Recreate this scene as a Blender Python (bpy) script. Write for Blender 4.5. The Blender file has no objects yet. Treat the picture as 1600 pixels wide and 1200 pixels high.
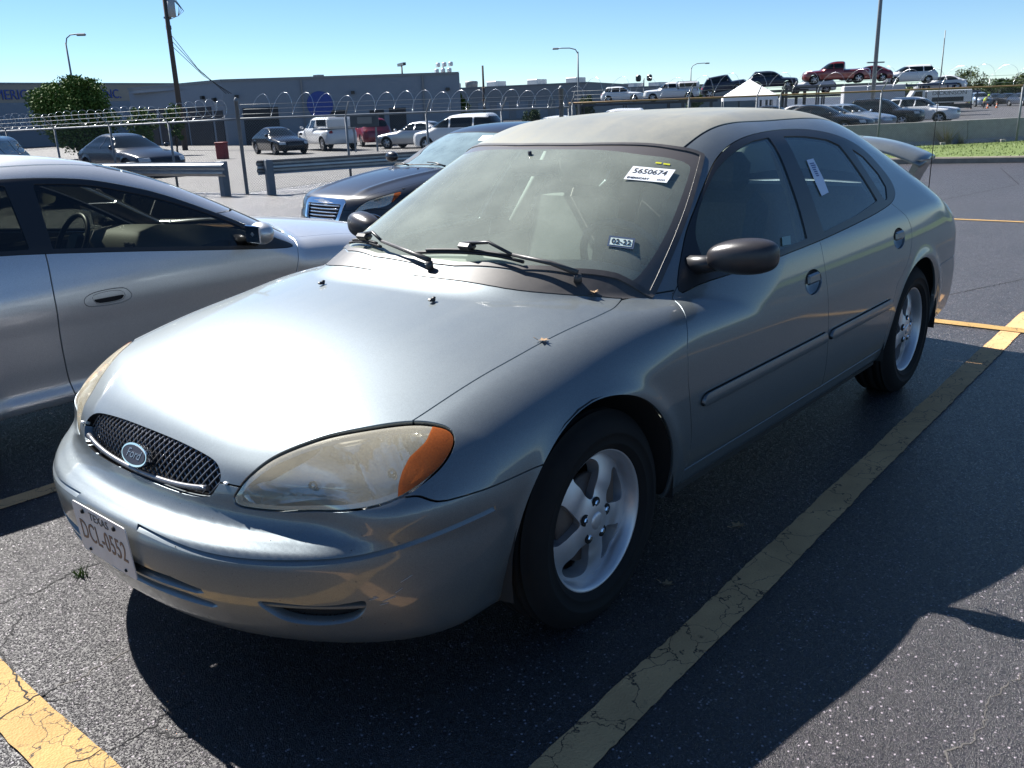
import bpy, bmesh, math, random
import numpy as np
from mathutils import Matrix, Vector

random.seed(7); RNG = np.random.default_rng(7)
SC = bpy.context.scene
COL = SC.collection

# ---------------------------------------------------------------- camera
# world frame: x = forward of the parked silver-grey sedan, y = its left, z up, origin under its front axle
cam = bpy.data.cameras.new('camera'); cam_o = bpy.data.objects.new('camera', cam); COL.objects.link(cam_o)
cam.sensor_width = 36.0; cam.lens = 1384.71*36/1600
CAMPOS = (1.93551, 2.25770, 1.49367); CAMROT = (1.268471, 0.036805, -4.003198)
cam.clip_start = .05; cam.clip_end = 3000
cam_o.location = CAMPOS; cam_o.rotation_euler = CAMROT
SC.camera = cam_o
# ---------------------------------------------------------------- sky and sun
SUNV = Vector((.04, .90, -1.0)).normalized()          # direction the light travels
EL = math.asin(-SUNV.z); 
world = bpy.data.worlds.new('World'); SC.world = world; world.use_nodes = True
_nt = world.node_tree; _sky = _nt.nodes.new('ShaderNodeTexSky'); _sky.sky_type = 'NISHITA'; _sky.sun_disc = False
_sky.sun_elevation = EL; _sky.sun_rotation = math.atan2(-SUNV.x, -SUNV.y)
_sky.air_density = .70; _sky.dust_density = 0.0; _sky.ozone_density = 4.0; _sky.altitude = 0
_bg = _nt.nodes['Background']; _bg.inputs[1].default_value = .05
_hs = _nt.nodes.new('ShaderNodeHueSaturation'); _hs.inputs['Saturation'].default_value = 1.08     # the phone's vivid rendering of the clear sky
_ti = _nt.nodes.new('ShaderNodeMix'); _ti.data_type = 'RGBA'; _ti.blend_type = 'MULTIPLY'; _ti.inputs['Factor'].default_value = 1; _ti.inputs['B'].default_value = (.98, 1.05, 1.06, 1)
_nt.links.new(_sky.outputs[0], _hs.inputs['Color']); _nt.links.new(_hs.outputs[0], _ti.inputs['A']); _nt.links.new(_ti.outputs['Result'], _bg.inputs[0])
_sun = bpy.data.lights.new('sun', 'SUN'); _sun.energy = 5.0; _sun.angle = math.radians(.53); _sun.color = (1, .965, .91)
sun_o = bpy.data.objects.new('sun', _sun); COL.objects.link(sun_o)
sun_o.rotation_euler = SUNV.to_track_quat('-Z', 'Y').to_euler(); sun_o.location = (0, -20, 25)
SC.view_settings.view_transform = 'Standard'; SC.view_settings.look = 'None'
SC.view_settings.exposure = 1.40; SC.view_settings.gamma = 1.0; SC.view_settings.use_curve_mapping = False
SC.render.engine = 'CYCLES'
SC.cycles.use_denoising = True
SC.cycles.max_bounces = 10; SC.cycles.transparent_max_bounces = 16
# ---------------------------------------------------------------- geometry library
def spl(xs, ys):
    """natural cubic spline through the points, linear outside"""
    o = np.argsort(xs); x = np.asarray(xs, float)[o]; y = np.asarray(ys, float)[o]
    n = len(x); h = np.diff(x)
    A = np.eye(n); r = np.zeros(n)
    for i in range(1, n - 1):
        A[i, i-1] = h[i-1]; A[i, i] = 2*(h[i-1] + h[i]); A[i, i+1] = h[i]
        r[i] = 6*((y[i+1]-y[i])/h[i] - (y[i]-y[i-1])/h[i-1])
    m = np.linalg.solve(A, r)
    s0 = (y[1]-y[0])/h[0] - h[0]*(2*m[0]+m[1])/6
    s1 = (y[-1]-y[-2])/h[-1] + h[-1]*(2*m[-1]+m[-2])/6
    def f(t):
        t = np.asarray(t, float)
        i = np.clip(np.searchsorted(x, t) - 1, 0, n - 2)
        hh = h[i]; a = (x[i+1]-t)/hh; b = (t-x[i])/hh
        v = a*y[i] + b*y[i+1] + ((a**3-a)*m[i] + (b**3-b)*m[i+1])*hh*hh/6
        return np.where(t < x[0], y[0]+s0*(t-x[0]), np.where(t > x[-1], y[-1]+s1*(t-x[-1]), v))
    return f

def pch(xs, ys):
    """monotone cubic (no overshoot), constant slope outside"""
    o = np.argsort(xs); x = np.asarray(xs, float)[o]; y = np.asarray(ys, float)[o]
    h = np.diff(x); d = np.diff(y)/h; n = len(x); m = np.zeros(n)
    m[0] = d[0]; m[-1] = d[-1]
    for i in range(1, n-1):
        if d[i-1]*d[i] > 0:
            w1 = 2*h[i]+h[i-1]; w2 = h[i]+2*h[i-1]
            m[i] = (w1+w2)/(w1/d[i-1]+w2/d[i])
    def f(t):
        t = np.asarray(t, float)
        i = np.clip(np.searchsorted(x, t) - 1, 0, n - 2)
        s = (t-x[i])/h[i]; s2 = s*s; s3 = s2*s
        v = (2*s3-3*s2+1)*y[i] + (s3-2*s2+s)*h[i]*m[i] + (3*s2-2*s3)*y[i+1] + (s3-s2)*h[i]*m[i+1]
        return np.where(t < x[0], y[0]+m[0]*(t-x[0]), np.where(t > x[-1], y[-1]+m[-1]*(t-x[-1]), v))
    return f

def smax(a, b, k):
    h = np.maximum(k - np.abs(a-b), 0)/k
    return np.maximum(a, b) + h*h*k*0.25

def smin(a, b, k):
    return -smax(-a, -b, k)

def sstep(a, b, t):
    t = np.clip((t-a)/(b-a), 0, 1)
    return t*t*(3-2*t)

class M3:
    """triangle soup with shared vertices: V positions, N normals, T triangles"""
    def __init__(s, V, N, T): s.V, s.N, s.T = V, N, T
    def sub(s, mask):
        T = s.T[mask]; u, inv = np.unique(T.ravel(), return_inverse=True)
        return M3(s.V[u], s.N[u], inv.reshape(-1, 3))

def grad(F, P, e=1e-3):
    g = np.empty_like(P)
    for k in range(3):
        d = np.zeros(3); d[k] = e
        g[:, k] = (F(P+d) - F(P-d))/(2*e)
    return g

def surface(F, lo, hi, h, newton=3):
    """surface nets of F=0 for the half y>=0, snapped to F, mirrored in y"""
    nx = int((hi[0]-lo[0])/h)+2; ny = int(hi[1]/h)+3; nz = int((hi[2]-lo[2])/h)+2
    xs = lo[0]+h*np.arange(nx); ys = h*(np.arange(ny)-.5); zs = lo[2]+h*np.arange(nz)
    G = np.empty((nx, ny, nz), np.float32)
    for i0 in range(0, nx, 40):
        X, Y, Z = np.meshgrid(xs[i0:i0+40], ys, zs, indexing='ij')
        P = np.stack([X.ravel(), np.abs(Y.ravel()), Z.ravel()], 1)
        G[i0:i0+40] = F(P).reshape(X.shape)
    S = G < 0
    c = [S[i:nx-1+i, j:ny-1+j, k:nz-1+k] for i in (0, 1) for j in (0, 1) for k in (0, 1)]
    tot = sum(a.astype(np.int8) for a in c)
    act = (tot > 0) & (tot < 8)
    idx = -np.ones(act.shape, np.int64); I = np.argwhere(act); idx[act] = np.arange(len(I))
    acc = np.zeros((len(I), 3)); cnt = np.zeros(len(I))
    for ax in range(3):
        for a in (0, 1):
            for b in (0, 1):
                o0 = [0, 0, 0]; oth = [q for q in range(3) if q != ax]
                o0[oth[0]] = a; o0[oth[1]] = b
                o1 = list(o0); o1[ax] = 1
                g0 = G[I[:, 0]+o0[0], I[:, 1]+o0[1], I[:, 2]+o0[2]].astype(float)
                g1 = G[I[:, 0]+o1[0], I[:, 1]+o1[1], I[:, 2]+o1[2]].astype(float)
                m = (g0 < 0) != (g1 < 0)
                t = np.where(m, g0/np.where(g0 == g1, 1, g0-g1), 0)
                p = np.tile(np.array(o0, float), (len(I), 1)); p[:, ax] += t
                acc[m] += p[m]; cnt[m] += 1
    V = (I + acc/np.maximum(cnt, 1)[:, None])*h + np.array([xs[0], ys[0], zs[0]])
    quads = []
    for ax in range(3):
        o = [q for q in range(3) if q != ax]
        s = [slice(1, -1)]*3; s[ax] = slice(0, -1)
        s0 = list(s); s1 = list(s); s1[ax] = slice(1, None)
        full0 = S[tuple(s0)]; full1 = S[tuple(s1)]
        E = np.argwhere(full0 != full1)
        ins = full0[tuple(E.T)]
        base = E.copy(); base[:, o[0]] += 1; base[:, o[1]] += 1
        def cell(da, db):
            q = base.copy(); q[:, o[0]] -= da; q[:, o[1]] -= db
            return idx[tuple(q.T)]
        Q = np.stack([cell(1, 1), cell(0, 1), cell(0, 0), cell(1, 0)], 1)
        flip = ins if ax != 1 else ~ins
        Q[~flip] = Q[~flip][:, ::-1]
        quads.append(Q)
    Q = np.concatenate(quads); Q = Q[(Q >= 0).all(1)]
    cen = np.abs(V[:, 1]) < h*.999
    cen = (I[:, 1] == 0)
    for _ in range(newton):
        V[cen, 1] = 0
        g = grad(F, np.stack([V[:, 0], np.abs(V[:, 1]), V[:, 2]], 1)); f = F(np.stack([V[:, 0], np.abs(V[:, 1]), V[:, 2]], 1))
        st = (f/np.maximum((g*g).sum(1), .2))[:, None]*g
        L = np.linalg.norm(st, axis=1, keepdims=True)
        V = V - st*np.minimum(1, .6*h/np.maximum(L, 1e-9))
    V[cen, 1] = 0
    g = grad(F, np.stack([V[:, 0], np.maximum(V[:, 1], 0), V[:, 2]], 1), 2e-3); g[cen, 1] = 0
    N = g/np.maximum(np.linalg.norm(g, axis=1, keepdims=True), 1e-9)
    # split each quad on its shorter diagonal
    d1 = np.linalg.norm(V[Q[:, 0]]-V[Q[:, 2]], axis=1); d2 = np.linalg.norm(V[Q[:, 1]]-V[Q[:, 3]], axis=1)
    a = d1 <= d2
    T = np.concatenate([Q[a][:, [0, 1, 2]], Q[a][:, [0, 2, 3]], Q[~a][:, [0, 1, 3]], Q[~a][:, [1, 2, 3]]])
    n = len(V)
    mir = np.arange(n, 2*n); mir[cen] = np.arange(n)[cen]
    V2 = np.concatenate([V, V*[1, -1, 1]]); N2 = np.concatenate([N, N*[1, -1, 1]])
    T2 = np.concatenate([T, mir[T][:, ::-1]])
    fl = np.einsum('ij,ij->i', np.cross(V2[T2[:, 1]]-V2[T2[:, 0]], V2[T2[:, 2]]-V2[T2[:, 0]]), N2[T2].sum(1)) < 0
    T2[fl] = T2[fl][:, ::-1]
    return M3(V2, N2, T2).sub(np.ones(len(T2), bool))

def split(m, f):
    """cut the triangles along f=0; returns the new mesh and f on its vertices"""
    f = f.copy(); f[np.abs(f) < 1e-5] = 1e-5
    T = m.T; s = f[T] > 0; k = s.sum(1)
    mix = (k == 1) | (k == 2)
    if not mix.any(): return m, f
    Tm = T[mix]; sm = s[mix]; km = k[mix]
    lone = np.where(km == 1, np.argmax(sm, 1), np.argmax(~sm, 1))
    r = np.arange(len(Tm))
    A = Tm[r, lone]; B = Tm[r, (lone+1) % 3]; C = Tm[r, (lone+2) % 3]
    n = len(m.V)
    key = np.concatenate([np.minimum(A, B)*n + np.maximum(A, B), np.minimum(A, C)*n + np.maximum(A, C)])
    u, inv = np.unique(key, return_inverse=True)
    i, j = u//n, u % n
    t = (f[i]/(f[i]-f[j]))[:, None]
    NV = m.V[i]*(1-t)+m.V[j]*t; NN = m.N[i]*(1-t)+m.N[j]*t
    NN /= np.maximum(np.linalg.norm(NN, axis=1, keepdims=True), 1e-9)
    ab = n+inv[:len(Tm)]; ac = n+inv[len(Tm):]
    T2 = np.concatenate([T[~mix], np.stack([A, ab, ac], 1), np.stack([ab, B, C], 1), np.stack([ab, C, ac], 1)])
    f2 = np.concatenate([f, np.zeros(len(u))])
    return M3(np.concatenate([m.V, NV]), np.concatenate([m.N, NN]), T2), f2

def side(m, f):
    """mean sign of f per triangle"""
    return f[m.T].sum(1) > 0

def sdpoly(P, poly, closed=True):
    """signed distance to a 2-D polygon (negative inside) or distance-like side of an open polyline (negative on its left)"""
    q = np.asarray(poly, float); a = q; b = np.roll(q, -1, 0)
    if not closed: a = q[:-1]; b = q[1:]
    best = np.full(len(P), 1e9); sg = np.ones(len(P)); par = np.zeros(len(P), bool)
    for (ax, ay), (bx, by) in zip(a, b):
        dx, dy = bx-ax, by-ay; L = dx*dx+dy*dy+1e-12
        t = np.clip(((P[:, 0]-ax)*dx+(P[:, 1]-ay)*dy)/L, 0, 1)
        ex = P[:, 0]-ax-t*dx; ey = P[:, 1]-ay-t*dy; d = np.hypot(ex, ey)
        if closed:
            best = np.minimum(best, d)
            c = (ay > P[:, 1]) != (by > P[:, 1])
            with np.errstate(divide='ignore', invalid='ignore'):
                xc = ax+(P[:, 1]-ay)*dx/(dy if dy else 1e-12)
            par ^= c & (P[:, 0] < xc)
        else:
            up = d < best-1e-9
            s = np.where(dx*(P[:, 1]-ay)-dy*(P[:, 0]-ax) > 0, -1., 1.)
            sg = np.where(up, s, sg); best = np.where(up, d, best)
    return np.where(par, -best, best) if closed else best*sg

def smooth_poly(pts, n=6, closed=True):
    """Catmull-Rom through the points"""
    p = np.asarray(pts, float); N = len(p); out = []
    for i in range(N if closed else N-1):
        g = lambda k: p[k % N] if closed else p[min(max(k, 0), N-1)]
        a, b, c, d = g(i-1), g(i), g(i+1), g(i+2)
        for k in range(n):
            t = k/n
            out.append(.5*((2*b)+(-a+c)*t+(2*a-5*b+4*c-d)*t*t+(-a+3*b-3*c+d)*t**3))
    if not closed: out.append(p[-1])
    return np.array(out)
# ---------------------------------------------------------------- silver-grey sedan: body shape
sed_hood = spl([1.1, .93, .87, .80, .70, .5, .3, .05, -.12, -.6, -1.2, -2.6, -3.2, -3.5, -3.8, -3.93, -4.0],
               [.52, .64, .702, .745, .785, .842, .887, .928, .955, .97, .97, .985, 1.0, .995, .97, .94, .90])
sed_zr = spl([-.3, -.6, -.95, -1.3, -1.8, -2.3, -2.7, -3.0, -3.4], [1.21, 1.33, 1.412, 1.448, 1.462, 1.445, 1.380, 1.300, 1.17])
sed_xp = pch([.12, .17, .22, .30, .40, .47, .505, .525, .545, .57, .62, .66, .70, .76, .85],
             [.86, .93, .975, 1.018, 1.045, 1.05, 1.037, 1.005, .968, .95, .938, .922, .885, .82, .70])
sed_xps = pch([.12, .17, .22, .30, .40, .47, .54, .60, .66, .70, .76, .85],
              [.86, .945, .99, 1.035, 1.058, 1.062, 1.055, 1.025, .955, .90, .82, .70])
sed_plan = spl([0, .2, .4, .55, .68, .78, .86, .92, .97], [0, .012, .052, .112, .195, .30, .44, .64, .95])
sed_w = spl([1.0, .6, .3, 0, -.5, -1.5, -2.5, -3.0, -3.4, -3.75, -4.0], [.885, .905, .912, .917, .921, .927, .925, .915, .893, .855, .815])
sed_d = pch([.10, .16, .22, .30, .40, .50, .60, .70, .80, .88, .94, .97, 1.05, 1.15, 1.25, 1.33, 1.38, 1.44],
            [.15, .095, .06, .034, .013, .003, 0, .002, .014, .030, .046, .060, .100, .157, .222, .283, .33, .40])
sed_xr = pch([.15, .22, .30, .42, .55, .60, .75, .90, 1.0], [-3.78, -3.85, -3.90, -3.94, -3.935, -3.91, -3.90, -3.85, -3.76])

def sedan_F(P):
    x, y, z = P[:, 0], np.abs(P[:, 1]), P[:, 2]
    y2 = y*y
    zlow = sed_hood(x) - .10*y2 - .06*y2*y2
    t = -.10-x
    ws = .985 + .53*t - .075*t*t - (.13*y2 + .60*y2*y2)
    roof = sed_zr(x) - .075*y2 - .13*y2*y2
    tb = x+3.50
    bl = .985 + .60*tb - .10*tb*tb - .16*y2
    zc = smin(smin(ws, roof, .07), bl, .12)
    Z = smax(zlow, zc, .015)
    W = sed_w(x) - sed_d(z)
    # narrower cabin towards the tail above the belt, hood shoulders pulled in ahead of the pillar
    up = sstep(.90, 1.30, z)
    W = W - up*(.10*sstep(-2.1, -3.3, x) + .015*sstep(-1.0, -.5, x))
    r1 = np.hypot(x, z-.322); r2 = np.hypot(x+2.756, z-.322)
    lip = .010*np.exp(-((np.minimum(r1, r2)-.385)/.035)**2)*(z > .2)
    W = W + lip
    fs = y - W
    ft = (z - Z)*.85
    k = .075 + .08*sstep(-.55, .1, x) + .05*sstep(-1.2, -1.8, x) + .04*sstep(-2.6, -3.3, x)
    f = smax(fs, ft, k)
    fade = sstep(.60, .86, y)
    xf = sed_xp(z)*(1-fade) + sed_xps(z)*fade - sed_plan(y)*(1-.12*sstep(.5, .62, z))
    f = smax(f, (x - xf)*.9, .05)
    xr = sed_xr(z) + sed_plan(y*1.02)*.75
    f = smax(f, (xr - x), .09)
    zb = .235 + .015*sstep(.55, .15, x) + .02*sstep(-3.0, -3.6, x) + .0*y
    f = smax(f, zb - z, .05)
    return f
# ---------------------------------------------------------------- objects and materials
def mesh_from(name, V, F, mat=None, N=None, smooth=True):
    """F: (n,3) array or a list of polygons"""
    me = bpy.data.meshes.new(name)
    V = np.asarray(V, np.float32)
    if isinstance(F, np.ndarray):
        n = len(F); k = F.shape[1]
        me.vertices.add(len(V)); me.vertices.foreach_set('co', V.ravel())
        me.loops.add(n*k); me.loops.foreach_set('vertex_index', F.astype(np.int32).ravel())
        me.polygons.add(n); me.polygons.foreach_set('loop_start', np.arange(0, n*k, k, dtype=np.int32))
        me.update(calc_edges=True); me.validate()
    else:
        me.from_pydata([tuple(map(float, v)) for v in V], [], [tuple(map(int, f)) for f in F])
    if smooth: me.polygons.foreach_set('use_smooth', np.ones(len(me.polygons), bool))
    if N is not None and len(me.vertices) == len(N):
        me.normals_split_custom_set_from_vertices([tuple(map(float, n)) for n in N])
    if mat is not None: me.materials.append(mat)
    return me

def link(name, me, parent=None, loc=None, rot=None):
    o = bpy.data.objects.new(name, me); COL.objects.link(o)
    if parent is not None: o.parent = parent
    if loc is not None: o.location = loc
    if rot is not None: o.rotation_euler = rot
    return o

def thing(name, label, cat, loc=(0, 0, 0), rz=0., group=None):
    o = bpy.data.objects.new(name, None); COL.objects.link(o); o.empty_display_size = .1
    o.location = loc; o.rotation_euler = (0, 0, rz)
    return tag(o, label, cat, group)

def tag(o, label=None, cat=None, group=None, kind=None):
    if label: o['label'] = label
    if cat: o['category'] = cat
    if group: o['group'] = group
    if kind: o['kind'] = kind
    return o

def kids(o): return [c for c in list(o.children)]

def dup(o, parent=None, mats=None):
    c = o.copy(); COL.objects.link(c)
    if parent is not None: c.parent = parent
    for ch in kids(o): dup(ch, c)
    return c

class MB:
    """collects simple solids into one mesh"""
    def __init__(s): s.V = []; s.F = []; s.S = []
    def add(s, V, F, smooth=False):
        b = len(s.V); s.V += [tuple(v) for v in V]; s.F += [tuple(b+i for i in f) for f in F]; s.S += [smooth]*len(F); return s
    def box(s, c, size, rot=None, bev=0.):
        hx, hy, hz = [q/2 for q in size]
        if bev <= 0:
            V = [(x*hx, y*hy, z*hz) for x in (-1, 1) for y in (-1, 1) for z in (-1, 1)]
            F = [(0, 1, 3, 2), (4, 6, 7, 5), (0, 4, 5, 1), (2, 3, 7, 6), (0, 2, 6, 4), (1, 5, 7, 3)]
        else:
            b = min(bev, hx*.9, hy*.9, hz*.9); V = []; idx = {}
            for sx in (-1, 1):
                for sy in (-1, 1):
                    for sz in (-1, 1):
                        for ax in range(3):
                            p = [sx*(hx-b), sy*(hy-b), sz*(hz-b)]; p[ax] = (sx*hx, sy*hy, sz*hz)[ax]
                            idx[sx, sy, sz, ax] = len(V); V.append(tuple(p))
            F = []
            for ax in range(3):
                o = [q for q in range(3) if q != ax]
                for sg in (-1, 1):
                    q = []
                    for a, bb in ((-1, -1), (1, -1), (1, 1), (-1, 1)):
                        t = [0, 0, 0]; t[ax] = sg; t[o[0]] = a; t[o[1]] = bb; q.append(idx[t[0], t[1], t[2], ax])
                    F.append(q)
            for ax in range(3):
                o = [q for q in range(3) if q != ax]
                for a in (-1, 1):
                    for bb in (-1, 1):
                        def g(sg, kk):
                            t = [0, 0, 0]; t[ax] = sg; t[o[0]] = a; t[o[1]] = bb; return idx[t[0], t[1], t[2], kk]
                        F.append([g(-1, o[0]), g(1, o[0]), g(1, o[1]), g(-1, o[1])])
            for sx in (-1, 1):
                for sy in (-1, 1):
                    for sz in (-1, 1): F.append([idx[sx, sy, sz, k] for k in range(3)])
            # outward winding
            VV = np.array(V)
            F = [f if np.dot(np.cross(VV[f[1]]-VV[f[0]], VV[f[2]]-VV[f[0]]), VV[list(f)].mean(0)) > 0 else f[::-1] for f in F]
        R = rot if rot is not None else Matrix.Identity(3)
        c = Vector(c)
        return s.add([R @ Vector(v) + c for v in V], F)
    def tube(s, pts, r, n=6, cap=True, smooth=True):
        P = [Vector(p) for p in pts]; rr = r if hasattr(r, '__len__') else [r]*len(P)
        V = []; F = []; up = None
        for i, p in enumerate(P):
            d = (P[min(i+1, len(P)-1)] - P[max(i-1, 0)]).normalized()
            if up is None:
                up = Vector((0, 0, 1)) if abs(d.z) < .9 else Vector((1, 0, 0))
            a = (up - d*up.dot(d)).normalized(); b = d.cross(a); up = a
            for k in range(n):
                t = 2*math.pi*k/n
                V.append(p + (a*math.cos(t) + b*math.sin(t))*rr[i])
        for i in range(len(P)-1):
            for k in range(n): F.append((i*n+k, i*n+(k+1) % n, (i+1)*n+(k+1) % n, (i+1)*n+k))
        b0 = len(s.V); s.add(V, F, smooth)
        if cap:
            s.F += [tuple(b0+k for k in range(n))[::-1], tuple(b0+(len(P)-1)*n+k for k in range(n))]; s.S += [False, False]
        return s
    def lathe(s, prof, n=24, M=None, smooth=True, close=False):
        """prof: (r, h) pairs revolved about +z"""
        V = []; F = []; m = len(prof)
        for k in range(n):
            t = 2*math.pi*k/n
            for r, h in prof: V.append(Vector((r*math.cos(t), r*math.sin(t), h)))
        for k in range(n):
            for i in range(m-1):
                F.append((k*m+i, ((k+1) % n)*m+i, ((k+1) % n)*m+i+1, k*m+i+1))
        if M is not None: V = [M @ v for v in V]
        return s.add(V, F, smooth)
    def prism(s, poly, z0, z1, M=None):
        n = len(poly); V = [Vector((x, y, z0)) for x, y in poly] + [Vector((x, y, z1)) for x, y in poly]
        a = sum(poly[i][0]*poly[(i+1) % n][1]-poly[(i+1) % n][0]*poly[i][1] for i in range(n))
        F = [tuple(range(n))[::-1], tuple(range(n, 2*n))] + [(i, (i+1) % n, n+(i+1) % n, n+i) for i in range(n)]
        if a < 0: F = [f[::-1] for f in F]
        if M is not None: V = [M @ v for v in V]
        return s.add(V, F)
    def mesh(s, name, mat):
        me = bpy.data.meshes.new(name); me.from_pydata([tuple(v) for v in s.V], [], s.F)
        if any(s.S): me.polygons.foreach_set('use_smooth', s.S)
        if mat is not None: me.materials.append(mat)
        me.update(); return me
    def obj(s, name, mat, parent=None, loc=None, rot=None): return link(name, s.mesh(name, mat), parent, loc, rot)

MATS = {}
def mat(name, col=(.5, .5, .5), rough=.5, metal=0., spec=.5, coat=0., coat_rough=.03, alpha=None, noise=None, bump=None, emis=None):
    """principled material; noise=(scale, amount, second colour), bump=(scale, strength)"""
    if name in MATS: return MATS[name]
    m = bpy.data.materials.new(name); m.use_nodes = True; nt = m.node_tree; b = nt.nodes['Principled BSDF']
    b.inputs['Base Color'].default_value = (*col, 1); b.inputs['Roughness'].default_value = rough
    b.inputs['Metallic'].default_value = metal; b.inputs['Specular IOR Level'].default_value = spec
    b.inputs['Coat Weight'].default_value = coat; b.inputs['Coat Roughness'].default_value = coat_rough
    if noise or bump:
        tc = nt.nodes.new('ShaderNodeTexCoord')
    if noise:
        n = nt.nodes.new('ShaderNodeTexNoise'); n.inputs['Scale'].default_value = noise[0]; n.inputs['Detail'].default_value = 6
        n.inputs['Roughness'].default_value = .65
        nt.links.new(tc.outputs['Object'], n.inputs['Vector'])
        r = nt.nodes.new('ShaderNodeMapRange'); r.inputs['From Min'].default_value = .35; r.inputs['From Max'].default_value = .7
        r.inputs['To Max'].default_value = noise[1]
        nt.links.new(n.outputs['Fac'], r.inputs['Value'])
        x = nt.nodes.new('ShaderNodeMix'); x.data_type = 'RGBA'
        x.inputs['A'].default_value = (*col, 1); x.inputs['B'].default_value = (*noise[2], 1)
        nt.links.new(r.outputs['Result'], x.inputs['Factor']); nt.links.new(x.outputs['Result'], b.inputs['Base Color'])
    if bump:
        n = nt.nodes.new('ShaderNodeTexNoise'); n.inputs['Scale'].default_value = bump[0]; n.inputs['Detail'].default_value = 4
        nt.links.new(tc.outputs['Object'], n.inputs['Vector'])
        bp = nt.nodes.new('ShaderNodeBump'); bp.inputs['Strength'].default_value = bump[1]; bp.inputs['Distance'].default_value = .01
        nt.links.new(n.outputs['Fac'], bp.inputs['Height']); nt.links.new(bp.outputs['Normal'], b.inputs['Normal'])
    MATS[name] = m
    return m

def paint(name, col, metal=.55, rough=.34, coat=.7, coat_rough=.06, dust=.25, dcol=(.34, .32, .28)):
    """car paint: metallic flake under a clear coat, with a patchy film of dust"""
    if name in MATS: return MATS[name]
    m = bpy.data.materials.new(name); m.use_nodes = True; nt = m.node_tree; b = nt.nodes['Principled BSDF']
    L = nt.links.new
    tc = nt.nodes.new('ShaderNodeTexCoord')
    fl = nt.nodes.new('ShaderNodeTexVoronoi'); fl.inputs['Scale'].default_value = 900; L(tc.outputs['Object'], fl.inputs['Vector'])
    mr = nt.nodes.new('ShaderNodeMapRange'); mr.inputs['To Min'].default_value = .82; mr.inputs['To Max'].default_value = 1.15
    sep = nt.nodes.new('ShaderNodeSeparateColor'); L(fl.outputs['Color'], sep.inputs[0]); L(sep.outputs[0], mr.inputs['Value'])
    mu = nt.nodes.new('ShaderNodeMix'); mu.data_type = 'RGBA'; mu.blend_type = 'MULTIPLY'; mu.inputs['Factor'].default_value = 1
    mu.inputs['A'].default_value = (*col, 1); L(mr.outputs['Result'], mu.inputs['B'])
    b.inputs['Metallic'].default_value = metal; b.inputs['Roughness'].default_value = rough
    b.inputs['Coat Weight'].default_value = coat; b.inputs['Coat Roughness'].default_value = coat_rough
    L(mu.outputs['Result'], b.inputs['Base Color'])
    if dust > 0:
        n = nt.nodes.new('ShaderNodeTexNoise'); n.inputs['Scale'].default_value = 2.3; n.inputs['Detail'].default_value = 9; n.inputs['Roughness'].default_value = .7
        L(tc.outputs['Object'], n.inputs['Vector'])
        geo = nt.nodes.new('ShaderNodeNewGeometry'); sx = nt.nodes.new('ShaderNodeSeparateXYZ'); L(geo.outputs['Normal'], sx.inputs[0])
        up = nt.nodes.new('ShaderNodeMapRange'); up.inputs['From Min'].default_value = -.1; up.inputs['From Max'].default_value = .9
        up.inputs['To Min'].default_value = .10; L(sx.outputs['Z'], up.inputs['Value'])    # dust on upward faces, also brightening the sunlit tops
        ml = nt.nodes.new('ShaderNodeMath'); ml.operation = 'MULTIPLY'; n3 = nt.nodes.new('ShaderNodeTexNoise'); n3.inputs['Scale'].default_value = 95; n3.inputs['Detail'].default_value = 5; n3.inputs['Roughness'].default_value = .75; L(tc.outputs['Object'], n3.inputs['Vector'])
        mp = nt.nodes.new('ShaderNodeMapping'); mp.inputs['Scale'].default_value = (1.2, 9, 6); L(tc.outputs['Object'], mp.inputs[0])
        n4 = nt.nodes.new('ShaderNodeTexNoise'); n4.inputs['Scale'].default_value = 1.6; n4.inputs['Detail'].default_value = 7; L(mp.outputs[0], n4.inputs['Vector'])
        q1 = nt.nodes.new('ShaderNodeMath'); q1.operation = 'MULTIPLY_ADD'; q1.inputs[1].default_value = .55; L(n3.outputs['Fac'], q1.inputs[0]); L(n.outputs['Fac'], q1.inputs[2])
        q2 = nt.nodes.new('ShaderNodeMath'); q2.operation = 'MULTIPLY_ADD'; q2.inputs[1].default_value = .5; q2.inputs[2].default_value = -.27; L(n4.outputs['Fac'], q2.inputs[0])
        q3 = nt.nodes.new('ShaderNodeMath'); q3.operation = 'ADD'; L(q1.outputs[0], q3.inputs[0]); L(q2.outputs[0], q3.inputs[1])
        q4 = nt.nodes.new('ShaderNodeMath'); q4.operation = 'SUBTRACT'; q4.use_clamp = True; L(q3.outputs[0], q4.inputs[0]); q4.inputs[1].default_value = .25
        L(q4.outputs[0], ml.inputs[0]); L(up.outputs['Result'], ml.inputs[1])
        m2 = nt.nodes.new('ShaderNodeMath'); m2.operation = 'MULTIPLY'; m2.inputs[1].default_value = 2*dust; L(ml.outputs[0], m2.inputs[0])
        d = nt.nodes.new('ShaderNodeBsdfDiffuse'); d.inputs['Color'].default_value = (*dcol, 1)
        mx = nt.nodes.new('ShaderNodeMixShader'); out = nt.nodes['Material Output']
        L(m2.outputs[0], mx.inputs['Fac']); L(b.outputs[0], mx.inputs[1]); L(d.outputs[0], mx.inputs[2]); L(mx.outputs[0], out.inputs['Surface'])
    MATS[name] = m
    return m

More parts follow.
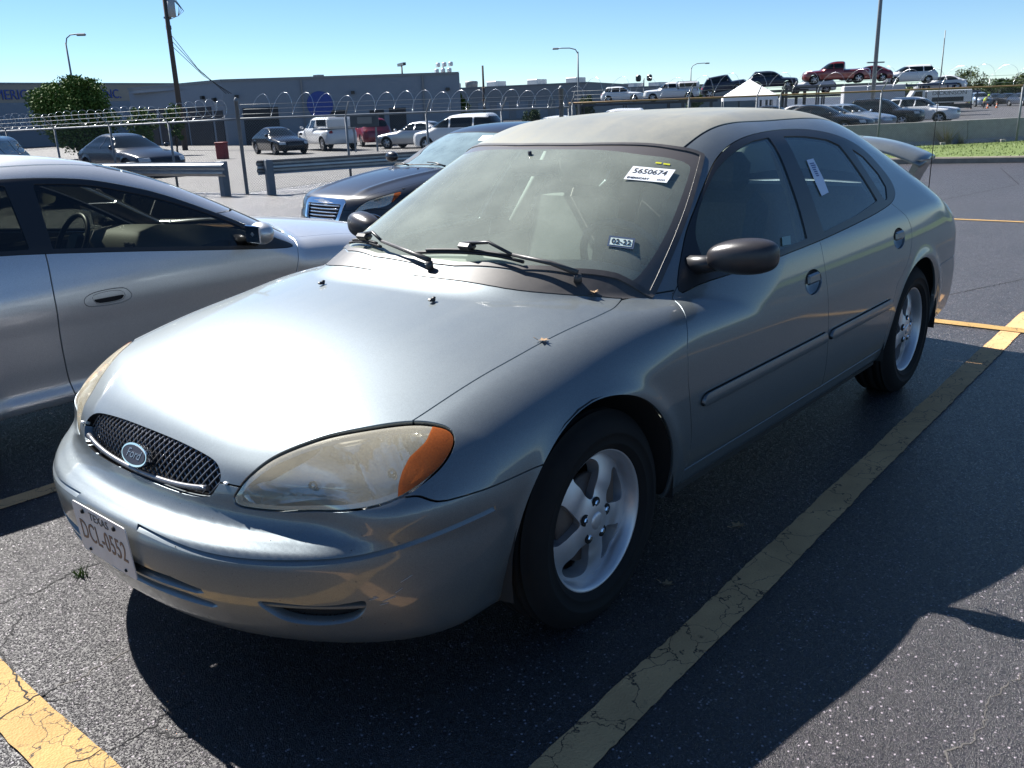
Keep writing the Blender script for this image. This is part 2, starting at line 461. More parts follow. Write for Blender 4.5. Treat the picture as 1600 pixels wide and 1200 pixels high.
def glass(name, tint=(.55, .65, .60), haze=0., hcol=(.45, .45, .40), refl=1.0, rough=.02, ior=1.5):
    """single sheet of window glass: fresnel mirror over tinted see-through, with an optional diffuse film"""
    if name in MATS: return MATS[name]
    m = bpy.data.materials.new(name); m.use_nodes = True; nt = m.node_tree; L = nt.links.new
    nt.nodes.remove(nt.nodes['Principled BSDF']); out = nt.nodes['Material Output']
    tr = nt.nodes.new('ShaderNodeBsdfTransparent'); tr.inputs[0].default_value = (*tint, 1)
    gl = nt.nodes.new('ShaderNodeBsdfGlossy'); gl.inputs['Roughness'].default_value = rough; gl.inputs[0].default_value = (refl, refl, refl, 1)
    fr = nt.nodes.new('ShaderNodeFresnel'); fr.inputs[0].default_value = ior
    mx = nt.nodes.new('ShaderNodeMixShader'); L(fr.outputs[0], mx.inputs[0]); L(tr.outputs[0], mx.inputs[1]); L(gl.outputs[0], mx.inputs[2])
    last = mx
    if haze > 0:
        d = nt.nodes.new('ShaderNodeBsdfDiffuse'); d.inputs[0].default_value = (*hcol, 1)
        tc = nt.nodes.new('ShaderNodeTexCoord')
        n = nt.nodes.new('ShaderNodeTexNoise'); n.inputs['Scale'].default_value = 5; n.inputs['Detail'].default_value = 8; L(tc.outputs['Object'], n.inputs['Vector'])
        n2 = nt.nodes.new('ShaderNodeTexNoise'); n2.inputs['Scale'].default_value = 240; n2.inputs['Detail'].default_value = 3; L(tc.outputs['Object'], n2.inputs['Vector'])
        ad = nt.nodes.new('ShaderNodeMath'); ad.operation = 'MULTIPLY_ADD'; L(n2.outputs['Fac'], ad.inputs[0]); ad.inputs[1].default_value = .9; L(n.outputs['Fac'], ad.inputs[2])
        mr = nt.nodes.new('ShaderNodeMapRange'); mr.inputs['From Min'].default_value = .45; mr.inputs['From Max'].default_value = 1.45
        mr.inputs['To Min'].default_value = haze*.55; mr.inputs['To Max'].default_value = haze*1.45; L(ad.outputs[0], mr.inputs['Value'])
        m2 = nt.nodes.new('ShaderNodeMixShader'); L(mr.outputs['Result'], m2.inputs[0]); L(mx.outputs[0], m2.inputs[1]); L(d.outputs[0], m2.inputs[2])
        last = m2
    L(last.outputs[0], out.inputs['Surface'])
    MATS[name] = m
    return m

class Shell:
    """a closed body surface carved into named pieces"""
    def __init__(s, m): s.p = {'body': m}
    def carve(s, src, f, new, gap=.004, flip=False):
        parts = []
        for nm in ([src] if isinstance(src, str) else src):
            m = s.p.get(nm)
            if m is None or not len(m.T): continue
            v = f(m.V)
            if flip: v = -v
            if gap > 0:
                m1, v1 = split(m, v - gap/2)
                keep = side(m1, v1)
                out = m1.sub(keep); rest = m1.sub(~keep)
                v2 = f(rest.V); v2 = -v2 if flip else v2
                m2, w = split(rest, v2 + gap/2)
                ins = m2.sub(~side(m2, w))
            else:
                m1, v1 = split(m, v); keep = side(m1, v1)
                out = m1.sub(keep); ins = m1.sub(~keep)
            s.p[nm] = out
            if len(ins.T): parts.append(ins)
        if parts:
            if new in s.p and len(s.p[new].T): parts.append(s.p[new])
            s.p[new] = cat(parts)
    def drop(s, *names):
        for n in names: s.p.pop(n, None)

def cat(ms):
    V = np.concatenate([m.V for m in ms]); N = np.concatenate([m.N for m in ms]); o = 0; T = []
    for m in ms: T.append(m.T+o); o += len(m.V)
    return M3(V, N, np.concatenate(T))

def weld(m, tol=1e-5):
    k = np.round(m.V/tol).astype(np.int64); _, i, inv = np.unique(k, axis=0, return_index=True, return_inverse=True)
    T = inv.ravel()[m.T]; ok = (T[:, 0] != T[:, 1]) & (T[:, 1] != T[:, 2]) & (T[:, 0] != T[:, 2])
    return M3(m.V[i], m.N[i], T[ok])

def rim(m, depth, inward=True):
    """turn the open edge of a panel inwards so that it has thickness"""
    if depth <= 0 or not len(m.T): return m
    m = weld(m)
    E = np.concatenate([m.T[:, [0, 1]], m.T[:, [1, 2]], m.T[:, [2, 0]]])
    n = len(m.V); key = np.minimum(E[:, 0], E[:, 1])*n + np.maximum(E[:, 0], E[:, 1])
    u, inv, cnt = np.unique(key, return_inverse=True, return_counts=True)
    B = E[cnt[inv] == 1]
    if not len(B): return m
    a, b = B[:, 0], B[:, 1]
    d = m.V[b]-m.V[a]; nn = m.N[a]+m.N[b]
    side_n = np.cross(d, nn); L = np.linalg.norm(side_n, axis=1, keepdims=True); side_n /= np.maximum(L, 1e-12)
    k = len(B); VA, VB = m.V[a], m.V[b]
    V = np.concatenate([m.V, VA, VB, VA-m.N[a]*depth, VB-m.N[b]*depth])
    N = np.concatenate([m.N, side_n*.8+m.N[a]*.6, side_n*.8+m.N[b]*.6, side_n, side_n]); N /= np.maximum(np.linalg.norm(N, axis=1, keepdims=True), 1e-9)
    r = np.arange(k); A, Bq, C, D = n+r, n+k+r, n+2*k+r, n+3*k+r
    T = np.concatenate([m.T, np.stack([A, C, Bq], 1), np.stack([Bq, C, D], 1)])
    return M3(V, N, T)

def offset(m, d): return M3(m.V - m.N*d, m.N, m.T)

def put(m, name, material, parent, depth=0., origin=None):
    m = rim(m, depth) if depth else weld(m)
    V = m.V if origin is None else m.V - np.asarray(origin)
    o = link(name, mesh_from(name, V, m.T, material, m.N), parent)
    if origin is not None: o.location = origin
    return o

def text_obj(name, body, size, material, parent, M, shear=0., extrude=.0006, align='CENTER', spacing=1.0, sx=1.0):
    c = bpy.data.curves.new(name, 'FONT'); c.body = body; c.size = size; c.align_x = align; c.align_y = 'CENTER'
    c.shear = shear; c.extrude = extrude; c.space_character = spacing; c.resolution_u = 3
    tmp = bpy.data.objects.new('tmp_text', c); COL.objects.link(tmp)
    dg = bpy.context.evaluated_depsgraph_get(); me = bpy.data.meshes.new_from_object(tmp.evaluated_get(dg))
    bpy.data.objects.remove(tmp); bpy.data.curves.remove(c)
    me.name = name; me.materials.clear(); me.materials.append(material)
    me.transform(M @ Matrix.Diagonal((sx, 1, 1, 1)))          # the frame goes into the mesh, so a slanted frame keeps its slant
    o = link(name, me, parent)
    return o

def frame_on(p, n, up=(0, 0, 1), lift=.001):
    """matrix whose z axis is n and whose y axis is as near to up as it can be"""
    n = Vector(n).normalized(); u = Vector(up); y = (u - n*u.dot(n)).normalized(); x = y.cross(n)
    M = Matrix((x, y, n)).transposed().to_4x4(); M.translation = Vector(p) + n*lift
    return M
# ---------------------------------------------------------------- ground
def gz(x, y):
    """the lot is level near the cars and falls slightly towards the fence"""
    s = -.55*np.asarray(x, float) - .83*np.asarray(y, float)
    t = np.maximum(0, s-5); t = np.where(t < 2, t*t/4, t-1)
    return -.012*np.minimum(t, 40)

def asphalt(name, base, spread, far=False, tint=(1, 1, 1), rough=.55, streak=0., crack=1.):
    m = bpy.data.materials.new(name); m.use_nodes = True; nt = m.node_tree; b = nt.nodes['Principled BSDF']; L = nt.links.new
    N = nt.nodes.new
    tc = N('ShaderNodeTexCoord'); co = tc.outputs['Object']
    def noise(sc, det=4, rg=.6, v=co):
        n = N('ShaderNodeTexNoise'); n.inputs['Scale'].default_value = sc; n.inputs['Detail'].default_value = det; n.inputs['Roughness'].default_value = rg; L(v, n.inputs['Vector']); return n
    def math(op, a, b_=None, c=None):
        q = N('ShaderNodeMath'); q.operation = op
        for i, v in enumerate((a, b_, c)):
            if v is None: continue
            if isinstance(v, (int, float)): q.inputs[i].default_value = v
            else: L(v, q.inputs[i])
        return q.outputs[0]
    def rng(v, a, b_, c, d):
        q = N('ShaderNodeMapRange'); q.inputs['From Min'].default_value = a; q.inputs['From Max'].default_value = b_; q.inputs['To Min'].default_value = c; q.inputs['To Max'].default_value = d; L(v, q.inputs['Value']); return q.outputs['Result']
    # aggregate: stones in a dark binder
    v = N('ShaderNodeTexVoronoi'); v.inputs['Scale'].default_value = 240; L(co, v.inputs['Vector'])
    sep = N('ShaderNodeSeparateColor'); L(v.outputs['Color'], sep.inputs[0])
    v2 = N('ShaderNodeTexVoronoi'); v2.inputs['Scale'].default_value = 105; L(co, v2.inputs['Vector'])
    sep2 = N('ShaderNodeSeparateColor'); L(v2.outputs['Color'], sep2.inputs[0])
    patch = noise(.9, 6, .65).outputs['Fac']; grime = noise(7, 5, .7).outputs['Fac']
    stone = rng(sep.outputs[0], .78, .99, 0, 1)                                   # one stone in five is pale
    thr = math('ADD', .975, math('MULTIPLY', patch, -.16))
    pale = math('GREATER_THAN', sep2.outputs[1], thr)
    core = rng(v2.outputs['Distance'], .25, .42, 1, 0)
    pale = math('MULTIPLY', pale, core)
    val = math('MULTIPLY_ADD', stone, spread, base)
    val = math('MULTIPLY_ADD', pale, .26, val)
    val = math('MULTIPLY', val, rng(patch, .25, .75, .72, 1.28))
    val = math('MULTIPLY', val, rng(grime, .3, .7, .85, 1.15))
    if streak:
        mp = N('ShaderNodeMapping'); mp.inputs['Scale'].default_value = (.9, .07, 1); L(co, mp.inputs[0])
        st = noise(1.4, 6, .65, mp.outputs[0]).outputs['Fac']; val = math('MULTIPLY_ADD', rng(st, .5, .75, 0, 1), streak, val)
    # cracks: distorted cell edges, only where the patch noise lets them show
    if crack:
        wob = N('ShaderNodeMix'); wob.data_type = 'VECTOR'; wob.inputs['Factor'].default_value = .22
        wn = noise(2.2, 6, .7); L(co, wob.inputs[4]); L(wn.outputs['Color'], wob.inputs[5])
        cv = N('ShaderNodeTexVoronoi'); cv.feature = 'DISTANCE_TO_EDGE'; cv.inputs['Scale'].default_value = 1.15; L(wob.outputs[1], cv.inputs['Vector'])
        ck = math('MULTIPLY', rng(cv.outputs['Distance'], .001, .0045, 1, 0), rng(noise(.8, 3).outputs['Fac'], .56, .64, 0, 1))
        val = math('MULTIPLY', val, rng(ck, 0, 1, 1, .45))
    cmb = N('ShaderNodeCombineColor')
    for i, t in enumerate(tint): L(math('MULTIPLY', val, t), cmb.inputs[i])
    L(cmb.outputs[0], b.inputs['Base Color'])
    b.inputs['Roughness'].default_value = rough; b.inputs['Specular IOR Level'].default_value = .6
    L(rng(sep.outputs[1], 0, 1, rough-.22, rough+.15), b.inputs['Roughness'])
    bp = N('ShaderNodeBump'); bp.inputs['Strength'].default_value = .75; bp.inputs['Distance'].default_value = .0035
    hgt = math('ADD', rng(v.outputs['Distance'], 0, .6, 1, 0), math('MULTIPLY', sep.outputs[2], .8))
    if crack: hgt = math('MULTIPLY_ADD', ck, -1.5, hgt)
    L(hgt, bp.inputs['Height']); L(bp.outputs['Normal'], b.inputs['Normal'])
    return m
ASPH = asphalt('worn_asphalt', .017, .050, tint=(1.06, .93, 1.04), rough=.47)
LOTPAVE = asphalt('pale_lot_pavement', .060, .06, tint=(1.02, .98, .95), rough=.7, crack=0.)
LOTGREY = asphalt('grey_lot_pavement', .055, .04, tint=(1.0, .95, .98), rough=.65, crack=0.)

def sheet(name, xs, ys, dz, material, kind='structure', f=None):
    X, Y = np.meshgrid(xs, ys, indexing='ij'); Z = gz(X, Y)+dz if f is None else f(X, Y)
    V = np.stack([X.ravel(), Y.ravel(), Z.ravel()], 1); n, m_ = X.shape
    i = (np.arange(n-1)[:, None]*m_+np.arange(m_-1)[None]).ravel()
    F = np.stack([i, i+m_, i+m_+1, i+1], 1)
    return tag(link(name, mesh_from(name, V, F, material)), kind=kind)
gx_ = np.concatenate([np.linspace(-1200, -130, 12), np.linspace(-120, 14, 90), np.linspace(20, 120, 6)])
gy_ = np.concatenate([np.linspace(-1200, -130, 12), np.linspace(-120, 14, 90), np.linspace(20, 300, 10)])
sheet('ground', gx_, gy_, 0., ASPH)
C1 = (-9.6, -15.6); J1 = (-18.02, -12.85); E1 = (-28.76, -4.21)
def patch(name, poly, dz, material, kind='structure'):
    """flat ground patch following the slope, fan of a convex outline"""
    P_ = [(x, y, float(gz(x, y))+dz) for x, y in poly]
    b = MB(); b.add(P_, [tuple(range(len(P_)))]); return tag(b.obj(name, material), kind=kind)
def pgrid(name, a, b, c, d, n, dz, material):
    """quad patch a-b-c-d subdivided n x n on the slope"""
    u = np.linspace(0, 1, n+1); V = []
    for s in u:
        for t in u:
            p = (1-s)*((1-t)*np.array(a)+t*np.array(d)) + s*((1-t)*np.array(b)+t*np.array(c)); V.append((p[0], p[1], float(gz(*p))+dz))
    F = [(i*(n+1)+j, (i+1)*(n+1)+j, (i+1)*(n+1)+j+1, i*(n+1)+j+1) for i in range(n) for j in range(n)]
    bb = MB(); bb.add(V, F); return tag(bb.obj(name, material), kind='structure')
pgrid('lot_pavement', (-9.7, -15.9), (-8.0, -60), (-70, -110), (-75, -36), 24, .004, LOTPAVE)
pgrid('far_lot_pavement', (-31.9, -30), (-75, -36), (-220, -60), (-220, 60), 30, .006, LOTGREY)
# painted stall lines: worn yellow paint over the asphalt
def worn_paint(name, col, wear=.5):
    m = bpy.data.materials.new(name); m.use_nodes = True; nt = m.node_tree; b = nt.nodes['Principled BSDF']; L = nt.links.new; N = nt.nodes.new
    tc = N('ShaderNodeTexCoord'); co = tc.outputs['Object']
    n1 = N('ShaderNodeTexNoise'); n1.inputs['Scale'].default_value = 26; n1.inputs['Detail'].default_value = 8; n1.inputs['Roughness'].default_value = .75; L(co, n1.inputs['Vector'])
    vo = N('ShaderNodeTexVoronoi'); vo.inputs['Scale'].default_value = 150; L(co, vo.inputs['Vector'])
    wob = N('ShaderNodeTexNoise'); wob.inputs['Scale'].default_value = 6; wob.inputs['Detail'].default_value = 6; L(co, wob.inputs['Vector'])
    mx = N('ShaderNodeMix'); mx.data_type = 'VECTOR'; mx.inputs['Factor'].default_value = .25; L(co, mx.inputs[4]); L(wob.outputs['Color'], mx.inputs[5])
    ve = N('ShaderNodeTexVoronoi'); ve.feature = 'DISTANCE_TO_EDGE'; ve.inputs['Scale'].default_value = 7.5; L(mx.outputs[1], ve.inputs['Vector'])
    ck = N('ShaderNodeMapRange'); ck.inputs['From Min'].default_value = .002; ck.inputs['From Max'].default_value = .014; L(ve.outputs['Distance'], ck.inputs['Value'])
    mr = N('ShaderNodeMapRange'); mr.inputs['From Min'].default_value = .60; mr.inputs['From Max'].default_value = .70; mr.inputs['To Min'].default_value = 1; mr.inputs['To Max'].default_value = 1-wear; L(n1.outputs['Fac'], mr.inputs['Value'])
    mu = N('ShaderNodeMath'); mu.operation = 'MULTIPLY'; L(ck.outputs['Result'], mu.inputs[0]); L(mr.outputs['Result'], mu.inputs[1])
    cr = N('ShaderNodeMix'); cr.data_type = 'RGBA'; cr.inputs['A'].default_value = (.03, .028, .03, 1); cr.inputs['B'].default_value = (*col, 1); L(mu.outputs[0], cr.inputs['Factor'])
    n2 = N('ShaderNodeTexNoise'); n2.inputs['Scale'].default_value = 5; n2.inputs['Detail'].default_value = 8; L(co, n2.inputs['Vector'])
    gr = N('ShaderNodeMix'); gr.data_type = 'RGBA'; gr.blend_type = 'MULTIPLY'; gr.inputs['Factor'].default_value = .55; L(cr.outputs['Result'], gr.inputs['A']); L(n2.outputs['Fac'], gr.inputs['B'])
    L(gr.outputs['Result'], b.inputs['Base Color']); b.inputs['Roughness'].default_value = .75; b.inputs['Specular IOR Level'].default_value = .25
    bp = N('ShaderNodeBump'); bp.inputs['Strength'].default_value = .6; bp.inputs['Distance'].default_value = .004; L(vo.outputs['Distance'], bp.inputs['Height']); L(bp.outputs['Normal'], b.inputs['Normal'])
    return m
YEL = worn_paint('worn_yellow_paint', (.50, .315, .115), .55); YEL2 = worn_paint('worn_yellow_shade_lifted', (.78, .46, .22), .9)  # second yellow is lightened and reddened for the lines lying in shade
def stripe(name, a, b, w, dz, material, seg=90, rag=.0028, kind='structure'):
    a = np.array(a, float); b = np.array(b, float); d = (b-a)/np.linalg.norm(b-a); n = np.array([-d[1], d[0]]); V = []; F = []
    r1 = np.cumsum(RNG.normal(0, rag, seg+1)); r2 = np.cumsum(RNG.normal(0, rag, seg+1)); r1 = r1*.3-r1.mean()*.3; r2 = r2*.3-r2.mean()*.3
    for i in range(seg+1):
        p = a+(b-a)*i/seg
        for k, rr in ((-1, r1[i]), (1, r2[i])):
            q = p+n*k*(w/2+RNG.normal(0, rag*.5)+rr); V.append((q[0], q[1], float(gz(*q))+dz))
    for i in range(seg): F.append((2*i, 2*i+2, 2*i+3, 2*i+1))
    bb = MB(); bb.add(V, F); return tag(bb.obj(name, material), kind=kind)
stripe('stall_line', (4.0, 1.265), (-4.95, 1.028), .128, .004, YEL2, 420, .0022)
stripe('stall_line', (3.2, -1.62), (-4.6, -1.50), .11, .004, YEL2, 120)
stripe('stall_line', (3.2, -4.25), (-4.6, -4.2), .11, .004, YEL2, 80)
stripe('cross_line', (1.315, -4.4), (1.305, 4.0), .135, .0085, YEL, 180)
stripe('cross_line', (-4.36, -7.0), (-4.36, 6.0), .11, .0085, YEL, 160)
stripe('far_line', (-9.75, -8.0), (-9.9, 6.0), .09, .004, YEL, 120)
# long cracks, modelled as thin sunken-looking seams
CRK = mat('crack_dark', (.008, .008, .009), .9); SEAM = mat('pale_seam', (.095, .088, .082), .9)
def crack(pts, w, material, dz=.003, name='crack'):
    P_ = []; 
    for (a, b) in zip(pts[:-1], pts[1:]):
        n = max(3, int(math.dist(a, b)/.014))
        for i in range(n): P_.append((a[0]+(b[0]-a[0])*i/n+random.gauss(0, .0045), a[1]+(b[1]-a[1])*i/n+random.gauss(0, .0045)))
    P_.append(pts[-1]); V = []; F = []
    for i, p in enumerate(P_):
        q = P_[min(i+1, len(P_)-1)]; r = P_[max(i-1, 0)]; d = np.array(q)-np.array(r); d = d/np.linalg.norm(d); n = np.array([-d[1], d[0]]); ww = w*random.uniform(.35, 1.2)
        for k in (-1, 1): s = np.array(p)+n*k*ww/2; V.append((s[0], s[1], float(gz(*s))+dz))
    for i in range(len(P_)-1): F.append((2*i, 2*i+2, 2*i+3, 2*i+1))
    b = MB(); b.add(V, F); return tag(b.obj(name, material), kind='structure')
for pts, w in (([(1.6, -.80), (1.12, -.73), (1.01, -.71), (.86, -.76), (.76, -.72), (.5, -.75)], .009), ([(1.24, .26), (1.18, .25), (1.11, .26), (1.08, .23), (1.0, .25)], .008), ([(1.12, .28), (1.11, .33), (1.08, .36)], .010),
               ([(1.6, -.10), (1.36, -.08), (1.28, -.10), (1.20, -.115)], .012), ([(1.28, -.11), (1.27, -.20), (1.25, -.32), (1.23, -.45), (1.1, -.6)], .010), ([(1.27, -.11), (1.22, -.05), (1.18, .02)], .008), ([(1.5, .32), (1.36, .22), (1.28, .25), (1.24, .26)], .007),
               ([(-5, .3), (-7, 1.0), (-9, .6), (-13, 1.4)], .02), ([(-6.3, -.4), (-9.5, -1.9), (-15, -1.2), (-19, -2.4)], .03)):
    crack(pts, w*.55, CRK, .0015)
for pts, w in (([(1.37, -.085), (1.28, -.10), (1.235, -.112)], .007), ([(1.28, -.11), (1.27, -.20), (1.245, -.32)], .006), ([(1.37, .225), (1.28, .25), (1.24, .26)], .004)): crack(pts, w, CRK, .0095)
crack([(1.20, -.115), (1.15, -.11), (.97, -.13), (.75, -.13), (.2, -.10), (-.6, -.12)], .006, SEAM, .0015, 'seam')
crack([(-.45, 1.93), (-.30, 1.89), (-.1, 1.9), (-.02, 1.86), (.05, 1.9), (.12, 1.88), (.22, 1.93)], .004, SEAM, .0015, 'seam')
# dry leaves and a weed
LEAF = mat('dry_leaf', (.30, .19, .10), .8)
def dry_leaf(name, label, p, s, rz):
    b = MB(); pts = [(0, -1, .0), (.30, -.55, .14), (.85, -.45, .30), (.45, .05, .10), (.72, .62, .34), (.16, .45, .08), (0, 1.05, .22), (-.18, .42, .10), (-.70, .55, .30), (-.42, .02, .16), (-.80, -.50, .36), (-.28, -.55, .10)]
    V = [(x*s, y*s, z*s*.8+.002) for x, y, z in pts]+[(0, 0, .002)]
    F = [(i, (i+1) % 12, 12) for i in range(12)]; b.add(V, F); b.tube([(0, -s, .003), (.15*s, -1.7*s, .012)], s*.05, 4)
    return tag(b.obj(name, LEAF, None, p, (0, 0, rz)), label, 'leaf')
dry_leaf('dry_leaf', 'small brown dry leaf caught in the seam beside the sedan hood', (.049, .727, .861), .017, .6)
dry_leaf('dry_leaf', 'brown dry leaf lying at the bottom corner of the sedan windshield', (-.30, .65, .930), .020, 2.2)
dry_leaf('dry_leaf', 'dry leaf on the dark asphalt beside the yellow stall line', (-.8, .93, .002), .030, 1.1)
dry_leaf('dry_leaf', 'curled dry leaf on the asphalt by the front tyre', (-.29, .84+.10, .002), .022, .2)
GRASS = mat('grass_blade', (.085, .135, .02), .6)
def tuft(name, label, p, n, h, spread, m_=GRASS):
    b = MB()
    for i in range(n):
        a = random.uniform(0, 6.28); r = random.uniform(0, spread); x, y = r*math.cos(a), r*math.sin(a); l = h*random.uniform(.4, 1); ux, uy = random.gauss(0, .5)*l, random.gauss(0, .5)*l; w = h*.05
        b.add([(x-w, y, 0), (x+w, y, 0), (x+ux, y+uy, l)], [(0, 1, 2)])
    return tag(b.obj(name, m_, None, p), label, 'weed')
tuft('weed', 'small weed sprouting from the asphalt crack ahead of the sedan', (.87, -.70, .0), 26, .045, .03)

# kerb, grass strip, concrete barrier
CONC = mat('concrete', (.36, .355, .34), .85, noise=(6, .6, (.24, .23, .22)), bump=(40, .2)); KERB = mat('kerb_concrete', (.26, .23, .19), .85, noise=(5, .7, (.14, .12, .10)), bump=(30, .3))
b = MB()
ky = np.linspace(-12.6, 40, 40); V = []; F = []
for y in ky:
    x = -20.35-.0*y-.24*(y+4.2) if y < 0 else -21.36-.24*y*.5; z = float(gz(x, y))
    for dx, dz in ((0, -.02), (-.01, .11), (-.03, .14), (-.16, .14), (-.17, .02)): V.append((x+dx, y, z+dz))
for i in range(len(ky)-1):
    for j in range(4): F.append((i*5+j, i*5+j+1, i*5+6+j, i*5+5+j))
b.add(V, F); tag(b.obj('kerb', KERB), kind='structure')
GR = mat('grass_ground', (.075, .115, .02), .9, noise=(3, .8, (.105, .14, .03)), bump=(60, .8))
V = []; F = []
for i, y in enumerate(ky):
    x = -20.35-.24*(y+4.2) if y < 0 else -21.36-.24*y*.5
    for k, xx in enumerate(np.linspace(x-.15, min(x-.3, -18.6-1.246*(y+12.85)), 9)): V.append((xx, y, float(gz(xx, y))+.135+.012*math.sin(k*2+y)))
for i in range(len(ky)-1):
    for k in range(8): F.append((i*9+k, (i+1)*9+k, (i+1)*9+k+1, i*9+k+1))
b = MB(); b.add(V, F, True); tag(b.obj('grass_strip', GR), kind='structure')
n = 9000; gyy = RNG.uniform(-11, 8, n); gk_ = -20.55-.24*(gyy+4.2); gxx = gk_+RNG.uniform(0, 1, n)*np.minimum(-.1, (-18.6-1.246*(gyy+12.85))-gk_)
V = np.zeros((n, 3, 3)); hgt = RNG.uniform(.02, .06, n); ang = RNG.uniform(0, 6.28, n)
base = np.stack([gxx, gyy, gz(gxx, gyy)+.13], 1); dv = np.stack([np.cos(ang), np.sin(ang), 0*ang], 1)*.012
V[:, 0] = base-dv; V[:, 1] = base+dv; V[:, 2] = base+np.stack([RNG.normal(0, .04, n), RNG.normal(0, .04, n), hgt], 1)
tag(link('grass', mesh_from('grass', V.reshape(-1, 3), np.arange(3*n).reshape(-1, 3), GRASS, smooth=False)), kind='stuff')
prof = [(.48, 0), (.48, .06), (.14, .25), (.075, .80), (-.075, .80), (-.14, .25), (-.48, .06), (-.48, 0)]
for i in range(10):
    t0 = .5+i*4.0; b = MB(); V = []; bd_ = (-.78, .626); bp_ = lambda t, dx: (-18.4+bd_[0]*t+.626*dx, -13.35+bd_[1]*t+.78*dx)
    for t in (t0+.008, t0+3.992):
        z = float(gz(*bp_(t, 0)))
        for dx, dz in prof: V.append((*bp_(t, dx), z+dz))
    F = [(j, j+1, 9+j-0, 8+j) for j in range(7)] + [tuple(range(8)), tuple(range(8, 16))[::-1]]
    b.add(V, F)
    for t in (t0+.9, t0+2.9): b.box((*bp_(t, .44), float(gz(*bp_(t, .44)))+.13), (.16, .26, .16), Matrix.Rotation(-.68, 3, 'Z'))
    if i == 0: wl = thing('concrete_barrier', 'long low pale concrete barrier wall beyond the grass strip', 'barrier', (0, 0, 0))
    b.obj('barrier_segment', CONC, wl)
DRY = mat('dry_weed', (.20, .19, .07), .8)
for k, (x, y, h_) in enumerate(((-27.2, -5.75, .75), (-27.6, -5.45, .45), (-24.3, -8.2, .5))):
    tuft('tall_weed', ('tall thin weed growing up against the concrete barrier', 'short weed beside the tall one at the concrete barrier', 'thin dry weed at the barrier behind the sedan spoiler')[k], (x, y, float(gz(x, y))+.1), 40, h_, .12, DRY)

# ---------------------------------------------------------------- fences
GALV = mat('galvanised_steel', (.20, .22, .24), .6, .2, noise=(12, .5, (.14, .15, .17))); WIRE = mat('fence_wire', (.16, .175, .19), .5, .3); RUST = mat('rusty_rail', (.30, .20, .10), .7, .2, noise=(5, .7, (.18, .11, .05))); BRIGHT = mat('razor_wire_steel', (.62, .64, .66), .22, .95)
def fence(label, a, b, h, posts, coil, railm=GALV, arm=1, strands=3, coil_r=.22, pitch=.33, post_r=.03, end=False, cz=.25):
    a = np.array(a, float); b = np.array(b, float); L = np.linalg.norm(b-a); d = (b-a)/L; nrm = np.array([-d[1], d[0]])
    root = thing('chain_link_fence', label, 'fence', (a[0], a[1], float(gz(*a))), 0)
    o = np.array([a[0], a[1], float(gz(*a))])
    top = lambda t: (a[0]+d[0]*t, a[1]+d[1]*t, float(gz(a[0]+d[0]*t, a[1]+d[1]*t)))
    rel = lambda p: tuple(np.array(p)-o)
    for t in posts:
        p = top(t); q = MB(); q.tube([rel(p), rel((p[0], p[1], p[2]+h+.02))], post_r, 8)
        po = q.obj('post', GALV, root)
        if arm:
            q = MB(); q.tube([rel((p[0], p[1], p[2]+h)), rel((p[0]+nrm[0]*.28*arm, p[1]+nrm[1]*.28*arm, p[2]+h+.30))], .016, 5); q.obj('barb_arm', GALV, po)
    q = MB(); q.tube([rel((top(t)[0], top(t)[1], top(t)[2]+h)) for t in np.linspace(0, L, 12)], .024, 7); q.obj('top_rail', railm, root)
    # chain link: two families of slanting wires
    sp = .062; V = []; F = []; w = .0019
    for sgn in (1, -1):
        k = int((L+h)/sp)
        for i in range(-int(h/sp) if sgn > 0 else 0, k):
            t0 = i*sp; t1 = t0+sgn*h; z0, z1 = .03, h
            lo_, hi_ = min(t0, t1), max(t0, t1)
            if hi_ <= 0 or lo_ >= L: continue
            def clip(t, z):
                return t, z
            if t0 < 0: z0 = .03+(h-.03)*(0-t0)/(t1-t0); t0 = 0
            if t1 > L: z1 = .03+(h-.03)*(L-t0)/(t1-t0) if t1 != t0 else h; t1 = L
            if t1 < 0: z1 = .03+(h-.03)*(t0)/(t0-t1); t1 = 0
            if t0 > L: z0 = .03+(h-.03)*(t0-L)/(t0-t1); t0 = L
            p, r = top(t0), top(t1); v = np.array([r[0]-p[0], r[1]-p[1], (r[2]+z1)-(p[2]+z0)]); v /= max(np.linalg.norm(v), 1e-6)
            s = np.cross(v, [nrm[0], nrm[1], 0])*w; A = np.array([p[0], p[1], p[2]+z0])-o; B = np.array([r[0], r[1], r[2]+z1])-o; j = len(V)
            nn = np.array([nrm[0], nrm[1], 0])*w
            V += [A-s, A+s, B+s, B-s, A-nn, A+nn, B+nn, B-nn]; F += [(j, j+1, j+2, j+3), (j+4, j+5, j+6, j+7)]
    tag(link('chain_link', mesh_from('chain_link', np.array(V), F, WIRE, smooth=False), root), kind='stuff')
    if strands:
        q = MB()
        for k in range(strands):
            f = (k+1)/strands
            q.tube([rel((top(t)[0]+nrm[0]*.28*arm*f, top(t)[1]+nrm[1]*.28*arm*f, top(t)[2]+h+.30*f)) for t in np.linspace(0, L, 10)], .004, 4)
        tag(q.obj('barbed_wire', WIRE, root), kind='stuff')
    if coil:
        q = MB(); n = int(L/pitch*16); P_ = []
        for i in range(n+1):
            t = L*i/n; p = top(t); an = 2*math.pi*t/pitch; rr = coil_r*(1+.10*math.sin(t*1.7)+.06*math.sin(t*5.1))
            P_.append(rel((p[0]+nrm[0]*rr*math.cos(an)+d[0]*0, p[1]+nrm[1]*rr*math.cos(an), p[2]+h+cz+.03*math.sin(t*2.3)+rr*math.sin(an))))
        # tilt the loops: shear along the fence
        P_ = [(x+d[0]*.22*(z), y+d[1]*.22*(z), z) for x, y, z in P_]
        q.tube(P_, .0034, 4); tag(q.obj('razor_wire', BRIGHT, root), kind='stuff')
    return root
dl = np.array([.12, -.99]); 
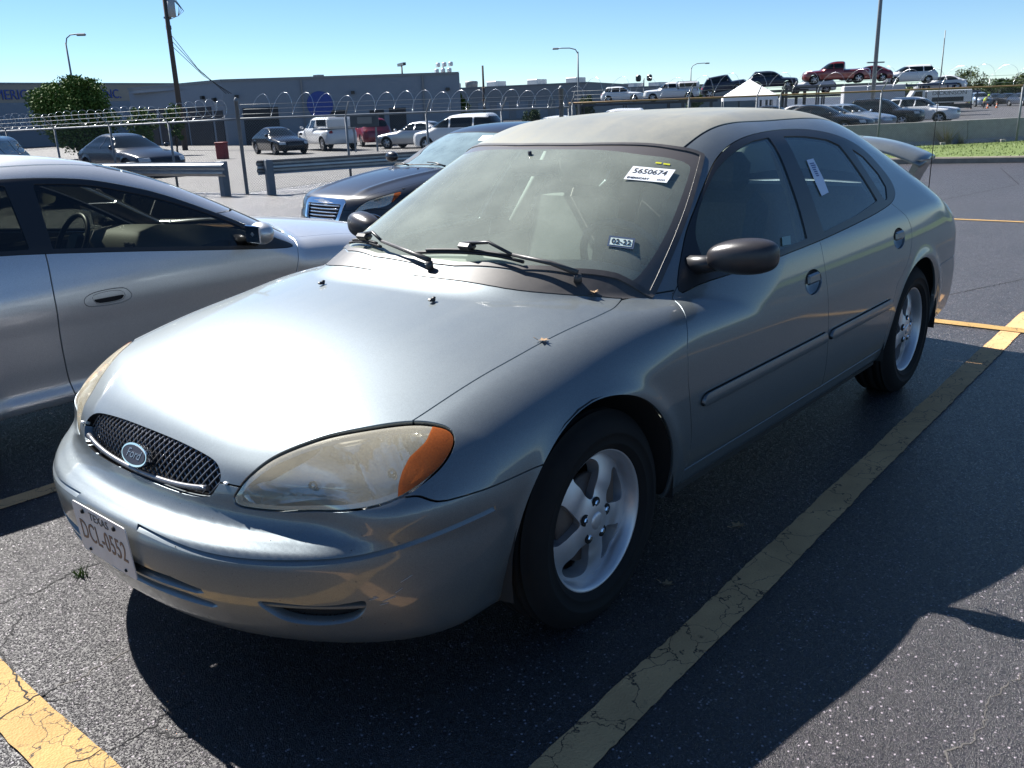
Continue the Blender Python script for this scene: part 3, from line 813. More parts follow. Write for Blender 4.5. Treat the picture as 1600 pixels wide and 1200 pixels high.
fence('chain link fence with coiled razor wire along the left, above the guard rail', C1, tuple(np.array(C1)+dl*16), 1.62, [2.48, 4.85, 7.35, 9.8, 12.3, 14.8], True, cz=.22, coil_r=.19, pitch=.36)
fence('chain link fence section with large razor wire loops behind the black sedan', C1, J1, 1.62, [2.5, 4.6, 6.75, 8.86], True, arm=-1, coil_r=.235, pitch=.50, cz=.26)
fr = fence('chain link fence with rusty top rail behind the sedan roof and spoiler', J1, (-34.1, .1), 1.72, [.1, 3.4, 5.4, 6.1, 9.2, 13.75, 17.3, 20.6], True, RUST, arm=-1, coil_r=.30, pitch=.78, cz=.30)
for nm, lab, p, h, r in (('fence_post', 'tall thick corner post with cap where the two left fences meet', C1, 2.02, .040), ('fence_post', 'thick grey gate post rising above the fence left of the sedan roof', (-17.75, -12.9), 2.12, .06)):
    b = MB(); b.lathe([(r, -.05), (r, h-.03), (r*1.12, h-.03), (r*1.12, h), (r*.5, h+.05), (0, h+.06)], 12); tag(b.obj(nm, GALV, None, (p[0], p[1], float(gz(*p)))), lab, 'fence post')

# guard rails: W section on heavy posts
RAILM = mat('guard_rail_steel', (.40, .41, .41), .42, .65, noise=(4, .6, (.26, .26, .26))); POSTM = mat('painted_post', (.17, .19, .21), .6, noise=(8, .5, (.11, .13, .15)))
def guard_rail(label, a, b, posts, h=.74, sgn=1):
    a = np.array(a, float); b = np.array(b, float); L = np.linalg.norm(b-a); d = (b-a)/L; n = np.array([-d[1], d[0]])*sgn
    o = np.array([a[0], a[1], float(gz(*a))]); root = thing('guard_rail', label, 'guard rail', tuple(o))
    W = [(.0, 0), (.012, -.03), (.075, -.055), (.078, -.095), (.015, -.13), (.010, -.17), (.070, -.205), (.073, -.245), (.012, -.28), (0, -.305)]
    V = []; F = []; ts = np.linspace(-.12, L+.12, 14)
    for t in ts:
        p = a+d*t; z = float(gz(*p))
        for off in (0, -.006):
            for x, dz in W: V.append((p[0]+n[0]*(x+off+.02)-o[0], p[1]+n[1]*(x+off+.02)-o[1], z+h+dz-o[2]))
    k = len(W)
    for i in range(len(ts)-1):
        for off in (0, k):
            for j in range(k-1): F.append((i*2*k+off+j, (i+1)*2*k+off+j, (i+1)*2*k+off+j+1, i*2*k+off+j+1))
        F.append((i*2*k, i*2*k+k, (i+1)*2*k+k, (i+1)*2*k))
    q = MB(); q.add(V, F); q.obj('rail_beam', RAILM, root)
    R = Matrix(((d[0], -d[1], 0), (d[1], d[0], 0), (0, 0, 1)))
    for t in posts:
        p = a+d*t; z = float(gz(*p)); q = MB(); q.box((p[0]-n[0]*.09-o[0], p[1]-n[1]*.09-o[1], z+h/2-.02-o[2]), (.16, .18, h+.06), R, .012); po = q.obj('post', POSTM, root)
        for dz in (-.09, -.21):
            q = MB(); q.lathe([(0, .016), (.012, .012), (.016, 0)], 8, frame_on((p[0]+n[0]*.035-o[0], p[1]+n[1]*.035-o[1], z+h+dz-o[2]), (n[0], n[1], 0))); q.obj('bolt', BRIGHT, po)
    return root
guard_rail('galvanised guard rail on the left, in front of the long fence', (-8.95, -15.45), (-8.0, -26.5), [.1, 3.6, 7.2, 10.8], sgn=1)
guard_rail('galvanised guard rail running behind the black sedan', (-9.52, -14.75), (-17.2, -12.25), [.1, 4.1, 7.9], sgn=1)
# ---------------------------------------------------------------- materials shared by the cars
RUBBER = mat('black_rubber', (.012, .012, .013), .6)
TRIM = mat('black_trim', (.018, .018, .02), .38, spec=.5)
TRIMDUST = mat('dusty_black_plastic', (.045, .042, .042), .42, noise=(14, .5, (.11, .10, .09)))
TYRE = mat('tyre_rubber', (.008, .008, .009), .8, spec=.25, noise=(9, .6, (.016, .015, .014)))
CHROME = mat('chrome', (.82, .83, .85), .09, 1.0)
ALLOY = mat('alloy', (.56, .56, .59), .40, .7, noise=(30, .35, (.46, .44, .42)))
DARK = mat('dark_void', (.008, .008, .009), .9)
DISC = mat('brake_metal', (.12, .10, .09), .55, .5, noise=(20, .5, (.10, .05, .03)))
UNDER = mat('underbody', (.02, .02, .02), .8)
PAPER = mat('white_paper', (.78, .80, .82), .6)
INK = mat('black_ink', (.012, .012, .014), .6)
AMBER = glass('amber_lens', (.72, .20, .05), .42, (.50, .135, .035), rough=.04)
REDLENS = mat('red_lens', (.30, .012, .012), .2, coat=.5)
REFLECTOR = mat('lamp_reflector', (.85, .85, .84), .16, .85)
TAN = mat('grey_beige_trim', (.36, .35, .31), .75, noise=(60, .5, (.30, .29, .26)))
TANDARK = mat('grey_cloth', (.27, .26, .235), .9, noise=(90, .6, (.20, .19, .17)))

def xz(V): return np.stack([V[:, 0], V[:, 2]], 1)
def xay(V): return np.stack([V[:, 0], np.abs(V[:, 1])], 1)
def ayz(V): return np.stack([np.abs(V[:, 1]), V[:, 2]], 1)
def uz(V): return np.stack([np.abs(V[:, 1])-V[:, 0], V[:, 2]], 1)
def both(m, sgn): return m.sub((m.V[m.T][:, :, 1].mean(1)*sgn) > 0)

def tyre_mesh(R=.332, w=.205, rim=.221, n=72):
    hw = w/2
    prof = [(rim-.016, hw-.03), (rim-.002, hw-.008), (rim+.006, hw-.002), (rim+.014, hw+.003), (rim+.016, hw+.0055), (rim+.019, hw+.004), (rim+.045, hw+.008), (rim+.047, hw+.0105), (rim+.051, hw+.009), (R-.045, hw+.006), (R-.028, hw-.004), (R-.012, hw-.018), (R-.002, hw-.034)]
    for g in (.062, .025):        # tread grooves
        prof += [(R, g+.006), (R-.009, g+.004), (R-.009, g-.004), (R, g-.006)]
    prof += [(r, -h) for r, h in prof[::-1]]
    b = MB(); b.lathe(prof, n, Matrix.Rotation(-math.pi/2, 4, 'X'))   # axle along +y
    return b.mesh('tyre', TYRE)

def rim_mesh(mtl, rad=.218, spokes=5, hub=.045, dish=.035, twist=.10, wide=.50, n=200, nr=46, face_y=.085):
    """cast wheel: dished disc with windows cut between broad curved spokes, rolled lip and barrel"""
    th = np.linspace(0, 2*np.pi, n, endpoint=False); rr = np.linspace(.0, rad-.020, nr)
    R, T = np.meshgrid(rr, th, indexing='ij')
    r = R.ravel(); t = T.ravel()
    ph = ((t - twist*np.sin((r/rad)*2.2)*2.2)*spokes/(2*np.pi)) % 1.0          # 0 = window centre
    sp = np.abs(ph-.5)*2                                                      # 0 spoke centre .. 1 window centre
    y = face_y - dish*sstep(.05, .01, r) *0 - .012*sstep(.03, .10, r) - .024*sstep(.11, rad, r)
    y -= .012*sp**2*sstep(.06, .11, r)                                        # rounded spoke
    V = np.stack([r*np.cos(t), y, r*np.sin(t)], 1)
    i = np.arange((nr-1))[:, None]*n + np.arange(n)[None]; j = np.arange((nr-1))[:, None]*n + (np.arange(n)+1)[None] % n
    q = np.stack([i.ravel(), j.ravel(), (j+n).ravel(), (i+n).ravel()], 1)
    Tt = np.concatenate([q[:, [0, 1, 2]], q[:, [0, 2, 3]]])
    # window level set: angular half width grows then closes in a round outer end
    ang = (1-sp)*np.pi/spokes                                                  # angle from the window centre
    ro, ri = rad-.032, .072
    c = (ro+ri)/2; hlf = (ro-ri)/2
    s_ = np.clip((r-ri)/(ro-ri), -1, 2)
    halfw = r*np.pi/spokes*wide*(.55+.55*np.clip(s_, 0, 1))
    f = ((r-c)/hlf)**4 + (r*ang/np.maximum(halfw, 1e-4))**2 - 1
    m = M3(V, np.tile([0, 1., 0], (len(V), 1)), Tt)
    # smooth normals from the grid
    fn = np.cross(V[Tt[:, 1]]-V[Tt[:, 0]], V[Tt[:, 2]]-V[Tt[:, 0]]); fn[fn[:, 1] < 0] *= -1
    N = np.zeros_like(V)
    for k in range(3): np.add.at(N, Tt[:, k], fn)
    m.N = N/np.maximum(np.linalg.norm(N, axis=1, keepdims=True), 1e-12)
    a = np.cross(V[Tt[:, 1]]-V[Tt[:, 0]], V[Tt[:, 2]]-V[Tt[:, 0]])[:, 1] < 0
    m.T[a] = m.T[a][:, ::-1]
    m2, f2 = split(m, f*.01)
    face = rim(m2.sub(side(m2, f2)), .045)
    b = MB(); RX = Matrix.Rotation(-math.pi/2, 4, 'X')
    b.lathe([(rad-.024, -.10), (rad-.022, .045), (rad-.022, face_y-.034), (rad-.014, face_y-.006), (rad-.006, face_y+.004), (rad, face_y+.006), (rad+.003, face_y), (rad, face_y-.010)], 72, RX)
    me = mesh_from('rim', np.concatenate([face.V, np.array([tuple(v) for v in b.V])]),
                   np.concatenate([face.T, np.array([t for f_ in b.F for t in ((f_[0]+len(face.V), f_[1]+len(face.V), f_[2]+len(face.V)), (f_[0]+len(face.V), f_[2]+len(face.V), f_[3]+len(face.V)))])]), mtl)
    return me

def wheel(parent, x, y, rimme, tyreme, z=.322, rz=0., nuts=True, capmat=None, disc=True):
    w = link('wheel', None, parent, (x, y, z), (0, 0, (0 if y > 0 else math.pi)+rz))
    link('tyre', tyreme, w); link('rim', rimme, w)
    if disc:
        b = MB(); b.lathe([(.0, .0), (.135, .0), (.135, .02), (.0, .02)], 28, Matrix.Translation((0, .02, 0)) @ Matrix.Rotation(-math.pi/2, 4, 'X')); b.box((-.10, .03, .05), (.07, .06, .16), bev=.015); b.obj('brake', DISC, w)
        b = MB(); b.lathe([(.0, -.095), (.19, -.095), (.19, -.06)], 24, Matrix.Rotation(-math.pi/2, 4, 'X')); b.obj('brake_shield', DARK, w)
    if nuts:
        for k in range(5):
            a = 2*math.pi*k/5+.35; p = Matrix.Translation((.0555*math.cos(a), .0755, .0555*math.sin(a)))
            b = MB(); RX = Matrix.Rotation(-math.pi/2, 4, 'X')
            b.lathe([(.0185, .0035), (.0180, .0068), (.0, .0068)], 16, p @ RX)
            b.obj('nut_recess_shade', DARK, w)  # flat dark disc on the face, standing for shade inside a recess
            b = MB(); b.lathe([(.0, .012), (.006, .012), (.0095, .009), (.0095, .0)], 6, p @ RX, smooth=False); b.obj('lug_nut', CHROME, w)
        b = MB(); b.lathe([(0, .090), (.018, .0895), (.027, .086), (.030, .078)], 24, Matrix.Rotation(-math.pi/2, 4, 'X')); b.obj('centre_cap', capmat or ALLOY, w)
    return w

# ---------------------------------------------------------------- the silver-grey sedan
HERO = paint('silver_grey_paint', (.145, .170, .186), .76, .44, .8, .06, .15, (.28, .30, .295))
HEROROOF = paint('silver_grey_paint_dusty_roof', (.18, .20, .20), .55, .45, .4, .15, .50, (.30, .287, .24))
HEROGLASS = glass('side_glass', (.62, .76, .74), .16, (.26, .36, .38))  # teal haze painted in for the daylight showing through the cabin
WSGLASS = glass('dusty_windshield_glass', (.80, .90, .86), .30, (.46, .51, .45), rough=.03)
FRIT = mat('dusty_black_glass_border', (.085, .076, .070), .35, coat=.4, coat_rough=.1)
LAMPCLEAR = glass('clouded_lamp_plastic', (.93, .92, .87), .30, (.60, .55, .42), rough=.03)
GRILLE = mat('grille_metal', (.20, .20, .21), .32, .7)
BLUE = mat('emblem_blue', (.03, .035, .055), .55, .1)

xdF = pch([0, .30, .365, .428, .503, .603, .664, .751, .803, .863, .905], [-.455, -.458, -.466, -.470, -.457, -.437, -.428, -.430, -.452, -.502, -.566])
xdB = pch([.2, .369, .58, .757, .93, 1.0], [-1.585, -1.572, -1.541, -1.518, -1.510, -1.508])
xdR = pch([.2, .40, .631, .678, .774, .856, .92, .949, .995], [-2.28, -2.29, -2.356, -2.438, -2.548, -2.580, -2.545, -2.50, -2.42])

def build_hero():
    root = thing('parked_car', 'dusty silver-grey four-door sedan with rear spoiler and licence plate, parked nearest in the middle', 'car')
    m = surface(sedan_F, (-4.03, 0, .1), (1.13, 1.0, 1.5), .0125)
    c = m.V[m.T].mean(1); n = m.N[m.T].mean(1)
    m = m.sub(~((n[:, 2] < -.75) & (c[:, 2] < .40)))
    sh = Shell(m)
    # wheel openings
    def arch(V):
        a = np.hypot((V[:, 0]-.030)/1.0, V[:, 2]-.325)-.393
        b = np.hypot((V[:, 0]+2.70)/.98, V[:, 2]-.33)-.378
        return np.maximum(np.minimum(a, b), .52-np.abs(V[:, 1]))
    sh.carve('body', arch, 'hole', 0); sh.drop('hole')
    # windshield, its painted border and rubber
    wsp = smooth_poly([(-.885, 0), (-.89, .15), (-.928, .316), (-1.0, .479), (-1.048, .555), (-1.064, .590), (-1.050, .612), (-.857, .678), (-.692, .721), (-.531, .753)], 5, False).tolist() + \
        [(-.462, .764), (-.40, .67), (-.29, .56), (-.20, .42), (-.14, .2), (-.125, 0), (-.125, -.2), (-.885, -.2)]
    win = smooth_poly([(-.838, 0), (-.845, .158), (-.888, .412), (-.952, .535), (-.972, .578), (-.952, .610), (-.742, .671), (-.598, .697), (-.49, .705), (-.43, .697), (-.36, .655), (-.27, .56), (-.195, .42), (-.162, .2), (-.155, 0)], 4, False).tolist() + [(-.155, -.2), (-.838, -.2)]
    hi = lambda V: .86 - V[:, 2]
    sh.carve('body', lambda V: np.maximum(sdpoly(xay(V), wsp), hi(V)), 'ws', 0)
    sh.carve('ws', lambda V: sdpoly(xay(V), wsp)+.016, 'frit', 0)
    sh.carve('frit', lambda V: sdpoly(xay(V), win), 'windshield', 0)
    # side window area
    dlo = smooth_poly([(-.576, .902), (-.714, 1.043), (-.86, 1.146), (-1.007, 1.237), (-1.12, 1.294), (-1.256, 1.335), (-1.453, 1.358), (-1.745, 1.364), (-2.016, 1.350), (-2.268, 1.306), (-2.451, 1.235), (-2.543, 1.140), (-2.560, 1.077), (-2.523, 1.036), (-2.44, 1.008), (-2.299, .990), (-2.008, .970), (-1.544, .948), (-1.129, .936), (-.717, .914)], 4).tolist()
    glf = smooth_poly([(-.735, .950), (-.76, 1.04), (-.835, 1.115), (-.955, 1.195), (-1.088, 1.262), (-1.262, 1.315), (-1.40, 1.335)], 3, False).tolist() + [(-1.545, 1.341), (-1.535, 1.30), (-1.488, 1.184), (-1.448, 1.068), (-1.412, .968), (-1.123, .957)]
    glr = smooth_poly([(-1.676, 1.339), (-1.873, 1.330), (-2.068, 1.306)], 3, False).tolist() + [(-2.150, 1.278), (-2.185, 1.20), (-2.222, 1.11), (-2.25, 1.028), (-1.976, .998), (-1.573, .972), (-1.588, 1.053), (-1.613, 1.149), (-1.640, 1.253)]
    glq = [(-2.265, 1.258), (-2.364, 1.214), (-2.44, 1.133), (-2.445, 1.072), (-2.38, 1.022), (-2.338, 1.02), (-2.31, 1.087), (-2.285, 1.169)]
    sd = lambda p: (lambda V: np.maximum(sdpoly(xz(V), p), .45-np.abs(V[:, 1])))
    sh.carve('body', sd(dlo), 'trim', .003)
    sh.carve('trim', sd(glf), 'front_glass', 0); sh.carve('trim', sd(glr), 'rear_glass', 0); sh.carve('trim', sd(glq), 'quarter_glass', 0)
    # headlamps
    hlp = smooth_poly([(-.473, .603), (-.459, .621), (-.421, .653), (-.353, .688), (-.270, .714), (-.162, .737), (-.073, .749), (.038, .758), (.132, .762), (.205, .761), (.260, .755), (.292, .745), (.302, .729), (.289, .708), (.255, .684), (.199, .661), (.134, .641), (.071, .628), (-.014, .616), (-.126, .602), (-.269, .590), (-.386, .586), (-.458, .588)], 3).tolist()
    hf = lambda V: np.maximum(sdpoly(uz(V), hlp), .30-V[:, 0])
    sh.carve('body', hf, 'lamp', .006)
    # grille opening
    gp = smooth_poly([(0, .692), (.13, .690), (.24, .684), (.315, .675), (.350, .661), (.366, .640), (.358, .616), (.335, .594), (.27, .586), (.165, .585), (0, .587)], 4, False).tolist() + [(-.2, .587), (-.2, .692)]
    gf = lambda V: np.maximum(sdpoly(ayz(V), gp), .5-V[:, 0])
    sh.carve('body', gf, 'grille_area', 0)
    # cowl panel, hood
    hood = smooth_poly([(-.070, 0), (-.080, .2), (-.124, .434), (-.215, .583), (-.345, .700)], 4, False).tolist() + smooth_poly([(-.366, .714), (-.285, .740), (-.234, .745), (-.145, .744), (.043, .726), (.183, .722), (.308, .717), (.427, .713), (.511, .710), (.568, .706)], 3, False).tolist() + [(.75, .70), (1.3, .70), (1.3, -.2), (-.07, -.2)]
    sh.carve('body', lambda V: np.maximum(sdpoly(xay(V), hood), .634-V[:, 2]), 'hood', .0045)
    cow = [(-.06, 0), (-.07, .2), (-.115, .434), (-.205, .583), (-.350, .707), (-.475, .770), (-.40, .668), (-.285, .558), (-.195, .42), (-.135, .2), (-.12, 0), (-.12, -.2), (-.06, -.2)]
    sh.carve('body', lambda V: np.maximum(sdpoly(xay(V), cow), .86-V[:, 2]), 'cowl', 0)
    # front bumper
    def bump(V):
        a = np.abs(V[:, 1]); zs = .613 + .022*sstep(.868, .82, a)
        return np.maximum(V[:, 2]-zs, .24-V[:, 0])
    sh.carve('body', bump, 'front_bumper', .004)
    # fender, doors, rocker
    low = lambda V: V[:, 2]-.905
    sh.carve('body', lambda V: np.maximum(np.maximum(xdF(V[:, 2])-V[:, 0], low(V)), .4-np.abs(V[:, 1])), 'fender', .0045)
    sh.carve('body', lambda V: np.maximum.reduce([V[:, 0]-xdF(V[:, 2]), xdB(V[:, 2])-V[:, 0], .335-V[:, 2], V[:, 2]-1.0, .6-np.abs(V[:, 1])]), 'front_door', .0045)
    sh.carve('body', lambda V: np.maximum.reduce([V[:, 0]-xdB(V[:, 2]), xdR(V[:, 2])-V[:, 0], .335-V[:, 2], V[:, 2]-1.02, .6-np.abs(V[:, 1])]), 'rear_door', .0045)
    sh.carve('body', lambda V: np.maximum.reduce([V[:, 2]-.332, V[:, 0]+.46, -2.35-V[:, 0]]), 'rocker_panel', .003)
    sh.carve('body', lambda V: np.maximum(V[:, 2]-.615, V[:, 0]+3.05), 'rear_bumper', .004)
    # roof, rear window, boot lid, tail lamps
    rw = smooth_poly([(-2.78, 0), (-2.80, .3), (-2.87, .47), (-3.02, .54), (-3.3, .585), (-3.41, .55), (-3.45, .3), (-3.46, 0)], 4, False).tolist() + [(-3.46, -.2), (-2.78, -.2)]
    sh.carve('body', lambda V: np.maximum(sdpoly(xay(V), rw), .93-V[:, 2]), 'rear_window', .003)
    sh.carve('body', lambda V: np.maximum.reduce([np.abs(V[:, 1])-.5395, V[:, 0]+.80, -2.79-V[:, 0], 1.2-V[:, 2]]), 'roof_seam', 0)
    sh.carve('roof_seam', lambda V: np.abs(V[:, 1])-.5305, 'roof', 0)
    sh.carve('body', lambda V: np.maximum.reduce([V[:, 2]-.84, .70-V[:, 2], .42-np.abs(V[:, 1]), V[:, 0]+3.55]), 'tail', .004)
    sh.carve('body', lambda V: np.maximum.reduce([np.abs(V[:, 1])-.66, V[:, 0]+3.49, .64-V[:, 2]]), 'trunk_lid', .0045)
    # bumper openings, groove
    zg = spl([-1.03, -.82, -.60, -.40, -.21, -.03, .15, .33, .43], [.506, .505, .493, .491, .496, .505, .525, .547, .556])
    def gd(V, o): u = uz(V); return u[:, 1]-zg(u[:, 0])-o
    sh.carve('front_bumper', lambda V: np.maximum(gd(V, .0065), .4-V[:, 0]), 'bumper_low', 0)
    sh.carve('bumper_low', lambda V: -gd(V, -.0065), 'bumper_groove', 0)
    def ge(V): u = uz(V); return np.maximum(u[:, 0]-.43, -.86-u[:, 0])
    sh.carve('bumper_groove', lambda V: -ge(V), 'bumper_low', 0)
    sh.p['front_bumper'] = weld(cat([sh.p['front_bumper'], sh.p.pop('bumper_low')]))
    g = weld(sh.p.pop('bumper_groove')); u = uz(g.V); d = .008*np.clip((u[:, 1]-zg(u[:, 0])+.0065)/.013, 0, 1)
    g.V = g.V - g.N*d[:, None]; g.N = g.N + np.array([0, 0, .65]); g.N /= np.linalg.norm(g.N, axis=1, keepdims=True)
    fog = smooth_poly([(-.39, .386), (-.18, .381), (-.05, .391), (-.026, .388), (-.031, .362), (-.078, .334), (-.19, .320), (-.30, .327), (-.365, .355)], 3).tolist()
    fogf = lambda V: np.maximum(sdpoly(uz(V), fog), .5-V[:, 0])
    sh.carve('front_bumper', fogf, 'fog', 0)
    for sl in ([(-.3, .406), (0, .406), (.29, .405), (.42, .388), (.37, .374), (0, .374), (-.3, .374)], [(-.3, .366), (0, .366), (.33, .366), (.44, .352), (.40, .336), (0, .336), (-.3, .336)]):
        sh.carve('front_bumper', lambda V: np.maximum(sdpoly(ayz(V), sl), .5-V[:, 0]), 'intake', 0)
    # door handles and rubbing strips
    hnd = lambda cx, cz: (lambda V: np.maximum((np.sqrt(((V[:, 0]-cx)/.078)**2+((V[:, 2]-cz)/.047)**2)-1)*.05, .5-np.abs(V[:, 1])))
    sh.carve('front_door', hnd(-1.392, .805), 'handle_f', .003); sh.carve('rear_door', hnd(-2.392, .843), 'handle_r', .003)
    def mould(x0, x1, z0, z1):
        p = [(x0, (z0+z1)/2), (x0-.006, z1-.012), (x0-.018, z1-.003), (x0-.04, z1), (x1, z1), (x1, z0), (x0-.03, z0), (x0-.012, z0+.005), (x0-.003, z0+.012)]
        return sd(p)
    sh.carve('front_door', mould(-.512, -1.51, .538, .584), 'mould_f', .003)
    sh.carve('rear_door', mould(-1.552, -2.272, .536, .580), 'mould_r', .003)
    # -------- objects
    P = sh.p
    put(P['body'], 'body', HERO, root, .012)
    put(P['hood'], 'hood', HERO, root, .012); put(P['roof'], 'roof', HEROROOF, root, .008); put(offset(P['roof_seam'], .003), 'roof_seam', RUBBER, root)
    put(P['cowl'], 'cowl_panel', TRIMDUST, root); put(offset(P['ws'], -.004), 'windshield_seal', TRIMDUST, root, .01)
    w = put(P['windshield'], 'windshield', WSGLASS, root); put(P['frit'], 'glass_border', FRIT, w)
    fb = put(P['front_bumper'], 'front_bumper', HERO, root, .03); put(g, 'bumper_groove', HERO, fb)
    put(offset(P['intake'], .045), 'air_slot', DARK, fb)
    for s in (1, -1): put(offset(both(P['fog'], s), .035), 'air_slot', DARK, fb)
    sm = P['fog']; m1, v1 = split(sm, sm.V[:, 2]-.370); m1 = m1.sub(~side(m1, v1)); m1, v1 = split(m1, .363-m1.V[:, 2]); m1 = m1.sub(~side(m1, v1))
    for s in (1, -1): put(offset(both(m1, s), .010), 'slat', HERO, fb, .022)
    put(P['rear_bumper'], 'rear_bumper', HERO, root, .02); put(P['trunk_lid'], 'trunk_lid', HEROROOF, root, .012)
    put(offset(P['rear_window'], .003), 'rear_window', HEROGLASS, root)
    for s in (1, -1):
        put(both(P['fender'], s), 'fender', HERO, root, .012)
        for dn, hn, mn, gn in (('front_door', 'handle_f', 'mould_f', 'front_glass'), ('rear_door', 'handle_r', 'mould_r', 'rear_glass')):
            d = put(both(P[dn], s), dn, HERO, root, .012)
            h = weld(both(P[hn], s)); cx, cz = (-1.392, .805) if dn == 'front_door' else (-2.392, .843)
            q = np.clip(1-((h.V[:, 0]-cx)/.080)**2-((h.V[:, 2]-cz)/.049)**2, 0, 1)
            g0 = np.stack([2*(h.V[:, 0]-cx)/.08**2, 0*q, 2*(h.V[:, 2]-cz)/.049**2], 1)*.026
            e = np.where(q > .08, .026*np.sqrt(q), 0.1*q*.9)
            h2 = M3(h.V-h.N*e[:, None], h.N-g0*.9, h.T); h2.N /= np.linalg.norm(h2.N, axis=1, keepdims=True)
            put(h2, 'handle_cup', HERO, d)
            yy = s*(.9115 if dn == 'front_door' else .905)
            b = MB(); b.box((cx-.004, yy-s*.003, cz+.013), (.108, .018, .040), Matrix.Rotation(s*.12, 3, 'X'), .008); b.obj('handle', HERO, d)
            r = weld(both(P[mn], s)); zc_ = .561 if dn == 'front_door' else .558; q_ = np.clip(1-((r.V[:, 2]-zc_)/.024)**2, 0, 1); r = M3(r.V+r.N*(.008+.007*np.sqrt(q_))[:, None], r.N+np.array([0, 0, 1.])*((r.V[:, 2]-zc_)/.024*.30)[:, None], r.T); r.N /= np.linalg.norm(r.N, axis=1, keepdims=True); put(r, 'rub_strip', HERO, d, .014)
            put(offset(both(P[gn], s), .004), 'window', HEROGLASS, d)
        put(offset(both(P['quarter_glass'], s), .003), 'quarter_window', HEROGLASS, root)
        put(offset(both(P['trim'], s), -.001), 'window_trim', TRIM, root, .02)
        put(both(P['rocker_panel'], s), 'rocker_panel', HERO, root, .01)
        put(both(P['tail'], s), 'taillight', REDLENS, root, .01)
        # headlamp: clouded cover, silvered bowls and the amber section behind it
        lm = weld(both(P['lamp'], s)); hl = put(offset(lm, .002), 'headlight', LAMPCLEAR, root, .01)
        u = uz(lm.V)
        def bowl(cx, cz, rx, rz, dep):
            r2 = ((u[:, 0]-cx)/rx)**2 + ((u[:, 1]-cz)/rz)**2
            return dep*np.sqrt(np.clip(1-r2, 0, 1))
        D = .014 + np.maximum(bowl(-.20, .652, .25, .082, .075), bowl(.085, .690, .135, .066, .055))
        rib = .004*np.sin((u[:, 0]*1.0-u[:, 1]*.35)*2*np.pi/.018)*(sstep(-.02, .06, u[:, 0])*sstep(.69, .715, u[:, 1]))
        hv = M3(lm.V - lm.N*(D+rib)[:, None], lm.N, lm.T)
        fn = np.cross(hv.V[hv.T[:, 1]]-hv.V[hv.T[:, 0]], hv.V[hv.T[:, 2]]-hv.V[hv.T[:, 0]]); NN = np.zeros_like(hv.V)
        for k in range(3): np.add.at(NN, hv.T[:, k], fn)
        hv.N = NN/np.maximum(np.linalg.norm(NN, axis=1, keepdims=True), 1e-12)
        put(hv, 'reflector', REFLECTOR, hl)
        amb = [(.248, .775), (.205, .733), (.148, .708), (.121, .682), (.109, .659), (.10, .60), (.4, .60), (.4, .8)]
        ma, va = split(lm, sdpoly(uz(lm.V), amb)); put(offset(ma.sub(~side(ma, va)), .0008), 'turn_signal', AMBER, hl)
        md, vd = split(lm, sdpoly(uz(lm.V), hlp)+.013); put(offset(md.sub(side(md, vd)), .0035), 'lamp_rim', REFLECTOR, hl)
        for cx, cz, dep in ((-.20, .652, .055), (.085, .690, .04)):
            k = np.argmin((u[:, 0]-cx)**2+(u[:, 1]-cz)**2); p = lm.V[k]-lm.N[k]*dep
            b = MB(); b.lathe([(0, .03), (.010, .028), (.012, .0)], 12, frame_on(p, lm.N[k])); b.obj('bulb', CHROME, hl)
        b = MB(); b.V = [tuple(v) for v in (lm.V-lm.N*.02)]; b.F = [tuple(t) for t in lm.T]
        # wheel well
        for wx in (.03, -2.70):
            b = MB(); t = np.linspace(-.15, math.pi+.15, 22); V = []; F = []
            for i, a in enumerate(t):
                for yy, r in ((.908, .399), (.86, .41), (.50, .41), (.50, .05)): V.append((wx+r*math.cos(a), s*yy, .325+r*math.sin(a)))
            for i in range(21):
                for j in range(3): F.append((i*4+j, i*4+j+1, i*4+5+j, i*4+4+j))
            b.add(V, F, True); b.obj('wheel_well', UNDER, root)
    b = MB(); b.box((-1.65, 0, .245), (4.2, 1.05, .06)); b.box((-1.4, 0, .25), (1.9, 1.70, .04)); b.box((.62, 0, .29), (.46, .96, .02)); b.box((-3.3, 0, .29), (.7, 1.2, .04)); b.box((.40, 0, .50), (.55, 1.15, .40)); b.box((-.08, 0, .55), (.40, .90, .50)); b.obj('underbody', UNDER, root)  # underbody slabs plus added unseen boxes that block sun leaking through the front
    # grille: recessed woven wire, rail, emblem
    gm = weld(P['grille_area']); gg = put(offset(gm, .065), 'grille', DARK, root)
    rg = rim(offset(gm, .0), .07); k0 = len(gm.T); rg = M3(rg.V, -rg.N, rg.T[k0:][:, ::-1]).sub(np.ones(len(rg.T)-k0, bool)); put(rg, 'grille_shroud', TRIM, gg)
    gx = lambda y, z: float(sed_xp(np.array(z)) - sed_plan(np.array(abs(y)))*.9)
    b = MB(); stp = .0235
    for k in range(-40, 41):
        for sg in (1, -1):
            pts = []
            for z in np.linspace(.575, .70, 14):
                y = k*stp + sg*(z-.635)*.95
                if sdpoly(np.array([[abs(y), z]]), gp)[0] < .004: pts.append((gx(y, z)-.030+(.0025*sg), y, z))
            if len(pts) > 1: b.tube(pts, .0021, 4, cap=False, smooth=False)
    b.obj('grille_mesh', GRILLE, gg)
    b = MB(); b.tube([(gx(y, .597)-.010, y, .594+.02*(abs(y)/.33)**3) for y in np.linspace(-.325, .325, 25)], .0075, 8); b.obj('grille_rail', GRILLE, gg)
    ec = Vector((gx(0, .636)-.004, .012, .637)); en = Vector((1, 0, .42)).normalized(); EM = frame_on(ec, en)
    ell = lambda a, bb, n=40: [(a*math.cos(2*math.pi*i/n), bb*math.sin(2*math.pi*i/n)) for i in range(n)]
    b = MB(); b.prism(ell(.066, .031), -.014, .004, EM); e = b.obj('emblem', CHROME, gg)
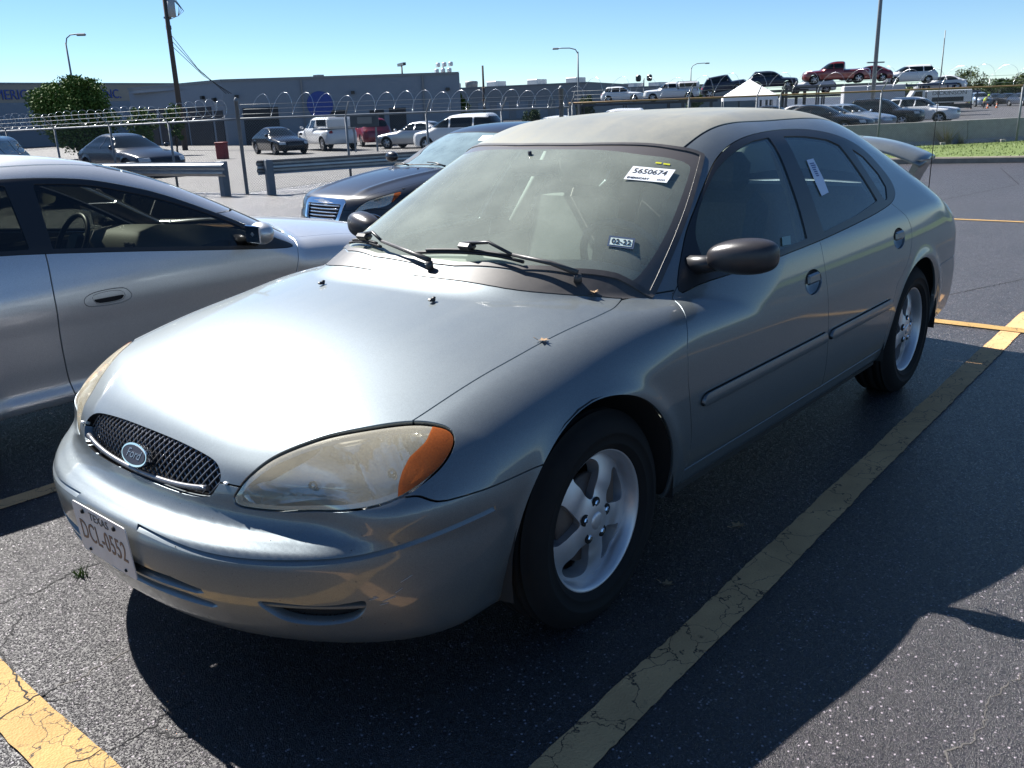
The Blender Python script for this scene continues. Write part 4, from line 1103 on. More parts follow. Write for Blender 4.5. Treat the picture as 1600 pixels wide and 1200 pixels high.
    b = MB(); b.prism(ell(.060, .0255), .004, .0055, EM); b.obj('emblem_field', BLUE, e)
    text_obj('emblem_lettering', 'Ford', .036, mat('emblem_silver', (.30, .31, .36), .25, .8), gg, EM @ Matrix.Translation((0, .002, .0058)), shear=.35, sx=1.05)
    # small light tabs at the ends of the grille
    for s in (1, -1):
        b = MB(); b.box((.889, s*.388, .637), (.008, .014, .006), bev=.002); b.obj('hood_bumper_stop', PAPER, root)
    # licence plate
    PM = frame_on((1.052, 0.012, .437), (1, 0, -.06)); b = MB()
    rr = [(sx*(.152-.012)+.012*math.cos(a), sy*(.076-.012)+.012*math.sin(a)) for sx, sy, a0 in ((1, 1, 0), (-1, 1, 90), (-1, -1, 180), (1, -1, 270)) for a in [math.radians(a0+q) for q in (0, 30, 60, 90)]]
    b.prism(rr, -.003, .0, PM); pl = b.obj('licence_plate', mat('plate_white', (.62, .59, .57), .45, noise=(22, .5, (.48, .43, .40))), root)
    PI_ = mat('plate_ink', (.20, .115, .07), .6)
    text_obj('plate_state_name', 'TEXAS', .034, mat('plate_ink_dark', (.10, .085, .075), .6), pl, PM @ Matrix.Translation((0, .052, .0006)), spacing=1.06, sx=1.05)
    text_obj('plate_number', 'DCL-0552', .084, PI_, pl, PM @ Matrix.Translation((0, -.006, .0006)), spacing=1.04, sx=.70)
    b = MB()
    for sx in (-1, 1):
        b.lathe([(0, .006), (.006, .005), (.0075, .0)], 10, PM @ Matrix.Translation((sx*.089, .058, 0)))
        b.lathe([(0, .004), (.004, .0035), (.005, .0)], 10, PM @ Matrix.Translation((sx*.100, -.062, 0)))
    b.obj('plate_bolt', DARK, pl)
    # wheels
    rm = rim_mesh(ALLOY, wide=.66); ty = tyre_mesh()
    for x in (0, -2.756):
        for s in (1, -1): wheel(root, x, s*.785, rm, ty, .324)
    # mirrors
    for s in (1, -1):
        V = []; F = []; nu, nv = 28, 16; c0 = np.array([-.735, .940, 1.003])
        for i in range(nu+1):
            a = -math.pi/2+math.pi*i/nu                      # along y
            for j in range(nv*2):
                t = 2*math.pi*j/(nv*2)
                ca = abs(math.cos(a))**.62; yy = math.sin(a)
                px = math.cos(t); pz = math.sin(t)
                px = math.copysign(abs(px)**.8, px); pz = math.copysign(abs(pz)**.8, pz)
                x = px*(.075 if px > 0 else .028)*ca; z = pz*.059*ca*(1+.10*yy) + .006*yy
                V.append((c0[0]+x-.02*yy, s*(c0[1]+.112*yy), c0[2]+z))
        n2 = nv*2
        for i in range(nu):
            for j in range(n2): F.append((i*n2+j, i*n2+(j+1) % n2, (i+1)*n2+(j+1) % n2, (i+1)*n2+j))
        if s < 0: F = [f[::-1] for f in F]
        b = MB(); b.add(V, F, True); mo = b.obj('door_mirror', TRIMMIR, root)
        b = MB(); b.tube([(-.69, s*.75, .965), (-.70, s*.82, .972), (-.725, s*.89, .985)], [.034, .030, .028], 10); b.obj('mirror_arm', TRIM, mo)
        b = MB(); b.prism(ell(.088, .046, 24), 0, .003, frame_on((-.762, s*.940, 1.005), (-1, s*.15, 0))); b.obj('mirror_glass', CHROME, mo)
    # washers, wipers, aerial
    for s in (1, -1):
        b = MB(); b.box((.045, s*.277, .929), (.026, .016, .010), Matrix.Rotation(-.1, 3, 'Y'), .004); b.box((.036, s*.277, .934), (.012, .012, .008), bev=.003); b.obj('washer_nozzle', TRIM, root)
    def onws(x, y, d=.0):
        z = 1.6
        for _ in range(60):
            f = sedan_F(np.array([[x, abs(y), z]]))[0]
            if f < 1e-4: break
            z -= f*.8
        return Vector((x, y, z+d))
    def wiper(px, py, hub, tip0, tip1, elbow):
        w = MB(); w.tube([onws(*hub, .006), onws(*hub, .030)], [.014, .012], 12); w.tube([onws(*hub, .034), onws((hub[0]*.6+elbow[0]*.4), (hub[1]*.6+elbow[1]*.4), .034), onws(*elbow, .040)], [.010, .008, .006], 8)
        o = w.obj('wiper', TRIMDUST, root)
        mid = ((tip0[0]+tip1[0])/2, (tip0[1]+tip1[1])/2)
        w = MB(); w.tube([onws(*elbow, .040), onws((elbow[0]+mid[0])/2, (elbow[1]+mid[1])/2, .060), onws(*mid, .046)], [.006, .006, .007], 6); w.box(onws(*mid, .036), (.042, .065, .024), bev=.010); w.obj('arm', TRIM, o)
        w = MB(); n = 9
        w.tube([onws(tip0[0]+(tip1[0]-tip0[0])*i/n, tip0[1]+(tip1[1]-tip0[1])*i/n, .014) for i in range(n+1)], .006, 5)
        w.tube([onws(tip0[0]+(tip1[0]-tip0[0])*i/n, tip0[1]+(tip1[1]-tip0[1])*i/n, .022) for i in range(1, n)], .005, 5); w.obj('blade', RUBBER, o)
    wiper(0, 0, (-.285, .60), (-.155, .00), (-.225, .43), (-.205, .40))
    wiper(0, 0, (-.105, .12), (-.245, -.46), (-.175, -.20), (-.165, -.18))
    b = MB(); b.tube([(-3.748, .622, .915), (-3.748, .622, .935)], [.018, .009], 10); b.tube([(-3.748, .622, .93), (-3.752, .624, 1.78)], [.0028, .0016], 6); b.obj('aerial', TRIM, root)
    # rear spoiler on two pedestals
    n = 28; V = []; F = []
    for i in range(n+1):
        q = -1+2*i/n; y = q*.60; zt = 1.215-.05*q*q-.13*max(0, abs(q)-.78)/.22; xx = -3.73-.02*q*q
        zt = 1.225-.12*abs(q)**2.6; prof = [(.15, -.030), (.145, -.012), (.08, .016), (-.03, .022), (-.13, .024), (-.15, .016), (-.13, .0), (0, -.020), (.10, -.034)]
        for dx, dz in prof: V.append((xx+dx, y, zt+dz))
    k = 9
    for i in range(n):
        for j in range(k): F.append((i*k+j, i*k+(j+1) % k, (i+1)*k+(j+1) % k, (i+1)*k+j))
    F += [tuple(range(k))[::-1], tuple(n*k+j for j in range(k))]
    b = MB(); b.add(V, F, True); sp = b.obj('spoiler', HERO, root)
    for s in (1, -1):
        b = MB(); V = []
        for z, x0, x1, y in ((.93, -3.66, -3.84, .50), (1.02, -3.64, -3.83, .54), (1.115, -3.62, -3.85, .585)):
            V += [(x0, s*(y-.02), z), (x0, s*(y+.02), z), (x1, s*(y+.02), z), (x1, s*(y-.02), z)]
        F = [(0, 1, 2, 3), (8, 11, 10, 9)] + [(l*4+i, l*4+4+i, l*4+4+(i+1) % 4, l*4+(i+1) % 4) for l in (0, 1) for i in range(4)]
        b.add(V, F); b.obj('spoiler_foot', HERO, sp)
    # -------- cabin
    b = MB()
    V = []; F = []; n = 24
    for i in range(n+1):
        q = -1+2*i/n; y = q*.70; hump = .03*math.exp(-((y-.37)/.2)**2)
        for x, z in ((-.22-.30*q*q, .90), (-.34-.25*q*q, .925), (-.55-.12*q*q, .935+hump), (-.72-.05*q*q, .925+hump), (-.79, .87+hump), (-.80, .74), (-.72, .60)): V.append((x, y, z-.05*q*q))
    for i in range(n):
        for j in range(6): F.append((i*7+j, i*7+j+1, i*7+8+j, i*7+7+j))
    b.add(V, F, True); b.obj('dashboard', TAN, root)
    b = MB(); SWM = Matrix.Translation((-.90, .37, .90)) @ Matrix.Rotation(math.radians(-66), 4, 'Y')
    b.tube([SWM @ Vector((.19*math.cos(a), .19*math.sin(a), 0)) for a in np.linspace(0, 2*math.pi, 41)], .016, 8, cap=False); b.box(SWM @ Vector((0, 0, -.02)), (.15, .17, .05), SWM.to_3x3(), .03); b.box(SWM @ Vector((0, 0, -.01)), (.03, .36, .02), SWM.to_3x3(), .008); b.obj('steering_wheel', TANDARK, root)
    for sx, y, nm in ((-1.30, .37, 'front_seat'), (-1.30, -.37, 'front_seat')):
        b = MB(); b.box((sx+.10, y, .52), (.52, .52, .16), bev=.05); b.box((sx-.22, y, .83), (.14, .50, .60), Matrix.Rotation(-.25, 3, 'Y'), .06)
        st = b.obj(nm, TANDARK, root); b = MB(); b.box((sx-.33, y, 1.195), (.11, .27, .17), Matrix.Rotation(-.12, 3, 'Y'), .045); b.tube([(sx-.30, y-.06, 1.05), (sx-.32, y-.06, 1.15)], .007, 6); b.tube([(sx-.30, y+.06, 1.05), (sx-.32, y+.06, 1.15)], .007, 6); b.obj('headrest', TANDARK, st)
    b = MB(); b.box((-2.22, 0, .52), (.55, 1.35, .16), bev=.05); b.box((-2.58, 0, .80), (.16, 1.35, .52), Matrix.Rotation(-.35, 3, 'Y'), .06)
    rs = b.obj('rear_seat', TANDARK, root)
    b = MB(); b.box((-3.02, 0, .985), (.75, 1.15, .03), bev=.01); b.obj('parcel_shelf', TAN, root)
    for s in (1, -1):
        b = MB(); b.tube([(-1.60, s*.785, .92), (-1.66, s*.70, 1.10), (-1.70, s*.60, 1.29)], .035, 6); b.obj('pillar_lining', TAN, root)
        b = MB(); b.box((-1.5, s*.80, .66), (1.7, .05, .44), bev=.02); b.obj('door_lining', TAN, root)
    put(offset(P['roof'], .03), 'headliner', TAN, root)
    b = MB(); b.box((-1.3, 0, .34), (2.6, 1.5, .03)); b.obj('cabin_floor', TANDARK, root)
    b = MB(); b.box((-.815, 0.0, 1.265), (.035, .23, .065), Matrix.Rotation(.2, 3, 'Y'), .02); b.tube([(-.80, 0, 1.28), (-.79, 0, 1.33)], .008, 6); b.obj('rear_view_mirror', TRIM, root)
    # -------- stickers and papers on the glass
    def on(px, n, du, dv, up): pass
    def quad_on(name, pts, material, parent, lift=.0015, nsub=5):
        """sheet following the body surface between four (x, y) corners"""
        V = []; F = []
        for i in range(nsub+1):
            for j in range(nsub+1):
                a, bq = i/nsub, j/nsub
                p = [(1-a)*(1-bq)*pts[0][k]+a*(1-bq)*pts[1][k]+a*bq*pts[2][k]+(1-a)*bq*pts[3][k] for k in (0, 1)]
                V.append(onws(p[0], p[1], lift))
        m_ = nsub+1
        for i in range(nsub):
            for j in range(nsub): F.append((i*m_+j, i*m_+j+1, (i+1)*m_+j+1, (i+1)*m_+j))
        b = MB(); b.add(V, F); return b.obj(name, material, parent)
    def label_frame(pts, lift):
        P0, P1, P2, P3 = [onws(p[0], p[1], lift) for p in pts]
        c_ = (P0+P1+P2+P3)/4; xv = (P1-P0).normalized(); yv = ((P0-P3)+(P1-P2)).normalized(); n_ = xv.cross(yv).normalized()
        M = Matrix((xv, yv, n_)).transposed().to_4x4(); M.translation = c_; return M, (P1-P0).length, (P0-P3).length
    def flat_sheet(name, pts, material, lift):
        M, wd, ht = label_frame(pts, lift); b = MB(); b.prism([(-wd/2, -ht/2), (wd/2, -ht/2), (wd/2, ht/2), (-wd/2, ht/2)], 0, .0006, M); return b.obj(name, material, root)
    pp = [(-.817, .459), (-.909, .578), (-.821, .594), (-.738, .466)]
    st = flat_sheet('lot_number_sheet', pp, PAPER, .007); tag(st, 'white sheet printed with the number 5650674 in a windshield corner', 'paper sheet'); st.parent = None
    M, wd, ht = label_frame(pp, .0081)
    text_obj('lot_number', '5650674', ht*.50, INK, st, M @ Matrix.Translation((-.004, ht*.15, .0)), sx=wd*.90/(ht*.50*3.95))
    text_obj('small_print', 'EMERRICART', ht*.19, INK, st, M @ Matrix.Translation((-wd*.20, -ht*.36, .0)), sx=.8)
    b = MB()
    for i in range(5):
        for j in range(2): b.prism([(wd*.24+i*.006, -ht*.40+j*.006), (wd*.24+i*.006+.0045, -ht*.40+j*.006), (wd*.24+i*.006+.003, -ht*.40+j*.006+.0045)], 0, .0004, M)
    tag(b.obj('code_print', BLUE, st), kind='stuff')
    ip = [(-.496, .575), (-.557, .637), (-.523, .652), (-.458, .591)]
    q0 = flat_sheet('inspection_sticker', ip, mat('sticker_blue', (.07, .10, .16), .5), .004); tag(q0, 'small blue and white sticker reading 02-22 low on the windshield', 'sticker'); q0.parent = None
    M, wd, ht = label_frame(ip, .0050); b = MB(); b.prism([(-wd*.42, -ht*.36), (wd*.42, -ht*.36), (wd*.42, ht*.30), (-wd*.42, ht*.30)], 0, .0006, M); b.obj('sticker_panel', mat('sticker_pale', (.62, .72, .66), .5), q0)
    text_obj('sticker_date', '02-22', ht*.62, INK, q0, M @ Matrix.Translation((0, -ht*.03, .0012)), sx=wd*.80/(ht*.62*2.45))
    for a, bq in (((-.893, .505), (-.905, .522)), ((-.908, .528), (-.922, .547))):
        t0 = quad_on('tape_mark', [a, bq, (bq[0]+.008, bq[1]+.002), (a[0]+.008, a[1]+.002)], mat('yellow_tape', (.55, .55, .03), .5), root, .002, 2)
    # paper slip hanging inside the rear door glass, small sticker on the front door glass, scuffs on the bumper
    def on_side(x, z, off):
        y = 1.0
        for _ in range(60):
            f = sedan_F(np.array([[x, y, z]]))[0]
            if f < 1e-4: break
            y -= f*.8
        return Vector((x, y-off, z))
    b = MB(); sl = [(-1.729, 1.241), (-1.80, 1.243), (-1.79, 1.16), (-1.775, 1.108), (-1.695, 1.101), (-1.70, 1.16)]; V = [on_side(x, z, -.0012) for x, z in sl]; V2 = [on_side(x, z, -.0004) for x, z in sl]
    n_ = len(sl); b.add(V+V2, [tuple(range(n_)), tuple(range(n_, 2*n_))[::-1]]+[(i, (i+1) % n_, n_+(i+1) % n_, n_+i) for i in range(n_)]); o = b.obj('paper_slip', mat('slip_paper', (.60, .66, .78), .6)); tag(o, 'torn white paper slip stuck on the rear door glass of the silver-grey sedan', 'paper slip')
    for k in range(7):
        zz = 1.228-k*.008; w_ = .055*(1-.06*k)*random.uniform(.6, 1); bb = MB(); bb.add([on_side(-1.737, zz, -.0018), on_side(-1.737-w_, zz, -.0018), on_side(-1.737-w_, zz-.0045, -.0018), on_side(-1.737, zz-.0045, -.0018)], [(0, 1, 2, 3)]); bb.obj('printed_line', mat('slip_ink', (.10, .14, .30), .6), o)
    b = MB(); b.add([on_side(x, z, -.001) for x, z in ((-1.215, .998), (-1.285, .995), (-1.262, .966), (-1.194, .969))], [(0, 1, 2, 3)]); b.obj('glass_sticker', mat('sticker_teal', (.16, .27, .28), .5), root)
    for (u0, z0, u1, z1) in ((-.012, .392, .018, .396), (.03, .383, .075, .393), (.075, .402, .10, .412), (.02, .374, .05, .378), (.095, .428, .135, .442), (.0, .398, .012, .399)):
        pts = []
        for t_ in np.linspace(0, 1, 6):
            u_, z_ = u0+(u1-u0)*t_, z0+(z1-z0)*t_; lo_, hi_ = .3, 1.1
            for _ in range(40):                                     # slide along y = u + x onto the skin
                md_ = (lo_+hi_)/2
                if sedan_F(np.array([[md_, md_+u_, z_]]))[0] < 0: lo_ = md_
                else: hi_ = md_
            pts.append((lo_+.0006, lo_+u_+.0006, z_))
        b = MB(); b.tube(pts, .0009, 4); b.obj('scratch', mat('scratch_pale', (.42, .43, .42), .7), fb)
    b = MB(); rc = random.Random(5)
    for k in range(46):                                             # stone chips and tar spots on the nose and bumper
        u_, z_ = rc.uniform(-1.0, .1), rc.choice((rc.uniform(.40, .50), rc.uniform(.52, .60), rc.uniform(.28, .40)))
        lo_, hi_ = .3, 1.3
        for _ in range(40):
            md_ = (lo_+hi_)/2
            if sedan_F(np.array([[md_, abs(md_+u_), z_]]))[0] < 0: lo_ = md_
            else: hi_ = md_
        if lo_+u_ < .0: continue
        P_ = np.array([[lo_, lo_+u_, z_]]); g_ = grad(sedan_F, P_)[0]; r_ = rc.uniform(.0008, .0024)
        FM = frame_on(P_[0], g_, lift=.0004); b.add([FM @ Vector((r_*rc.uniform(.6, 1.3)*math.cos(a_), r_*math.sin(a_), 0)) for a_ in np.linspace(0, 6.28, 8)[:-1]], [tuple(range(7))])
    tag(b.obj('stone_chips', mat('chip_dark', (.05, .05, .05), .8), fb), kind='stuff')
    return root
TRIMMIR = mat('grained_black_plastic', (.030, .028, .030), .30, noise=(40, .5, (.05, .045, .045)), bump=(500, .12))
hero = build_hero()
# ---------------------------------------------------------------- the other cars
# every type: hood/deck line, cabin line, half width, front and tail curves, window outlines (x, z), all in metres about the car's middle
TYPES = dict(
 sedan=dict(zl=[(2.45, .50), (2.38, .64), (2.2, .74), (1.7, .86), (1.0, .95), (.3, .97), (-1.2, 1.0), (-1.7, 1.04), (-2.2, 1.02), (-2.4, .95)],
            zr=[(1.35, .80), (.95, .97), (.5, 1.19), (.15, 1.345), (-.25, 1.425), (-.7, 1.45), (-1.1, 1.41), (-1.5, 1.27), (-1.95, 1.06), (-2.3, .86)],
            w=[(2.4, .84), (1.6, .90), (0, .915), (-1.4, .91), (-2.1, .87), (-2.4, .80)], belt=.93, tum=.62,
            win=[[(.86, .99), (.32, 1.22), (-.08, 1.33), (-.32, 1.35), (-.36, .97)], [(-.43, .97), (-.40, 1.355), (-.75, 1.355), (-1.12, 1.25), (-1.42, 1.08), (-1.42, 1.0)]],
            ws=(.50, 1.0, .64, .54, 1.35), rw=(-1.15, 1.07, .62, .5, 1.36), ax=1.42, R=.325, zb=.21, L=2.42),
 suv=dict(zl=[(2.38, .62), (2.34, .85), (2.2, .95), (1.8, 1.02), (1.1, 1.07), (.4, 1.08), (-1.2, 1.1), (-2.3, 1.1)],
            zr=[(1.3, .92), (1.0, 1.09), (.65, 1.33), (.35, 1.52), (.0, 1.64), (-.6, 1.69), (-1.4, 1.67), (-1.95, 1.60), (-2.15, 1.42), (-2.33, 1.08)],
            w=[(2.35, .88), (1.5, .94), (0, .95), (-1.5, .94), (-2.3, .89)], belt=1.05, tum=.44,
            win=[[(.88, 1.12), (.50, 1.36), (.22, 1.50), (-.12, 1.54), (-.14, 1.10)], [(-.21, 1.10), (-.19, 1.545), (-.98, 1.54), (-1.05, 1.10)], [(-1.14, 1.11), (-1.08, 1.54), (-1.72, 1.50), (-1.92, 1.30), (-1.80, 1.16)]],
            ws=(.62, 1.12, .70, .60, 1.56), rw=(-1.9, 1.16, .66, .58, 1.55), ax=1.40, R=.365, zb=.26, L=2.36),
 van=dict(zl=[(2.5, .62), (2.46, .80), (2.3, .90), (2.0, .98), (1.5, 1.06), (.8, 1.08), (-2.4, 1.1)],
            zr=[(2.0, .86), (1.7, 1.03), (1.2, 1.30), (.75, 1.54), (.3, 1.68), (-.4, 1.74), (-1.6, 1.73), (-2.15, 1.66), (-2.35, 1.42), (-2.48, 1.08)],
            w=[(2.5, .90), (1.6, .97), (0, .985), (-1.6, .975), (-2.45, .92)], belt=1.05, tum=.36,
            win=[[(1.32, 1.12), (.85, 1.40), (.52, 1.52), (.32, 1.55), (.28, 1.10)], [(.20, 1.10), (.23, 1.56), (-.95, 1.56), (-.98, 1.10)], [(-1.06, 1.10), (-1.03, 1.56), (-1.85, 1.53), (-2.06, 1.36), (-2.0, 1.14)]],
            ws=(.85, 1.14, .74, .66, 1.60), rw=(-2.1, 1.16, .70, .62, 1.58), ax=1.5, R=.34, zb=.22, L=2.48),
 pickup=dict(zl=[(2.9, .70), (2.87, 1.0), (2.7, 1.10), (2.2, 1.16), (1.5, 1.20), (.5, 1.22), (-2.88, 1.22)],
            zr=[(1.65, 1.0), (1.40, 1.22), (1.05, 1.50), (.72, 1.72), (.40, 1.84), (-.1, 1.89), (-.55, 1.87), (-.72, 1.75), (-.78, 1.2), (-.80, .8)],
            w=[(2.9, .96), (2.0, 1.0), (0, 1.01), (-2.0, 1.0), (-2.88, .98)], belt=1.2, tum=.40,
            win=[[(1.22, 1.26), (.92, 1.50), (.66, 1.66), (.34, 1.70), (.32, 1.25)], [(.24, 1.25), (.26, 1.705), (-.48, 1.69), (-.56, 1.27)]],
            ws=(1.05, 1.27, .78, .68, 1.72), rw=(-.70, 1.32, .66, .60, 1.70), ax=1.85, R=.40, zb=.36, L=2.88),
 jeep=dict(zl=[(2.1, .70), (2.07, 1.02), (1.9, 1.10), (1.2, 1.15), (.5, 1.17), (-2.05, 1.17)],
            zr=[(.95, .9), (.80, 1.2), (.62, 1.55), (.50, 1.74), (.30, 1.80), (-.8, 1.82), (-1.9, 1.80), (-2.0, 1.70), (-2.05, 1.2), (-2.08, .9)],
            w=[(2.05, .80), (1.2, .84), (0, .87), (-2.0, .87)], belt=1.15, tum=.16,
            win=[[(.58, 1.22), (.42, 1.64), (-.10, 1.66), (-.12, 1.20)], [(-.22, 1.20), (-.20, 1.66), (-.92, 1.66), (-.95, 1.20)], [(-1.05, 1.20), (-1.02, 1.66), (-1.85, 1.64), (-1.88, 1.20)]],
            ws=(.52, 1.24, .68, .66, 1.70), rw=(-1.9, 1.26, .62, .60, 1.66), ax=1.25, R=.41, zb=.42, L=2.06),
)

def type_F(p):
    sp = lambda k: spl([q[0] for q in p[k]], [q[1] for q in p[k]])
    pz = lambda k: pch([q[0] for q in p[k]], [q[1] for q in p[k]])
    zl, zr, w = pz('zl'), sp('zr') if p['tum'] > .41 else pz('zr'), sp('w'); bt = p['belt']; L = p['L']; zb = p['zb']
    xm = sum(q[0] for q in p['zr'])/len(p['zr'])
    bow = p.get('bow', .28); nose = p.get('nose', .20)
    d = pch([zb-.1, zb, zb+.1, zb+.25, bt-.35, bt-.1, bt, bt+.1, bt+.25, bt+.45, bt+.6], [.14, .09, .035, .01, 0, .018, .045, .085, .085+.15*p['tum']/.6, .085+.42*p['tum']/.95, .085+.75*p['tum']])
    plan = spl([0, .3, .55, .7, .82, .90, .96], [0, .018, .075, .16, .29, .45, .75])
    xe = pch([zb-.1, zb, zb+.12, zb+.3, bt-.30, bt-.15, bt], [-.22, -.12, -.04, 0, -.02, -.07, -.20])
    sq = p.get('square', 1.0)
    def F(P):
        x, y, z = P[:, 0], np.abs(P[:, 1]), P[:, 2]; y2 = y*y
        zlow = zl(x) - .10*y2 - .04*y2*y2
        zc = zr(x + np.tanh((x-xm)/.4)*bow*y2) - .07*y2 - .10*y2*y2
        Z = smax(zlow, zc, .03)
        W = w(x) - d(z)
        for ax in (p['ax'], -p['ax']+p.get('axr', 0)):
            W = W + .014*np.exp(-((np.hypot(x-ax, z-p['R'])-p['R']-.06)/.05)**2)
        f = smax(y-W, (z-Z)*.8, .12 if p['tum'] > .3 else .07)
        f = smax(f, x-(L+xe(z)-plan(y)*sq), .10)
        f = smax(f, (-L-xe(z)+plan(y)*.8*sq)-x, .10)
        return smax(f, zb-z, .05)
    return F

CARGLASS = mat('dark_car_glass', (.010, .014, .018), .05, spec=.25)
LAMPGREY = mat('lamp_plastic', (.55, .56, .56), .15, coat=.6)
WHEELGREY = mat('wheel_grey', (.42, .42, .44), .35, .7)
_WHEELS = {}
def far_wheel(R, n=22):
    if R not in _WHEELS:
        RX = Matrix.Rotation(-math.pi/2, 4, 'X'); b = MB()
        b.lathe([(R*.64, -.10), (R*.66, .10), (R*.9, .105), (R, .07), (R, -.07), (R*.9, -.105), (R*.64, -.10)], n, RX); t = b.mesh('tyre', TYRE)
        b = MB(); b.lathe([(R*.66, -.02), (R*.64, .10), (R*.60, .095)], n, RX)
        for k in range(5):
            a = 2*math.pi*k/5; ca, sa = math.cos(a), math.sin(a)
            b.add([(r_*ca-t_*sa, yy, r_*sa+t_*ca) for r_, t_, yy in ((.03, -.05, .095), (.03, .05, .095), (R*.62, .035, .075), (R*.62, -.035, .075))], [(3, 2, 1, 0)])
        b.lathe([(0, .10), (.055, .098), (.065, .09)], 12, RX); r = b.mesh('rim', WHEELGREY)
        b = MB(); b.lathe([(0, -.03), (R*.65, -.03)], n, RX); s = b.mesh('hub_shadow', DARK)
        _WHEELS[R] = (t, r, s)
    return _WHEELS[R]

def mirror_blob(M, sx, sy, sz, n=12):
    b = MB(); V = []; F = []
    for i in range(n//2+1):
        a = -math.pi/2+math.pi*i/(n//2)
        for j in range(n):
            t = 2*math.pi*j/n; V.append(M @ Vector((sx*math.cos(a)*math.cos(t), sy*math.sin(a), sz*math.cos(a)*math.sin(t))))
    for i in range(n//2):
        for j in range(n): F.append((i*n+j, i*n+(j+1) % n, (i+1)*n+(j+1) % n, (i+1)*n+j))
    b.add(V, F, True); return b

_CARS = {}
def far_car(kind, pm, label, loc, rz, cat='car', group=None, h=.05, tilt=0., pname=None, extras=None, wheels=True):
    p = TYPES[kind]; key = (kind, h)
    if key not in _CARS:
        F = type_F(p); L = p['L']; top = max(q[1] for q in p['zr'])
        m = surface(F, (-L-.3, 0, p['zb']-.15), (L+.3, 1.15, top+.15), h, 4)
        c = m.V[m.T].mean(1); n = m.N[m.T].mean(1); m = m.sub(~((n[:, 2] < -.7) & (c[:, 2] < p['zb']+.15)))
        sh = Shell(m); R = p['R']; a1, a2 = p['ax'], -p['ax']+p.get('axr', 0)
        sh.carve('body', lambda V: np.maximum(np.minimum(np.hypot(V[:, 0]-a1, V[:, 2]-R), np.hypot(V[:, 0]-a2, V[:, 2]-R))-R-.055, .5-np.abs(V[:, 1])), 'hole', 0); sh.drop('hole')
        for i, q in enumerate(p['win']): sh.carve('body', lambda V: np.maximum(sdpoly(xz(V), q), .45-np.abs(V[:, 1])), 'win%d' % i, .0)
        for nm, (x0, z0, y0, y1, z1), sg in (('windshield', p['ws'], 1), ('rear_window', p['rw'], -1)):
            poly = [(-.3, z0), (y0, z0), (y1, z1), (-.3, z1)]
            sh.carve('body', lambda V: np.maximum(sdpoly(ayz(V), poly), (x0-.75-V[:, 0]) if sg > 0 else (V[:, 0]-x0-.45)), nm, 0)
        zb = p['zb']; zt = p['zl'][2][1]
        sh.carve('body', lambda V: np.maximum.reduce([np.abs(np.abs(V[:, 1])-w_) - .15 for w_ in ((.66 if kind != 'jeep' else .52),)] + [np.abs(V[:, 2]-(zt-.12))-.07, L-.55-V[:, 0]]), 'headlight', 0)
        sh.carve('body', lambda V: np.maximum.reduce([.60-np.abs(V[:, 1]), np.abs(V[:, 2]-(p['belt']-.12))-.12, V[:, 0]+L-.25]), 'taillight', 0)
        sh.carve('body', lambda V: np.maximum.reduce([np.abs(V[:, 1])-.42, np.abs(V[:, 2]-(zt-.20))-.09, L-.45-V[:, 0]]), 'grille', 0)
        me = {}
        for nm, mm in sh.p.items():
            if not len(mm.T): continue
            off = .0 if nm in ('body',) else .006
            mats_ = None if nm == 'body' else CARGLASS if ('win' in nm) else LAMPGREY if nm == 'headlight' else REDLENS if nm == 'taillight' else TRIM
            mm = offset(rim(mm, .03) if nm == 'body' else weld(mm), off)
            if nm.startswith('win') and nm != 'windshield' or nm in ('headlight', 'taillight'):
                for s in (1, -1):
                    q = both(mm, s)
                    if len(q.T): me[nm, s] = mesh_from('window' if nm.startswith('win') else nm, q.V, q.T, mats_, q.N)
            else: me[nm, 0] = mesh_from(nm, mm.V, mm.T, mats_, mm.N)
        _CARS[key] = me
    root = thing(pname or 'parked_car', label, cat, loc, rz, group)
    if tilt: root.rotation_euler = (0, tilt, rz)
    for (nm, s), me in _CARS[key].items():
        q = me
        if nm == 'body':
            q = me.copy(); q.materials.clear(); q.materials.append(pm)
        link('body' if nm == 'body' else 'window' if nm.startswith('win') and nm != 'windshield' else nm, q, root)
    if wheels:
        t, r, s_ = far_wheel(p['R'])
        for x in (p['ax'], -p['ax']+p.get('axr', 0)):
            for s in (1, -1):
                w = link('wheel', t, root, (x, s*(p['w'][2][1]-.13), p['R']), (0, 0, 0 if s > 0 else math.pi)); link('rim', r, w); link('hub_shadow', s_, w)
    b = MB(); b.box((0, 0, p['zb']+.05), (p['L']*1.75, 1.3, .1)); b.obj('underbody', UNDER, root)
    if kind != 'pickup' or True:
        x0 = p['win'][0][0][0]-.12
        for s in (1, -1): mirror_blob(Matrix.Translation((x0, s*(p['w'][2][1]+.06), p['belt']+.09)), .07, .11, .075, 10).obj('door_mirror', pm, root)
    return root
# ---------------------------------------------------------------- silver coupe beside the sedan (heads the other way)
COUPE = dict(zl=[(.98, .42), (.93, .56), (.82, .64), (.5, .74), (.1, .815), (-.35, .86), (-.7, .87), (-2.4, .95), (-3.0, 1.0), (-3.5, .98), (-3.75, .90)],
             zr=[(.1, .62), (-.30, .82), (-.62, .985), (-.95, 1.145), (-1.25, 1.262), (-1.5, 1.325), (-1.8, 1.358), (-2.1, 1.355), (-2.5, 1.30), (-3.0, 1.13), (-3.5, .90)],
             w=[(1.0, .84), (.3, .895), (-.5, .905), (-1.6, .91), (-2.7, .905), (-3.4, .86), (-3.8, .80)])
cp_zl = pch(*zip(*COUPE['zl'])); cp_zr = spl(*zip(*COUPE['zr'])); cp_w = spl(*zip(*COUPE['w']))
cp_d = pch([.08, .15, .205, .23, .30, .42, .55, .66, .72, .80, .88, .95, 1.0, 1.1, 1.2, 1.28, 1.34], [.16, .10, .02, .012, .035, .026, .014, .0, .004, .022, .046, .075, .105, .170, .240, .305, .37])
